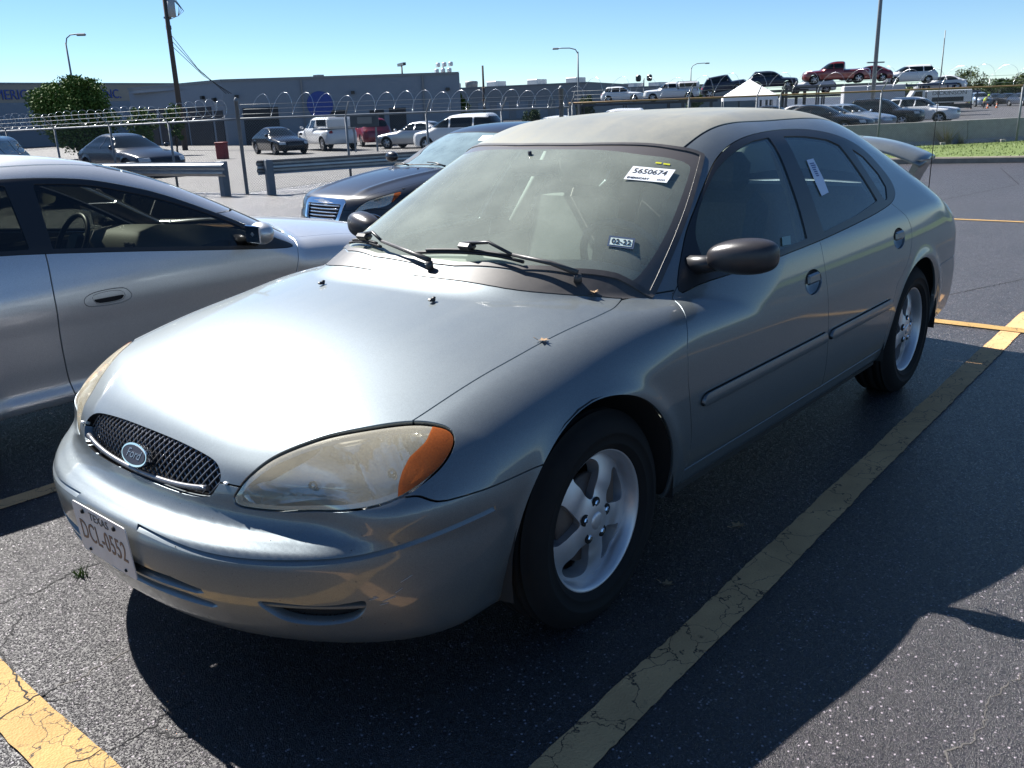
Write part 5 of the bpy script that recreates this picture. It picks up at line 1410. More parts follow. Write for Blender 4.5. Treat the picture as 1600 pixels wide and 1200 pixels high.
def coupe_F(P):
    x, y, z = P[:, 0], np.abs(P[:, 1]), P[:, 2]; y2 = y*y
    zlow = cp_zl(x) - .10*y2 - .05*y2*y2
    zc = cp_zr(x + np.tanh((x+1.9)/.4)*.22*y2) - .06*y2 - .05*y2*y2
    Z = smax(zlow, zc, .02)
    W = cp_w(x) - cp_d(z)
    for ax in (0, -2.67): W = W + .012*np.exp(-((np.hypot(x-ax, z-.315)-.37)/.04)**2)
    f = smax(y-W, (z-Z)*.82, .09+.06*sstep(-.8, .0, x))
    f = smax(f, x-(.98+.0*z-sed_plan(y*1.02)*.9 - .12*sstep(.5, .7, z) - .15*sstep(.3, .1, z)), .09)
    f = smax(f, (-3.78+sed_plan(y)*.7)-x, .1)
    return smax(f, .165-z, .03)

def build_coupe():
    pm = paint('silver_paint', (.58, .59, .60), .62, .32, .7, .05, .04, (.5, .5, .5))
    root = thing('parked_car', 'clean silver two-door coupe cropped by the left edge, facing the other way', 'car', (-1.72, -2.99, 0), math.pi)
    m = surface(coupe_F, (-3.95, 0, .1), (1.1, 1.0, 1.45), .016)
    c = m.V[m.T].mean(1); n = m.N[m.T].mean(1); m = m.sub(~((n[:, 2] < -.75) & (c[:, 2] < .35)))
    sh = Shell(m)
    sd = lambda p: (lambda V: np.maximum(sdpoly(xz(V), p), .45-np.abs(V[:, 1])))
    sh.carve('body', lambda V: np.maximum(np.minimum(np.hypot(V[:, 0], V[:, 2]-.315), np.hypot(V[:, 0]+2.67, V[:, 2]-.315))-.365, .5-np.abs(V[:, 1])), 'hole', 0); sh.drop('hole')
    dlo = smooth_poly([(-.56, .765), (-.70, .845), (-.95, .985), (-1.22, 1.115), (-1.40, 1.178), (-1.62, 1.232), (-1.92, 1.258), (-2.2, 1.250), (-2.55, 1.19), (-2.92, 1.06), (-3.0, .995), (-2.9, .968), (-2.2, .940), (-1.6, .880), (-.95, .802)], 4).tolist()
    gl1 = smooth_poly([(-.74, .80), (-.80, .872), (-1.0, .985), (-1.24, 1.092), (-1.42, 1.152), (-1.62, 1.205), (-1.86, 1.228)], 3, False).tolist() + [(-1.90, .935), (-1.6, .902), (-.95, .822)]
    gl2 = smooth_poly([(-1.985, 1.232), (-2.25, 1.222), (-2.55, 1.16), (-2.86, 1.04)], 3, False).tolist() + [(-2.86, .99), (-2.3, .965), (-2.0, .945)]
    sh.carve('body', sd(dlo), 'trim', .003); sh.carve('trim', sd(gl1), 'door_glass', 0); sh.carve('trim', sd(gl2), 'quarter_glass', 0)
    wsp = [(-1.42, 0), (-1.43, .2), (-1.47, .42), (-1.50, .535), (-1.44, .57), (-1.0, .655), (-.62, .725), (-.53, .735), (-.45, .6), (-.36, .35), (-.32, 0), (-.32, -.2), (-1.42, -.2)]
    sh.carve('body', lambda V: np.maximum(sdpoly(xay(V), wsp), .70-V[:, 2]), 'windshield', .003)
    rwp = [(-2.55, 0), (-2.58, .45), (-2.7, .55), (-3.2, .60), (-3.3, .3), (-3.3, 0), (-3.3, -.2), (-2.55, -.2)]
    sh.carve('body', lambda V: np.maximum(sdpoly(xay(V), rwp), .90-V[:, 2]), 'rear_window', .003)
    hd = [(-.30, 0), (-.34, .35), (-.43, .6), (-.52, .73), (-.30, .74), (.4, .70), (.78, .60), (1.2, .6), (1.2, -.2), (-.3, -.2)]
    sh.carve('body', lambda V: np.maximum(sdpoly(xay(V), hd), .56-V[:, 2]), 'hood', .004)
    # roof strips beside the centre panel
    g = lambda V: np.abs(V[:, 1])
    lim = lambda V: np.maximum.reduce([V[:, 0]+1.40, -2.58-V[:, 0], 1.0-V[:, 2]])
    sh.carve('body', lambda V: np.maximum(g(V)-.548, lim(V)), 'roof', .010)
    xf = pch([0, .3, .55, .72, .80], [-.66, -.63, -.60, -.55, -.50]); xb = pch([0, .2, .39, .55, .70, .91, 1.0], [-1.94, -1.945, -1.958, -1.962, -1.960, -1.94, -1.935])
    sh.carve('body', lambda V: np.maximum.reduce([V[:, 0]-xf(V[:, 2]), xb(V[:, 2])-V[:, 0], .232-V[:, 2], V[:, 2]-1.0, .6-g(V)]), 'door', .007)
    sh.carve('body', lambda V: np.maximum.reduce([.5-V[:, 2]-.0, .33-V[:, 0], .48-g(V), V[:, 2]-.70]), 'headlight', .004)
    sh.carve('body', lambda V: np.maximum.reduce([V[:, 2]-.228, .55-g(V), V[:, 0]+.42, -2.28-V[:, 0]]), 'side_skirt', .003)
    dh = lambda V: np.maximum(sdpoly(xz(V), HND), .5-g(V))
    HND = smooth_poly([(-1.590, .655), (-1.60, .690), (-1.63, .708), (-1.72, .712), (-1.79, .704), (-1.828, .680), (-1.815, .650), (-1.76, .640), (-1.65, .636)], 4).tolist()
    CUP = smooth_poly([(-1.622, .667), (-1.632, .692), (-1.68, .703), (-1.75, .701), (-1.785, .690), (-1.772, .656), (-1.74, .647), (-1.65, .648)], 4).tolist()
    sh.carve('door', dh, 'plate', .0035); sh.carve('plate', lambda V: sdpoly(xz(V), CUP), 'cup', .002)
    P = sh.p
    put(P['body'], 'body', pm, root, .015); put(P['hood'], 'hood', pm, root, .012); put(P['roof'], 'roof', pm, root, .012); put(P['side_skirt'], 'side_skirt', pm, root, .01)
    CG = glass('coupe_glass', (.26, .28, .25), .01, (.3, .3, .3)); WG = glass('coupe_windshield', (.72, .76, .72), .05)
    put(P['windshield'], 'windshield', WG, root); put(P['rear_window'], 'rear_window', CG, root)
    for s in (1, -1):
        d = put(both(P['door'], s), 'door', pm, root, .014)
        put(both(P['plate'], s), 'handle_plate', pm, d, .006)
        cu = weld(both(P['cup'], s)); v = cu.V.copy(); t = np.clip((.692-v[:, 2])/.05, 0, 1)
        dist = np.clip(-sdpoly(xz(v), CUP)/.012, 0, 1)
        low = (v[:, 2] < .676)
        cu2 = M3(v-cu.N*(np.where(low, .018, -.004)*dist)[:, None], cu.N, cu.T); put(cu2, 'handle', pm, d)
        lowm = v.copy(); b = MB(); yv = s*(.91-.0)
        b.prism([(q[0], q[1]) for q in CUP if q[1] < .678] , -.001, .001, Matrix(((1, 0, 0, 0), (0, 0, -1, yv-s*.006), (0, 1, 0, 0), (0, 0, 0, 1)))); b.obj('handle_gap', DARK, d)
        put(offset(both(P['door_glass'], s), .004), 'window', CG, d); put(offset(both(P['quarter_glass'], s), .004), 'quarter_window', CG, root)
        put(both(P['trim'], s), 'window_trim', TRIM, root, .02); put(both(P['headlight'], s), 'headlight', LAMPGREY, root, .01)
        mo = mirror_blob(Matrix.Translation((-.845, s*.985, .885)), .06, .088, .062, 20).obj('door_mirror', pm, root)
        b = MB(); b.tube([(-.80, s*.83, .82), (-.84, s*.93, .85)], [.035, .03], 8); b.obj('mirror_arm', TRIM, mo)
        b = MB(); b.box((-.898, s*.985, .885), (.01, .135, .095), bev=.004); b.obj('mirror_glass', CHROME, mo)
        for wx in (0, -2.67):
            b = MB(); b.box((wx, s*.60, .36), (.74, .35, .70)); b.obj('wheel_well', UNDER, root)
    t, r, sd_ = far_wheel(.315, 40)
    for x in (0, -2.67):
        for s in (1, -1):
            w = link('wheel', t, root, (x, s*.78, .315), (0, 0, 0 if s > 0 else math.pi)); link('rim', r, w); link('hub_shadow', sd_, w)
    b = MB(); b.box((-1.4, 0, .20), (4.2, 1.5, .06)); b.obj('underbody', UNDER, root)
    # cabin: dash with round vents, wheel, seats
    DG = mat('coupe_dash', (.15, .15, .12), .5, noise=(50, .4, (.11, .11, .09))); SE = mat('coupe_seat', (.035, .035, .035), .8)
    V = []; F = []; n = 20
    for i in range(n+1):
        q = -1+2*i/n; y = q*.70
        for x, z in ((-.40-.22*q*q, .80), (-.60-.15*q*q, .845), (-.85-.08*q*q, .875), (-1.05, .86), (-1.14, .80), (-1.13, .70), (-1.05, .55)): V.append((x, y, z-.035*q*q))
    for i in range(n):
        for j in range(6): F.append((i*7+j, i*7+j+1, i*7+8+j, i*7+7+j))
    b = MB(); b.add(V, F, True); da = b.obj('dashboard', DG, root)
    for y in (-.60, -.06, .60):
        for k in (0, 1):
            b = MB(); b.box((-1.148, y+k*.062-.03, .785), (.012, .054, .055), Matrix.Rotation(.1, 3, 'Y'), .004)
            for j in range(4): b.box((-1.156, y+k*.062-.03, .768+j*.012), (.004, .05, .003))
            b.obj('air_vent', TRIM, da)
    b = MB(); SWM = Matrix.Translation((-1.30, .36, .80)) @ Matrix.Rotation(math.radians(-64), 4, 'Y')
    b.tube([SWM @ Vector((.18*math.cos(a), .18*math.sin(a), 0)) for a in np.linspace(0, 2*math.pi, 37)], .016, 8, cap=False); b.box(SWM @ Vector((0, 0, -.02)), (.14, .16, .05), SWM.to_3x3(), .03); b.obj('steering_wheel', TRIM, root)
    for y in (.37, -.37):
        b = MB(); b.box((-1.72, y, .42), (.5, .5, .16), bev=.05); b.box((-2.05, y, .72), (.14, .48, .60), Matrix.Rotation(-.28, 3, 'Y'), .06); st = b.obj('front_seat', SE, root)
        b = MB(); b.box((-2.14, y, 1.06), (.10, .25, .17), Matrix.Rotation(-.15, 3, 'Y'), .045); b.obj('headrest', SE, st)
    b = MB(); b.box((-2.75, 0, .70), (.14, 1.2, .55), Matrix.Rotation(-.4, 3, 'Y'), .06); b.obj('rear_seat', SE, root)
    b = MB(); b.box((-1.7, 0, .30), (2.4, 1.4, .04)); b.obj('cabin_floor', SE, root)
    for s in (1, -1):
        b = MB(); b.box((-1.5, s*.78, .55), (1.7, .06, .50), bev=.02); b.obj('door_lining', SE, root)
    put(offset(P['roof'], .03), 'headliner', SE, root)
    return root
coupe = build_coupe()

# ---------------------------------------------------------------- black sedan two stalls on, beside the guard rail
BS = dict(zl=[(1.02, .36), (.985, .55), (.93, .655), (.78, .715), (.4, .80), (0, .86), (-.45, .905), (-.9, .93), (-2.2, .95), (-3.2, .99), (-3.6, .97), (-3.8, .9)],
          zr=[(-.05, .70), (-.55, .89), (-.95, 1.06), (-1.25, 1.19), (-1.55, 1.29), (-1.9, 1.35), (-2.4, 1.37), (-2.8, 1.33), (-3.2, 1.17), (-3.6, .96)],
          w=[(1.0, .83), (.3, .885), (-.6, .90), (-2.0, .905), (-3.0, .88), (-3.8, .80)])
bs_zl = pch(*zip(*BS['zl'])); bs_zr = spl(*zip(*BS['zr'])); bs_w = spl(*zip(*BS['w']))
bs_d = pch([.1, .2, .3, .5, .68, .80, .88, .93, 1.0, 1.1, 1.2, 1.3, 1.36], [.14, .05, .015, 0, .0, .012, .030, .055, .09, .155, .225, .31, .38])
bs_xp = pch([.12, .2, .3, .42, .52, .62, .68, .74], [.86, .97, 1.02, 1.03, 1.0, .965, .93, .80])
def black_F(P):
    x, y, z = P[:, 0], np.abs(P[:, 1]), P[:, 2]; y2 = y*y
    ridge = .014*np.exp(-((y-(.52-.10*sstep(-.6, 1.0, x)))/.05)**2)*sstep(.95, .6, x)
    zlow = bs_zl(x) - .07*y2 - .09*y2*y2 + ridge
    zc = bs_zr(x + np.tanh((x+2.1)/.4)*.24*y2) - .06*y2 - .06*y2*y2
    Z = smax(zlow, zc, .02)
    W = bs_w(x) - bs_d(z)
    for ax in (0, -2.76): W = W + .014*np.exp(-((np.hypot(x-ax, z-.33)-.385)/.045)**2)
    f = smax(y-W, (z-Z)*.82, .08+.07*sstep(-.8, .0, x))
    f = smax(f, (x-(bs_xp(z)-sed_plan(y*1.03)*.95))*.9, .07)
    f = smax(f, (-3.84+sed_plan(y)*.7)-x, .1)
    return smax(f, .19-z, .04)
def build_black():
    pm = paint('black_paint', (.012, .013, .018), .1, .30, .45, .06, .03, (.10, .10, .11))
    root = thing('parked_car', 'black four-door sedan with bright bar grille and two white papers on its windshield', 'car', (-4.93, -5.38, -.02), 0)
    m = surface(black_F, (-3.95, 0, .1), (1.15, 1.0, 1.48), .020)
    c = m.V[m.T].mean(1); n = m.N[m.T].mean(1); m = m.sub(~((n[:, 2] < -.75) & (c[:, 2] < .35)))
    sh = Shell(m); g = lambda V: np.abs(V[:, 1])
    sh.carve('body', lambda V: np.maximum(np.minimum(np.hypot(V[:, 0], V[:, 2]-.33), np.hypot(V[:, 0]+2.76, V[:, 2]-.33))-.385, .5-g(V)), 'hole', 0); sh.drop('hole')
    sd = lambda p: (lambda V: np.maximum(sdpoly(xz(V), p), .45-g(V)))
    dlo = smooth_poly([(-.72, .93), (-1.1, 1.07), (-1.45, 1.19), (-1.8, 1.265), (-2.3, 1.285), (-2.8, 1.24), (-3.15, 1.10), (-3.1, .99), (-2.2, .96), (-1.3, .935)], 4).tolist()
    sh.carve('body', sd(dlo), 'trim', .003)
    sh.carve('trim', sd([(-.92, .96), (-1.45, 1.165), (-1.85, 1.238), (-1.95, 1.24), (-1.93, .97)]), 'win_f', 0)
    sh.carve('trim', sd([(-2.02, .975), (-2.04, 1.245), (-2.35, 1.255), (-2.75, 1.20), (-3.0, 1.08), (-2.95, 1.0)]), 'win_r', 0)
    wsp = [(-1.50, 0), (-1.51, .25), (-1.55, .45), (-1.57, .545), (-1.50, .575), (-1.1, .66), (-.78, .715), (-.68, .71), (-.58, .6), (-.47, .35), (-.43, 0), (-.43, -.2), (-1.5, -.2)]
    sh.carve('body', lambda V: np.maximum(sdpoly(xay(V), wsp), .80-V[:, 2]), 'border', .003)
    sh.carve('border', lambda V: sdpoly(xay(V), wsp)+.028, 'windshield', 0)
    rwp = [(-2.82, 0), (-2.85, .45), (-2.95, .54), (-3.4, .58), (-3.5, 0), (-3.5, -.2), (-2.82, -.2)]
    sh.carve('body', lambda V: np.maximum(sdpoly(xay(V), rwp), .95-V[:, 2]), 'rear_window', .003)
    # grille: shield with bright frame, lamp with a swept outer end
    gp = [(-.2, .635), (.315, .635), (.355, .615), (.32, .45), (.27, .395), (-.2, .388)]
    sh.carve('body', lambda V: np.maximum(sdpoly(ayz(V), gp)-.022, .55-V[:, 0]), 'grille_frame', .003)
    sh.carve('grille_frame', lambda V: np.maximum(sdpoly(ayz(V), [(-.2, .600), (.305, .600), (.328, .588), (.30, .455), (.26, .410), (-.2, .404)]), .55-V[:, 0]), 'grille', 0)
    hlp = smooth_poly([(-.40, .515), (-.30, .58), (-.16, .635), (.0, .668), (.15, .690), (.30, .708), (.36, .708), (.33, .672), (.22, .610), (.10, .575), (-.05, .560), (-.2, .548), (-.33, .522)], 4).tolist()
    sh.carve('body', lambda V: np.maximum(sdpoly(uz(V), hlp), .2-V[:, 0]), 'headlight', .005)
    hd = [(-.40, 0), (-.44, .35), (-.55, .6), (-.66, .73), (-.5, .75), (0, .735), (.45, .70), (.72, .60), (1.2, .5), (1.2, -.2), (-.4, -.2)]
    sh.carve('body', lambda V: np.maximum(sdpoly(xay(V), hd), .652-V[:, 2]), 'hood', .004)
    xa = lambda V: V[:, 0]+.78
    sh.carve('body', lambda V: np.maximum.reduce([V[:, 0]+.80, -1.98-V[:, 0], .27-V[:, 2], V[:, 2]-1.0, .6-g(V)]), 'front_door', .004)
    sh.carve('body', lambda V: np.maximum.reduce([V[:, 0]+1.98, -2.95-V[:, 0], .27-V[:, 2], V[:, 2]-1.0, .6-g(V)]), 'rear_door', .004)
    sh.carve('body', lambda V: np.maximum.reduce([V[:, 2]-.54, .32-V[:, 0]]), 'front_bumper', .004)
    P = sh.p
    put(P['body'], 'body', pm, root, .015); put(P['hood'], 'hood', pm, root, .012); fb = put(P['front_bumper'], 'front_bumper', pm, root, .015)
    BWS = glass('black_car_windshield', (.45, .55, .58), .34, (.42, .56, .60), rough=.03, ior=2.2)  # pale teal haze stands for the bright sky reflected in the glass
    put(P['border'], 'glass_border', TRIM, root); put(offset(P['windshield'], .002), 'windshield', BWS, root); put(P['rear_window'], 'rear_window', CARGLASS, root)
    gf = put(offset(P['grille_frame'], -.006), 'grille_frame', CHROME, root, .03); gm = weld(P['grille']); put(offset(gm, .045), 'grille_back', DARK, gf)
    for k in range(5):
        z = .435+k*.036; b = MB(); hw = .252+.010*k
        pts = []
        for y in np.linspace(-hw, hw, 17): pts.append((float(bs_xp(np.array(z))-sed_plan(np.array(abs(y)*1.03))*.95)-.022, y, z))
        b.tube(pts, .0095, 6); b.obj('grille_bar', CHROME, gf)
    EM = frame_on((.972, 0, .632), (1, 0, .3)); b = MB()
    b.prism([(-.16, .006), (-.05, .012), (-.03, .02), (.03, .02), (.05, .012), (.16, .006), (.05, -.004), (.03, -.012), (-.03, -.012), (-.05, -.004)], 0, .006, EM); b.obj('winged_badge', ALLOY, gf)
    for s in (1, -1):
        lm = weld(both(P['headlight'], s)); hl = put(offset(lm, .002), 'headlight', LAMPCLEAR, root, .01); u = uz(lm.V)
        r2 = ((u[:, 0]-.05)/.16)**2+((u[:, 1]-.615)/.06)**2; D = .012+.05*np.sqrt(np.clip(1-r2, 0, 1)); put(M3(lm.V-lm.N*D[:, None], lm.N, lm.T), 'reflector', REFLECTOR, hl)
        ma, va = split(lm, sdpoly(u, [(.20, .60), (.24, .66), (.26, .72), (.5, .74), (.5, .5)])); put(offset(ma.sub(~side(ma, va)), .0012), 'turn_signal', AMBER, hl)
        d = put(both(P['front_door'], s), 'front_door', pm, root, .012); put(both(P['win_f'], s), 'window', CARGLASS, d)
        d = put(both(P['rear_door'], s), 'rear_door', pm, root, .012); put(both(P['win_r'], s), 'window', CARGLASS, d)
        put(both(P['trim'], s), 'window_trim', TRIM, root, .015)
        mirror_blob(Matrix.Translation((-.90, s*.99, .99)), .07, .11, .07, 16).obj('door_mirror', pm, root)
        b = MB(); b.box((0, s*.62, .38), (.76, .3, .72)); b.box((-2.76, s*.62, .38), (.76, .3, .72)); 
        for wx in (0, -2.76):
            b = MB(); b.box((wx, s*.60, .38), (.76, .32, .72)); b.obj('wheel_well', UNDER, root)
    t, r, s_ = far_wheel(.33, 36)
    for x in (0, -2.76):
        for s in (1, -1):
            w = link('wheel', t, root, (x, s*.78, .33), (0, 0, 0 if s > 0 else math.pi)); link('rim', r, w); link('hub_shadow', s_, w)
    b = MB(); b.box((-1.4, 0, .23), (4.2, 1.5, .06)); b.obj('underbody', UNDER, root)
    b = MB(); b.box((-1.05, 0, .86), (.75, 1.35, .12), bev=.05); b.obj('dashboard', TANDARK, root)
    b = MB(); b.box((-2.6, 0, .6), (.2, 1.3, .9), bev=.06); b.obj('rear_seat', TANDARK, root)
    for y in (.37, -.37):
        b = MB(); b.box((-1.9, y, .75), (.16, .48, .7), Matrix.Rotation(-.25, 3, 'Y'), .06); b.box((-2.02, y, 1.12), (.1, .26, .16), bev=.04); b.obj('front_seat', TANDARK, root)
    def onb(x, y, d=0.):
        z = 1.6
        for _ in range(60):
            f = black_F(np.array([[x, abs(y), z]]))[0]
            if f < 1e-4: break
            z -= f*.8
        return Vector((x, y, z+d))
    for (hx, hy), (ex, ey), (t0, t1) in (((-.50, .52), (-.58, .1), ((-.60, .42), (-.50, -.15))), ((-.44, -.10), (-.52, -.45), ((-.52, -.10), (-.62, -.62)))):
        b = MB(); b.tube([onb(hx, hy, .02), onb((hx+ex)/2, (hy+ey)/2, .045), onb(ex, ey, .04)], [.012, .009, .007], 6); wp = b.obj('wiper', TRIM, root)
        b = MB(); b.tube([onb(t0[0]+(t1[0]-t0[0])*i/6, t0[1]+(t1[1]-t0[1])*i/6, .015) for i in range(7)], .008, 5); b.obj('blade', RUBBER, wp)
    b = MB(); b.box(onb(-.34, .2, .004), (.02, .014, .008)); b.obj('washer_nozzle', TRIM, root)
    sheets = []
    for nm, pts, lab in (('paper_sheet', [(-1.385, .30), (-1.43, .44), (-1.29, .475), (-1.25, .34)], 'white paper sheet high on the black sedan windshield'), ('paper_sheet', [(-.74, .43), (-.79, .56), (-.62, .60), (-.57, .47)], 'white paper sheet low on the black sedan windshield, above the wiper')):
        b = MB(); b.add([onb(*q, .004) for q in pts] + [onb(*q, .0055) for q in pts], [(3, 2, 1, 0), (4, 5, 6, 7)] + [(i, (i+1) % 4, 4+(i+1) % 4, 4+i) for i in range(4)])
        o = b.obj(nm, PAPER, None, root.location); tag(o, lab, 'paper sheet'); sheets.append(o)
    PM_ = Matrix.Translation((-5.16, -5.803, -.03)) @ Matrix.Rotation(-.053, 4, 'Z') @ Matrix.Diagonal((.957, .957, .981, 1))
    root.matrix_world = PM_
    for o in sheets: o.matrix_world = PM_
    return root
black = build_black()
POS = dict(
 blue_sedan=(-13.33, -28.19, -0.3),
 dark_suv=(-7.36, -24.95, -0.23),
 dark_sedan=(-28.16, -40.57, -0.48),
 white_pickup=(-31.88, -41.18, -0.48),
 red_suv=(-36.32, -42.37, -0.48),
 silver_hatch=(-33.87, -35.67, -0.48),
 white_van=(-31.18, -29.54, -0.43),
 sign_board=(-30.08, -35.54, -0.48),
 red_box=(-23.75, -39.3, -0.48),
 white_car_a=(-32.42, -25.12, -0.39),
 red_car_b=(-36.04, -25.72, -0.42),
 white_car_c=(-38.82, -25.79, -0.44),
 suv1=(-84.03, -55.46, 1.59),
 suv1_g=(-84.03, -55.46, -0.48),
 suv2=(-82.13, -48.07, 1.53),
 suv2_g=(-82.13, -48.07, -0.48),
 jeep=(-74.4, -37.94, 1.79),
 jeep_g=(-74.4, -37.94, -0.48),
 suv3=(-81.29, -36.65, 2.22),
 suv3_g=(-81.29, -36.65, -0.48),
 red_pickup=(-80.14, -30.14, 2.45),
 red_pickup_g=(-80.14, -30.14, -0.48),
 red_car=(-87.24, -30.06, 2.58),
 red_car_g=(-87.24, -30.06, -0.48),
 minivan=(-92.1, -27.54, 2.27),
 minivan_g=(-92.1, -27.54, -0.48),
 suv4=(-85.59, -34.68, 1.68),
 suv4_g=(-85.59, -34.68, -0.48),
 sedan5=(-96.06, -25.86, 1.52),
 sedan5_g=(-96.06, -25.86, -0.48),
 trailer=(-74.45, -24.78, 0.92),
 trailer_g=(-74.45, -24.78, -0.48),
 tow=(-79.7, -21.7, 0.31),
 tow_g=(-79.7, -21.7, -0.48),
 row1=(-43.86, -16.33, -0.38),
 row2=(-47.25, -17.17, -0.41),
 row3=(-51.05, -17.55, -0.44),
 row4=(-55.4, -17.31, -0.47),
 row5=(-60.17, -16.61, -0.48),
 far1=(-121.03, -28.28, -0.48),
 far2=(-122.35, -26.74, -0.48),
 far3=(-119.94, -24.73, -0.48),
 far4=(-117.46, -22.78, -0.48),
 cars_mid1=(-59.53, -26.01, -0.48),
 cars_mid2=(-58.82, -23.51, -0.48),
 worker1=(-108.77, -26.47, -0.48),
 worker2=(-105.66, -25.2, -0.48),
 worker3=(-108.76, -24.84, -0.48),
 cone1=(-106.78, -23.9, -0.48),
 cone2=(-108.55, -23.44, -0.48),
 tent=(-56.39, -26.64, -0.48),
 tent_top=(-56.6, -26.89, 2.69),
 tent_l=(-55.21, -28.02, 1.72),
 tent_r=(-57.57, -25.26, 1.59),
 lamp1=(-27.38, -62.76, -0.48),
 lamp1_top=(-28.25, -64.3, 6.83),
 lamp1_head=(-29.01, -63.69, 7.35),
 upole=(-31.03, -55.61, -0.48),
 lamp2=(-69.91, -50.97, -0.48),
 lamp2_top=(-71.06, -51.81, 6.3),
 lamp2_head=(-69.9, -53.31, 6.67),
 lamp3=(-109.8, -61.67, -0.48),
 lamp3_top=(-110.51, -62.15, 5.66),
 lamp3_head=(-111.98, -60.76, 6.25),
 pole4=(-59.73, -19.52, -0.48),
 lamp5=(-66.69, -71.94, -0.48),
 lamp5_top=(-67.1, -72.21, 6.32),
 lamp6=(-69.54, -68.61, -0.48),
 lamp6_top=(-69.9, -68.85, 5.96),
 pole7=(-99.14, -89.84, -0.48),
 pole7_top=(-100.18, -90.65, 7.48),
 tank=(-113.62, -105.75, -0.48),
 tank_top=(-113.92, -105.95, 5.79),
 pole8=(-123.87, -78.09, -0.48),
 pole8_top=(-124.07, -78.23, 5.18),
 b2c=(-36.95, -59.57, 4.34),
 b2r=(-50.6, -48.5, 3.71),
 b2l=(-37.5, -74.86, 4.44),
 b1a=(-33.83, -92.23, 5.49),
 b1b=(-50.8, -95.07, 5.32),
 sgn0=(-32.19, -92.87, 4.55),
 sgn1=(-48.26, -94.34, 4.39),
 b3a=(-113.43, -105.88, 4.45),
 b3b=(-118.1, -84.86, 4.83),
 b3c=(-144.2, -94.71, 4.58),
 b4a=(-183.94, -121.08, 4.99),
 b4b=(-195.9, -107.36, 4.76),
 disc=(-41.84, -53.0, 2.22),
 tree1=(-22.33, -52.73, -0.48),
 tree1_top=(-22.97, -53.15, 4.1),
 shrub1=(-23.44, -48.32, -0.48),
 tree2=(-54.88, -52.07, -0.48),
 tree3=(-83.02, -59.7, -0.48),
 shrub3=(-70.93, -57.69, -0.48),
 tree4=(-119.48, -66.57, -0.48),
 tree5=(-134.0, -33.07, -0.48),
 tree6=(-171.37, -37.96, -0.48),
 tree7=(-174.19, -34.67, -0.48),
 bigpost_top=(-17.82, -12.92, 1.95),
 bigpost=(-17.69, -12.83, -0.17),
 thin_tower=(-157.06, -42.98, 10.06),
 thin_tower_g=(-154.65, -42.69, -0.48),
)
def G(n): return POS[n]
# ---------------------------------------------------------------- buildings
WALLB = mat('blue_grey_wall', (.20, .235, .28), .8, noise=(.6, .4, (.17, .20, .245))); WALLT = mat('tan_wall', (.30, .27, .235), .8, noise=(.5, .4, (.26, .235, .20))); WALLG = mat('grey_wall', (.22, .225, .23), .8, noise=(.4, .4, (.19, .19, .19)))
CAPM = mat('roof_edge', (.20, .21, .22), .6, .3); DOORD = mat('dark_opening', (.02, .022, .026), .6); SIGNB = mat('sign_blue', (.02, .055, .27), .5); ROOFW = mat('roof_unit_white', (.70, .70, .68), .6)
def wall_run(parent, pts, z0, h, material, cap=True, thick=.3, name='wall'):
    out = []
    for (a, b) in zip(pts[:-1], pts[1:]):
        a = np.array(a, float); b = np.array(b, float); d = b-a; L = np.linalg.norm(d); d /= L; n = np.array([-d[1], d[0]])
        if n @ (np.array([0, 0])-a) < 0: n = -n
        M = Matrix(((d[0], n[0], 0, a[0]), (d[1], n[1], 0, a[1]), (0, 0, 1, z0), (0, 0, 0, 1)))
        q = MB(); q.add([M @ Vector(v) for v in ((0, 0, 0), (L, 0, 0), (L, 0, h), (0, 0, h), (0, -thick, 0), (L, -thick, 0), (L, -thick, h), (0, -thick, h))], [(0, 1, 2, 3), (4, 7, 6, 5), (3, 2, 6, 7), (0, 3, 7, 4), (1, 5, 6, 2)])
        w = q.obj(name, material, parent)
        if cap:
            q = MB(); q.add([M @ Vector(v) for v in ((-.05, .06, h-.14), (L+.05, .06, h-.14), (L+.05, .06, h+.05), (-.05, .06, h+.05), (-.05, -thick-.05, h+.05), (L+.05, -thick-.05, h+.05), (-.05, .003, h-.14), (L+.05, .003, h-.14))], [(0, 1, 2, 3), (3, 2, 5, 4), (6, 7, 1, 0)]); q.obj('wall_cap', CAPM, w)
        out.append((w, M, L))
    return out
zb = -.5
B2 = thing('warehouse', 'large blue-grey flat-roofed warehouse with a round dark blue sign', 'building', (-45, -58, zb))
def rel_parent(objs, root):
    for o in objs: o.location = o.location - root.location
b2 = [(-37.5, -74.9), (-36.95, -59.57), (-50.6, -48.5), (-60.0, -60.0)]
runs = wall_run(B2, b2, 0, 4.75, WALLB)
for w, M, L in runs: w.location = (45, 58, 0)
def on_wall(run, t, z, nm, material, w, h, depth=.08, parent=None, out=True):
    wl, M, L = run; q = MB(); s = depth if out else -depth
    b = MB(); b.box((0, 0, 0), (w, abs(depth), h)); o = b.obj(nm, material, wl)
    o.matrix_local = M @ Matrix.Translation((t, depth/2+.004, z)); return o
r0, r1 = runs[0], runs[1]
for t, w, h in ((2.4, 4.2, 3.0), (7.2, 4.6, 3.0), (11.6, 3.6, 2.9), (14.4, 1.2, 2.6)): on_wall(r0, t, h/2, 'dock_door', mat('dock_door_dark', (.022, .025, .03), .7), w, h, .05)
for t, w, h in ((2.6, 2.6, 2.7), (8.3, 1.2, 2.3), (11.3, 1.1, 2.2), (12.9, 1.3, 2.3)): on_wall(r1, t, h/2, 'doorway', DOORD, w, h, .05)
for t in (1.0, 9.6, 16.9): on_wall(r1, t, 3.55, 'wall_lamp', TRIM, .28, .22, .22)
on_wall(r0, 12.5, 3.6, 'wall_lamp', TRIM, .3, .25, .25); on_wall(r0, 14.2, 3.4, 'wall_lamp', TRIM, .3, .25, .25)
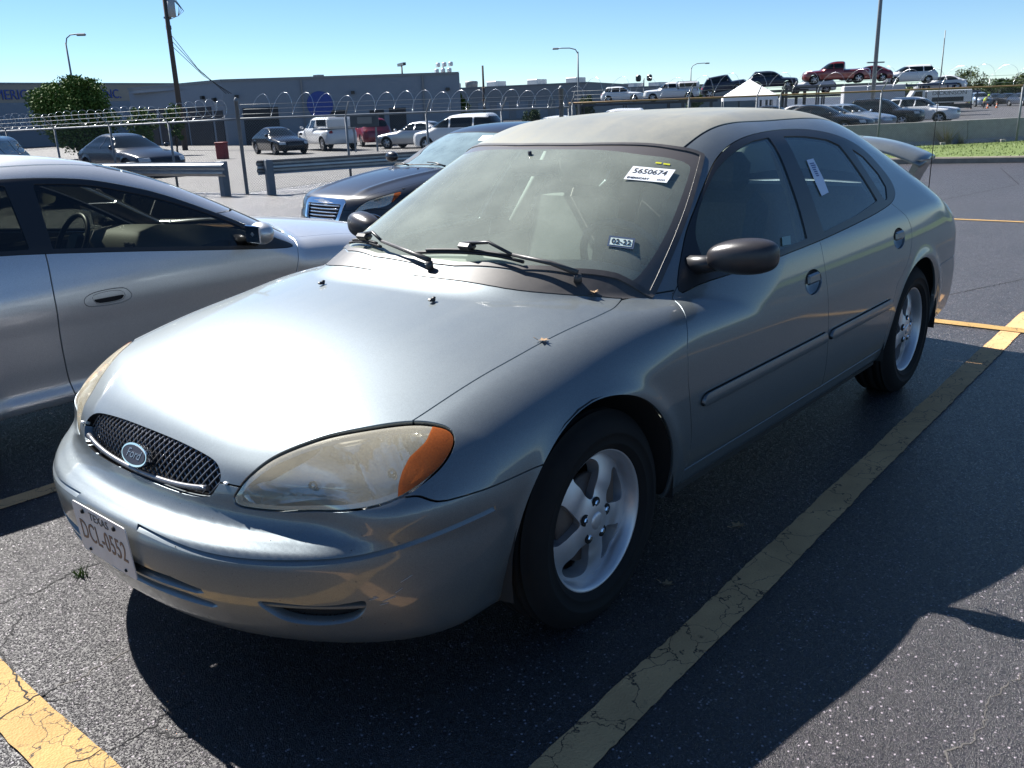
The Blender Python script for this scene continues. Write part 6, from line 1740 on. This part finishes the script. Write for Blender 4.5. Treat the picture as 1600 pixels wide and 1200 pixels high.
for t in (5.8, 15.0): on_wall(r1, t, 2.35, 'downpipe', WALLG, .12, 4.6, .12)
q = MB(); q.prism([(.98*math.cos(a), .98*math.sin(a)) for a in np.linspace(0, 2*math.pi, 37)[:-1]], 0, .06); o = q.obj('round_sign', SIGNB, r1[0]); o.matrix_local = r1[1] @ Matrix.Translation((7.05, .01, 2.75)) @ Matrix.Rotation(-math.pi/2, 4, 'X')
q = MB(); q.add([(-37, -74, 4.3), (-37.2, -59.9, 4.3), (-50.3, -49, 4.3), (-62, -62, 4.3), (-60, -76, 4.3)], [(0, 1, 2, 3, 4)]); o = q.obj('roof', CAPM, B2); o.location = (45, 58, 0)
q = MB(); q.box((-44, -57, 4.75), (.6, .6, .5)); o = q.obj('roof_vent', CAPM, B2); o.location = (45, 58, 0)
B1 = thing('warehouse', 'long far building with tan band and blue AMERICA and INC. lettering', 'building', (-40, -95, zb))
b1 = wall_run(B1, [(39.2, -80.0), (-53.5, -95.5), (-60, -120)], 0, 6.0, WALLT)
for w, M, L in b1: w.location = (40, 95, 0)
w, M, L = b1[0]
q = MB(); q.add([M @ Vector(v) for v in ((0, .02, 0), (L, .02, 0), (L, .02, 4.2), (0, .02, 4.2))], [(0, 1, 2, 3)]); q.obj('lower_cladding', WALLB, w)
q = MB(); q.add([(39, -80.2, 5.7), (-53, -95.6, 5.7), (-60, -120, 5.7), (39, -120, 5.7)], [(0, 1, 2, 3)]); o = q.obj('roof', CAPM, B1); o.location = (40, 95, 0)
wn = (M.to_3x3() @ Vector((0, 1, 0))).normalized(); wx_ = Vector((0, 0, 1)).cross(wn)
for s_, t in (('AMERICA', 74.9), ('INC.', 85.8)):
    TM = Matrix((wx_, Vector((0, 0, 1)), wn)).transposed().to_4x4(); TM.translation = M @ Vector((t, .06, 4.90))
    text_obj('wall_lettering', s_, 1.28, SIGNB, w, TM, extrude=.03, sx=.90)
q = MB(); q.box((-29.5, -93, 6.3), (1.6, 1.6, .7)); o = q.obj('roof_unit', WALLG, B1); o.location = (40, 95, 0)
B3 = thing('warehouse', 'far grey warehouse with white roof units right of the blue-grey one', 'building', (-120, -95, zb))
b3 = wall_run(B3, [(-104, -118), (-118.1, -84.9), (-148, -97)], 0, 5.4, WALLG)
for w, M, L in b3: w.location = (120, 95, 0)
for t in (4, 12, 20, 27, 33.5):
    q = MB(); q.box((0, 0, 0), (2.6, 2.2, .9), bev=.1); o = q.obj('roof_unit', ROOFW, B3); p = b3[0][1] @ Vector((t, -2.5, 5.8)); o.location = p+Vector((120, 95, 0))
q = MB(); q.add([(-104, -118, 5.2), (-118, -85, 5.2), (-148, -97, 5.2), (-140, -125, 5.2)], [(0, 1, 2, 3)]); o = q.obj('roof', CAPM, B3); o.location = (120, 95, 0)
for t in np.arange(2, 35, 3.3): on_wall(b3[0], t, 1.6, 'dock_door', mat('dock_door_pale', (.22, .25, .28), .7), 2.0, 2.6, .06)
B4 = thing('warehouse', 'low distant building behind the two white vehicles at the horizon', 'building', (-190, -115, zb))
b4 = wall_run(B4, [(-181, -124), (-205, -98)], 0, 5.6, WALLG)
for w, M, L in b4: w.location = (190, 115, 0)
for t in (6, 12, 19): 
    q = MB(); q.box((0, 0, 0), (4, 3, 1.0)); o = q.obj('roof_unit', ROOFW, B4); o.location = b4[0][1] @ Vector((t, -2.5, 6.0))+Vector((190, 115, 0))

# ---------------------------------------------------------------- poles
STEEL = mat('pole_steel', (.20, .22, .235), .6, .1); WOOD = mat('pole_wood', (.085, .07, .06), .9, noise=(3, .6, (.05, .042, .038)))
def street_lamp(label, base, top, head, r=.09):
    z = base[2]; root = thing('street_lamp', label, 'street lamp', base)
    b = MB(); H = top[2]-z; b.tube([(0, 0, 0), (0, 0, H)], [r, r*.6], 8); b.obj('pole', STEEL, root)
    e = Vector((head[0]-top[0], head[1]-top[1], head[2]-z)); b = MB(); b.tube([(0, 0, H-.15), (e.x*.12, e.y*.12, H+(e.z-H)*.55), (e.x*.4, e.y*.4, H+(e.z-H)*.95), (e.x*.75, e.y*.75, e.z), (e.x, e.y, e.z)], r*.45, 6); b.obj('arm', STEEL, root)
    a = math.atan2(e.y, e.x); b = MB(); b.box((e.x*1.1, e.y*1.1, e.z-.03), (.62, .26, .17), Matrix.Rotation(a, 3, 'Z'), .06); b.obj('lamp_head', STEEL, root)
street_lamp('street lamp with curved arm rising behind the round green tree', G('lamp1'), G('lamp1_top'), G('lamp1_head'), .10)
street_lamp('tall street lamp with left-pointing arm beside the far grey warehouse', G('lamp2'), G('lamp2_top'), G('lamp2_head'), .11)
street_lamp('small distant street lamp with right-pointing arm above the white vehicles', G('lamp3'), G('lamp3_top'), G('lamp3_head'), .11)
up = thing('utility_pole', 'dark wooden utility pole with a transformer can and drooping cables', 'utility pole', G('upole'))
b = MB(); b.tube([(0, 0, 0), (-.55, -.9, 12.5)], [.19, .13], 10); b.obj('pole', WOOD, up)
b = MB(); b.tube([(-.62, -.35, 8.55), (-.66, -.38, 9.75)], .25, 14); b.obj('transformer', mat('transformer_grey', (.36, .38, .40), .5), up)
b = MB()
for k in range(4): b.tube([(-.7-.08*k, -.3, 9.7), (-1.0-.1*k, .0, 9.2-.1*k), (-.9, -.1, 8.6), (-.42, -.7, 8.35)], .018, 4)
b.obj('jumper_cable', RUBBER, up)
b = MB()
for k in range(3): b.tube([(-.4+.1*k, -.66, 7.6-.3*k), (-1.6-.2*k, .25, 5.3-.25*k), (-2.9-.2*k, 1.3, 3.6)], .02, 4)
b.obj('service_cable', RUBBER, up)
b = MB(); b.box((-.40, -.6, 8.5), (.5, .12, .12)); b.box((-.38, -.6, 7.9), (.3, .2, .25)); b.obj('bracket', STEEL, up)
b = MB(); b.tube([(-31.5, -56.5, 12.0), (-26, -60, 11.3), (-20, -66, 11.2), (-8, -75, 11.8)], .022, 4); tag(b.obj('overhead_wire', RUBBER), 'single overhead wire crossing the top left corner of the sky', 'wire')
def mast(nm, label, catg, base, top, r, m_=STEEL, extra=None):
    t = thing(nm, label, catg, base); b = MB(); b.tube([(0, 0, 0), (0, 0, top[2]-base[2])], [r, r*.7], 8); b.obj('pole', m_, t)
    if extra: extra(t, top[2]-base[2])
    return t
def p4x(t, H):
    b = MB(); b.box((0, 0, 3.9), (.1, 1.3, .08), Matrix.Rotation(1.0, 3, 'Z')); b.obj('cross_arm', STEEL, t)
mast('light_pole', 'tall plain steel pole running out of the frame, behind the red pickup', 'pole', G('pole4'), (0, 0, 14.0), .15, STEEL, p4x)
def tx(t, H):
    b = MB(); b.box((0, 0, H), (.3, 2.6, .28), Matrix.Rotation(-.5, 3, 'Z')); b.obj('lamp_bar', TRIM, t)
mast('light_pole', 'T-shaped light pole showing above the blue-grey warehouse roof', 'light pole', G('lamp5'), G('lamp5_top'), .12, TRIM, tx)
def fx(t, H):
    for i in range(3):
        for j in range(3):
            b = MB(); b.box(((i-1)*.25, (j-1)*.95, H+.2-i*.62), (.35, .62, .42), Matrix.Rotation(-.5, 3, 'Z'), .06); b.obj('floodlight', ALLOY, t)
mast('floodlight_mast', 'floodlight mast with a cluster of lamps above the warehouse roof', 'floodlight', G('lamp6'), G('lamp6_top'), .12, STEEL, fx)
def ux(t, H):
    b = MB(); b.box((0, 0, H*.62), (.12, 1.7, .12), Matrix.Rotation(-.5, 3, 'Z')); b.box((0, 0, H*.40), (.12, 1.5, .12), Matrix.Rotation(-.5, 3, 'Z')); b.obj('cross_arm', WOOD, t)
mast('utility_pole', 'small distant utility pole between the two warehouses', 'utility pole', G('pole7'), G('pole7_top'), .20, WOOD, ux)
def wx(t, H):
    b = MB(); b.lathe([(0, H+.3), (1.0, H+.2), (1.15, H), (1.0, H-1.1), (.5, H-1.3)], 12); b.obj('tank', CAPM, t)
mast('water_tower', 'tiny distant tank tower on the horizon right of the warehouse', 'tower', G('tank'), G('tank_top'), .6, CAPM, wx)
def dx(t, H):
    for s in (1, -1):
        b = MB(); b.box((-.35*s, .8*s, H), (.9, .7, 1.0), bev=.2); b.obj('floodlight', TRIM, t)
mast('floodlight_mast', 'twin floodlight on a short mast above the white SUVs', 'floodlight', G('pole8'), G('pole8_top'), .12, STEEL, dx)
mast('radio_mast', 'thin radio mast on the horizon right of the white minivan', 'mast', G('thin_tower_g'), (0, 0, 10.5), .10, STEEL)

# ---------------------------------------------------------------- trees: trunk, limbs and a crown of small leaves
def leaf_mat(nm, c1, c2):
    m = mat(nm, c1, .7, spec=.12, noise=(1.3, 1., c2)); return m
LF = [leaf_mat('leaf_green', (.055, .105, .022), (.10, .15, .035)), leaf_mat('leaf_dark', (.032, .062, .02), (.055, .085, .03)), leaf_mat('leaf_olive', (.085, .10, .035), (.05, .075, .025))]
BARK = mat('bark', (.075, .06, .045), .9)
def tree(label, base, H, W, n, leaf, mt, trunk_h=.35, catg='tree', clumps=34, flat=1.0, nm='tree'):
    root = thing(nm, label, catg, base); rs = np.random.default_rng(int(abs(base[0]*13+base[1]*7)))
    b = MB(); b.tube([(0, 0, 0), (.02*W, .0, H*trunk_h*.6), (0, .03*W, H*trunk_h*1.2)], [.035*W+.03, .03*W+.02, .02*W+.02], 8)
    cz = H*(trunk_h+1)/2; rz = H*(1-trunk_h)/2*1.05
    cs = []
    for i in range(clumps):
        u = rs.normal(size=3); u /= np.linalg.norm(u); r = rs.uniform(.35, 1.0)**.6*.80
        p = np.array([u[0]*W/2*r, u[1]*W/2*r, cz+u[2]*rz*r*flat]); cs.append((p, rs.uniform(.16, .30)*W*.62))
        if i < 9: b.tube([(0, 0, H*trunk_h*.8), tuple(p*.5+np.array([0, 0, H*trunk_h*.4])), tuple(p)], [.016*W+.012, .010*W, .004*W], 5)
    b.obj('trunk', BARK, root)
    k = rs.integers(0, clumps, n); C_ = np.array([c[0] for c in cs])[k]; R_ = np.array([c[1] for c in cs])[k]
    u = rs.normal(size=(n, 3)); u /= np.linalg.norm(u, axis=1, keepdims=True); rr = rs.uniform(.25, 1, n)**.5
    P_ = C_+u*(R_*rr)[:, None]*np.array([1, 1, .85]); P_[:, 2] = np.maximum(P_[:, 2], .06*H)
    a = rs.normal(size=(n, 3))+u*.6; a /= np.linalg.norm(a, axis=1, keepdims=True); t = np.cross(a, rs.normal(size=(n, 3))); t /= np.linalg.norm(t, axis=1, keepdims=True); s = np.cross(a, t)
    L = leaf*rs.uniform(.6, 1.4, n)[:, None]
    V = np.stack([P_-t*L*.5, P_+s*L*.28, P_+t*L*.5, P_-s*L*.28], 1).reshape(-1, 3)
    link('crown', mesh_from('crown', V, np.arange(4*n).reshape(-1, 4), mt, smooth=False), root)
    return root
tree('round bushy green tree in front of the lettered building', (G('tree1')[0]-.2, G('tree1')[1]+.35, -.48), 4.8, 5.0, 26000, .17, LF[0], .08, clumps=85)
tree('low green shrub right of the round tree, behind the left fence', (-25.0, -49.6, -.48), 2.9, 2.0, 3500, .14, LF[0], .12, 'shrub', nm='shrub')
tree('thin green shrub nearest the blue-grey warehouse corner', (-26.3, -48.2, -.48), 3.3, 1.3, 2200, .14, LF[0], .15, 'shrub', nm='shrub')
tree('small dense green tree at the right end of the blue-grey warehouse', G('tree2'), 3.5, 1.7, 4000, .16, LF[0], .1)
tree('dark green tree at the foot of the left-pointing street lamp', G('tree3'), 3.2, 2.3, 4000, .18, LF[1], .1)
tree('low dark shrub in front of the far grey warehouse', G('shrub3'), 1.7, 2.2, 2500, .15, LF[1], .1, 'shrub', nm='shrub')
tree('distant green tree between the white pickup and the jeep', G('tree4'), 4.6, 3.4, 2500, .28, LF[0], .15)
tree('wispy olive tree with open crown right of the white minivan', G('tree5'), 4.9, 5.0, 3000, .24, LF[2], .2)
tree('distant olive tree mass at the right edge', G('tree7'), 4.4, 8.0, 4200, .34, LF[2], .1, flat=.8)
tree('distant dark tree left of the right edge trees', G('tree6'), 3.8, 7.0, 3600, .34, LF[1], .1, flat=.8)
for k, (x, y, h_, w_) in enumerate(((-190, -58, 3.6, 9), (-200, -70, 3.4, 10), (-185, -50, 3.2, 8))):
    tree(('faint distant tree behind the white trailer', 'faint distant tree behind the red pickup', 'faint distant tree behind the white minivan')[k], (x, y, -.5), h_, w_, 1800, .4, LF[2], .1, flat=.8)

# ---------------------------------------------------------------- vehicles in the background
WHITE = paint('white_paint', (.62, .63, .64), .0, .35, .8, .05, 0.); SILV = paint('far_silver_paint', (.42, .43, .45), .6, .32, .8, .05, 0.); BLK = paint('far_black_paint', (.012, .013, .016), .0, .22, .25, .04, 0.); NAVY = paint('dark_blue_paint', (.028, .036, .058), .0, .25, .25, .04, 0.)
SLATE = paint('slate_blue_paint', (.020, .026, .040), .0, .25, .15, .05, 0.); REDP = paint('dark_red_paint', (.16, .018, .018), .3, .28, 1, .04, 0.); REDB = paint('bright_red_paint', (.20, .012, .03), .1, .3, .8, .05, 0.); BLUEW = paint('pale_blue_paint', (.30, .36, .44), .6, .3, .8, .05, 0.); BEIGE = paint('pale_beige_paint', (.42, .40, .36), .5, .3, .8, .05, 0.)
D = math.radians
for m_ in (BLK, NAVY, SLATE): m_.node_tree.nodes['Principled BSDF'].inputs['Specular IOR Level'].default_value = .22
far_car('sedan', SLATE, 'slate blue-grey sedan parked behind the left fence under the guard rail', G('blue_sedan'), D(90), h=.03)
TYPES['crossover'] = {k: ([(x, z*.88) for x, z in v] if k in ('zl', 'zr') else [[(x, z*.88) for x, z in q] for q in v] if k == 'win' else v) for k, v in TYPES['suv'].items()}
TYPES['crossover'].update(belt=.93, ws=(.62, .985, .70, .60, 1.37), rw=(-1.9, 1.02, .66, .58, 1.36))
far_car('crossover', BLK, 'dark vehicle just showing over the coupe roof at the left edge', (-5.70, -20.75, -.17), D(52), h=.05)
far_car('sedan', BLK, 'black sedan behind the fence, left of the white pickup', G('dark_sedan'), D(75), h=.045)
pk = far_car('pickup', WHITE, 'white pickup with a white bed canopy behind the fence', G('white_pickup'), D(-108), 'pickup', h=.05)
b = MB(); b.box((-1.78, 0, 1.52), (2.1, 1.75, .62), bev=.12); b.obj('bed_canopy', WHITE, pk)
for s in (1, -1):
    b = MB(); b.box((-1.75, s*.875, 1.55), (1.5, .03, .34)); b.obj('canopy_window', CARGLASS, pk)
far_car('suv', REDB, 'red SUV seen from behind, below the dark sign board', G('red_suv'), D(-120), h=.06)
far_car('sedan', SILV, 'silver hatchback behind the fence, left of the black sedan roof', G('silver_hatch'), D(-75), h=.05)
far_car('van', WHITE, 'white van roof showing above the black sedan windshield', G('white_van'), D(-70), 'van', h=.06)
far_car('sedan', WHITE, 'white car roof just above the black sedan roof', G('white_car_a'), D(-60), h=.06)
far_car('sedan', REDP, 'red car roof between the fence posts left of the sedan roof', G('red_car_b'), D(-60), h=.06)
far_car('suv', WHITE, 'white SUV roof low behind the fence, left of the sedan roof', G('white_car_c'), D(-60), h=.06)
sb = thing('sign_board', 'dark rectangular sign board on two posts in front of the red SUV', 'sign', G('sign_board')); 
SBR = Matrix.Rotation(D(33), 3, 'Z')
b = MB(); b.box((0, 0, 1.62), (.06, 1.55, .66), SBR); bd = b.obj('board', mat('sign_dark', (.035, .045, .055), .5), sb)
b = MB(); b.box((.036, .06, 1.62), (.02, .8, .34), SBR); b.obj('sign_panel', mat('sign_panel_grey', (.16, .17, .17), .6), sb)
for s in (1, -1):
    b = MB(); p = SBR @ Vector((0, s*.6, .6)); b.box(p, (.07, .07, 1.3)); b.obj('leg', STEEL, sb)
b = MB(); b.box((0, 0, .40), (.48, .48, .78), bev=.04); b.box((0, 0, .82), (.52, .52, .06), bev=.02); rb = thing('red_bin', 'red bin standing against the dark wall behind the left fence', 'bin', G('red_box'), .5); b.obj('box', mat('bin_red', (.22, .02, .02), .6), rb)
rowk = (('sedan', BLK, 'black sedan, nearest and leftmost behind the concrete barrier'), ('sedan', BEIGE, 'pale beige sedan second in the row behind the barrier'), ('sedan', BLUEW, 'pale blue sedan in the middle of the row behind the barrier'), ('suv', BLK, 'black SUV behind the barrier, between the pale blue sedan and white SUV'), ('suv', WHITE, 'white SUV with dark wheels at the right end of the row behind the barrier'))
for i, (k, m_, lab) in enumerate(rowk): far_car(k, m_, lab, G('row%d' % (i+1)), D(92), group='cars in a row behind the concrete barrier', h=.045)
for nm, k, m_, lab, rz in (('far1', 'suv', BLUEW, 'leftmost of the distant parked vehicles at the far right', 30), ('far2', 'sedan', SLATE, 'second distant parked car from the left at the far right', 40), ('far3', 'sedan', BLK, 'third distant parked car, dark, near the right edge', 40), ('far4', 'sedan', NAVY, 'last distant dark car cut by the right edge', 40)):
    far_car(k, m_, lab, G(nm), D(rz), h=.08, group='distant cars parked at the far right')
far_car('sedan', SLATE, 'grey sedan low behind the fence under the white tent', G('cars_mid1'), D(100), h=.06)
far_car('sedan', SILV, 'silver sedan low behind the fence right of the white tent', G('cars_mid2'), D(100), h=.06)
# vehicles riding high on car carriers
def carrier(label, decks, m_):
    """decks: (centre, heading, length, height of the deck)"""
    (c0, rz0, L0, h0) = decks[0]; root = thing('car_carrier', label, 'car carrier', (c0[0], c0[1], -.48), rz0); Z = Matrix.Rotation(-rz0, 4, 'Z') @ Matrix.Translation((-c0[0], -c0[1], .48))
    for c, rz, L, h in decks:
        M = Z @ Matrix.Translation((c[0], c[1], 0)) @ Matrix.Rotation(rz, 4, 'Z')
        for s in (1, -1):
            q = MB(); q.box(M @ Vector((0, s*.75, h-.09-.48*0)), (L, .5, .12), M.to_3x3()); q.box(M @ Vector((0, s*1.12, h-.10)), (L, .10, .22), M.to_3x3()); q.obj('deck_ramp', m_, root)
            for t in (-.46, -.15, .16, .46):
                q = MB(); p = M @ Vector((t*L, s*1.12, 0)); zt = h+.48-.1; q.box((p.x, p.y, zt/2+.3), (.14, .12, zt-.6)); q.obj('post', m_, root)
    M = Z @ Matrix.Translation((c0[0], c0[1], 0)) @ Matrix.Rotation(rz0, 4, 'Z')
    q = MB(); q.box(M @ Vector((0, 0, .35)), (L0, 1.6, .25), M.to_3x3()); q.obj('chassis', DARK, root)
    t_, r_, s_ = far_wheel(.46)
    for x in (-L0*.36, -L0*.28):
        for s in (1, -1):
            w = link('wheel', t_, root, (x, s*1.0, .46), (0, 0, 0 if s > 0 else math.pi)); link('rim', r_, w); link('hub_shadow', s_, w)
    return root
HAUL = mat('carrier_frame', (.05, .055, .065), .6, .3); HAULB = mat('carrier_blue', (.03, .05, .10), .5, .2)
RT = D(117); LFH = D(-63)
far_car('suv', WHITE, 'white SUV on the left carrier, tail to the left', G('suv1'), RT, 'suv', h=.06)
far_car('pickup', WHITE, 'long white pickup on the left carrier, right of the white SUV', G('suv2'), LFH, 'pickup', h=.06)
pk2 = [o for o in COL.objects if o.get('label', '').startswith('long white pickup')][0]
b = MB(); b.box((-1.78, 0, 1.50), (2.1, 1.75, .70), bev=.14); b.obj('bed_canopy', WHITE, pk2)
for s in (1, -1):
    b = MB(); b.box((-1.70, s*.875, 1.52), (1.7, .03, .36)); b.obj('canopy_window', CARGLASS, pk2)
mid = [(G('suv1')[i]+G('suv2')[i])/2 for i in range(3)]
carrier('dark car carrier deck under the two white vehicles at the horizon', [(mid, RT, 15., 1.52)], HAUL)
far_car('jeep', NAVY, 'dark boxy off-roader raised on a carrier left of the white tent', G('jeep'), RT, 'off-roader', h=.06, tilt=D(-9))
far_car('suv', NAVY, 'dark SUV raised on a carrier behind the white tent', G('suv3'), RT, 'suv', h=.06)
carrier('dark car carrier under the raised off-roader', [(G('jeep'), RT, 8., 1.72), (G('suv3'), RT, 6.5, 2.15)], HAUL)
far_car('pickup', REDP, 'dark red crew-cab pickup on top of the car carrier', G('red_pickup'), LFH, 'pickup', h=.05)
far_car('sedan', REDP, 'red vehicle on the carrier behind the tall steel pole', G('red_car'), LFH, 'suv', h=.06)
far_car('suv', WHITE, 'white SUV on the lower carrier deck below the red pickup', G('suv4'), LFH, 'suv', h=.06)
carrier('car carrier with the red pickup on its top deck', [(G('red_pickup'), LFH, 9., 2.40), (G('suv4'), LFH, 8., 1.60)], HAUL)
far_car('van', WHITE, 'white minivan on top of the right carrier', G('minivan'), LFH, 'minivan', h=.05)
far_car('sedan', WHITE, 'white car on the lower deck behind the white tow truck', G('sedan5'), LFH, h=.06)
carrier('car carrier with the white minivan on top', [(G('minivan'), LFH, 8., 2.22), (G('sedan5'), LFH, 7., 1.46)], HAULB)
tr = thing('box_trailer', 'plain pale grey box trailer in front of the carriers', 'trailer', (-74.45, -24.78, -.48), LFH)
b = MB(); b.box((0, 0, 1.75), (4.6, 2.2, 1.75), bev=.05); b.obj('box', mat('trailer_grey', (.40, .41, .44), .6), tr); b = MB(); b.box((0, 0, .75), (4.4, 1.0, .25)); b.obj('chassis', HAUL, tr)
t_, r_, s_ = far_wheel(.41)
for x in (-.6, .5):
    for s in (1, -1): w = link('wheel', t_, tr, (x, s*.95, .41), (0, 0, 0 if s > 0 else math.pi)); link('rim', r_, w)
tw = thing('tow_truck', 'white tow truck with dark lettering on its side', 'tow truck', (-79.7, -21.7, -.48), LFH)
b = MB(); V = [(2.6, .8), (2.55, 1.25), (1.9, 1.5), (1.55, 2.15), (.75, 2.2), (.7, .7)]
b.prism([(x, z) for x, z in V], -1.0, 1.0, Matrix(((1, 0, 0, 0), (0, 0, -1, 0), (0, 1, 0, 0), (0, 0, 0, 1)))); cb = b.obj('cab', WHITE, tw)
for s in (1, -1):
    b = MB(); b.prism([(1.72, 1.5), (1.45, 2.0), (.95, 2.03), (.95, 1.5)], 0, .03, Matrix(((1, 0, 0, 0), (0, 0, -s, s*1.03), (0, 1, 0, 0), (0, 0, 0, 1)))); b.obj('window', CARGLASS, cb)
b = MB(); b.box((-1.1, 0, 1.55), (3.4, 2.1, 1.0), bev=.05); bd = b.obj('body', WHITE, tw)
for s in (1, -1): text_obj('side_lettering', 'DICKINSON', .42, INK, bd, Matrix.Translation((-1.1, s*1.06, 1.80)) @ Matrix.Rotation(0 if s < 0 else math.pi, 4, 'Z') @ Matrix.Rotation(math.pi/2, 4, 'X'), sx=1.15, extrude=.004)
for s in (1, -1):
    b = MB(); b.box((-1.0, s*1.062, 1.32), (2.4, .01, .35)); b.obj('dark_panel', DOORD, bd)
b = MB(); b.box((-.3, 0, .75), (5.2, 1.1, .35)); b.obj('chassis', HAUL, tw)
for x in (1.9, -1.6):
    for s in (1, -1): w = link('wheel', t_, tw, (x, s*.95, .41), (0, 0, 0 if s > 0 else math.pi)); link('rim', r_, w); link('hub_shadow', s_, w)
# white canopy tent
tn = thing('canopy_tent', 'white peaked canopy tent behind the fence', 'tent', G('tent'), D(30))
TENT = mat('tent_white', (.80, .80, .82), .7)
b = MB(); r = 1.75
b.add([(r, r, 2.1), (-r, r, 2.1), (-r, -r, 2.1), (r, -r, 2.1), (0, 0, 3.2), (r, r, 1.85), (-r, r, 1.85), (-r, -r, 1.85), (r, -r, 1.85)], [(0, 1, 4), (1, 2, 4), (2, 3, 4), (3, 0, 4), (0, 5, 6, 1), (1, 6, 7, 2), (2, 7, 8, 3), (3, 8, 5, 0)]); b.obj('canopy', TENT, tn)
for sx in (1, -1):
    for sy in (1, -1): b = MB(); b.tube([(sx*r*.98, sy*r*.98, 0), (sx*r*.98, sy*r*.98, 2.0)], .03, 6); b.obj('leg', STEEL, tn)
# crew in hi-vis and cones at the far right
HIVIS = mat('hi_vis_yellow', (.50, .75, .02), .6); SKIN = mat('skin', (.30, .19, .13), .6); JEAN = mat('dark_trousers', (.03, .035, .05), .8)
def worker(label, p, rz, bend):
    root = thing('person', label, 'person', p, rz)
    def skin(verts, edges, radii, nm, m_, parent=root):
        me = bpy.data.meshes.new(nm); me.from_pydata(verts, edges, []); o = link(nm, me, parent); me.materials.append(m_)
        md = o.modifiers.new('skin', 'SKIN'); sk = me.skin_vertices[0].data
        for i, r in enumerate(radii): sk[i].radius = (r, r)
        sk[0].use_root = True; o.modifiers.new('sub', 'SUBSURF').levels = 1; return o
    c, s = math.cos(bend), math.sin(bend); up_ = lambda x, y, z: (x*c+z*s, y, .78-bend*.16+z*c-x*s)
    h0 = .78-bend*.16
    skin([(0, 0, h0), up_(0, 0, .28), up_(0, 0, .50), up_(0, .19, .48), up_(.08, .25, .22), up_(.24, .24, .06), up_(0, -.19, .48), up_(.08, -.25, .22), up_(.24, -.24, .06), up_(.0, 0, .60), up_(.03, 0, .74), (.16*bend, .10, h0*.52), (.02, .11, .06), (.13, .11, .03), (.16*bend, -.10, h0*.52), (.02, -.11, .06), (.13, -.11, .03)],
         [(0, 1), (1, 2), (2, 3), (3, 4), (4, 5), (2, 6), (6, 7), (7, 8), (2, 9), (9, 10), (0, 11), (11, 12), (12, 13), (0, 14), (14, 15), (15, 16)], [.13, .14, .14, .07, .05, .04, .07, .05, .04, .05, .10, .085, .055, .04, .085, .055, .04], 'body', SKIN)
    skin([up_(0, 0, .02), up_(0, 0, .28), up_(0, 0, .50), up_(0, .17, .49), up_(0, -.17, .49)], [(0, 1), (1, 2), (2, 3), (2, 4)], [.155, .165, .165, .10, .10], 'safety_vest', HIVIS)
    skin([(0, 0, h0), (.16*bend, .10, h0*.52), (.02, .11, .08), (.16*bend, -.10, h0*.52), (.02, -.11, .08)], [(0, 1), (1, 2), (0, 3), (3, 4)], [.15, .10, .07, .10, .07], 'trousers', JEAN)
    b = MB(); hp = Vector(up_(.03, 0, .78)); b.lathe([(.12, .02), (.115, .06), (.06, .12), (0, .13)], 10, Matrix.Translation(hp)); b.obj('hat', HIVIS, root)
    return root
worker('person in dark trousers and hi-vis vest standing by the tow truck', G('worker1'), D(40), .1)
worker('person in yellow hi-vis vest bending over, second from the tow truck', G('worker2'), D(-60), .9)
worker('person in hi-vis vest stooping in front of the distant parked cars', G('worker3'), D(100), .6)
CONE = mat('cone_orange', (.65, .13, .02), .6)
for nm, lab in (('cone1', 'orange traffic cone beside the stooping workers'), ('cone2', 'orange traffic cone nearest the right edge of the lot')):
    t = thing('traffic_cone', lab, 'traffic cone', G(nm)); b = MB(); b.lathe([(.12, .03), (.025, .50), (0, .50)], 12); b.obj('cone', CONE, t); b = MB(); b.box((0, 0, .015), (.4, .4, .03)); b.obj('base', RUBBER, t)
    b = MB(); b.lathe([(.085, .22), (.062, .33)], 12); b.obj('reflective_band', PAPER, t)
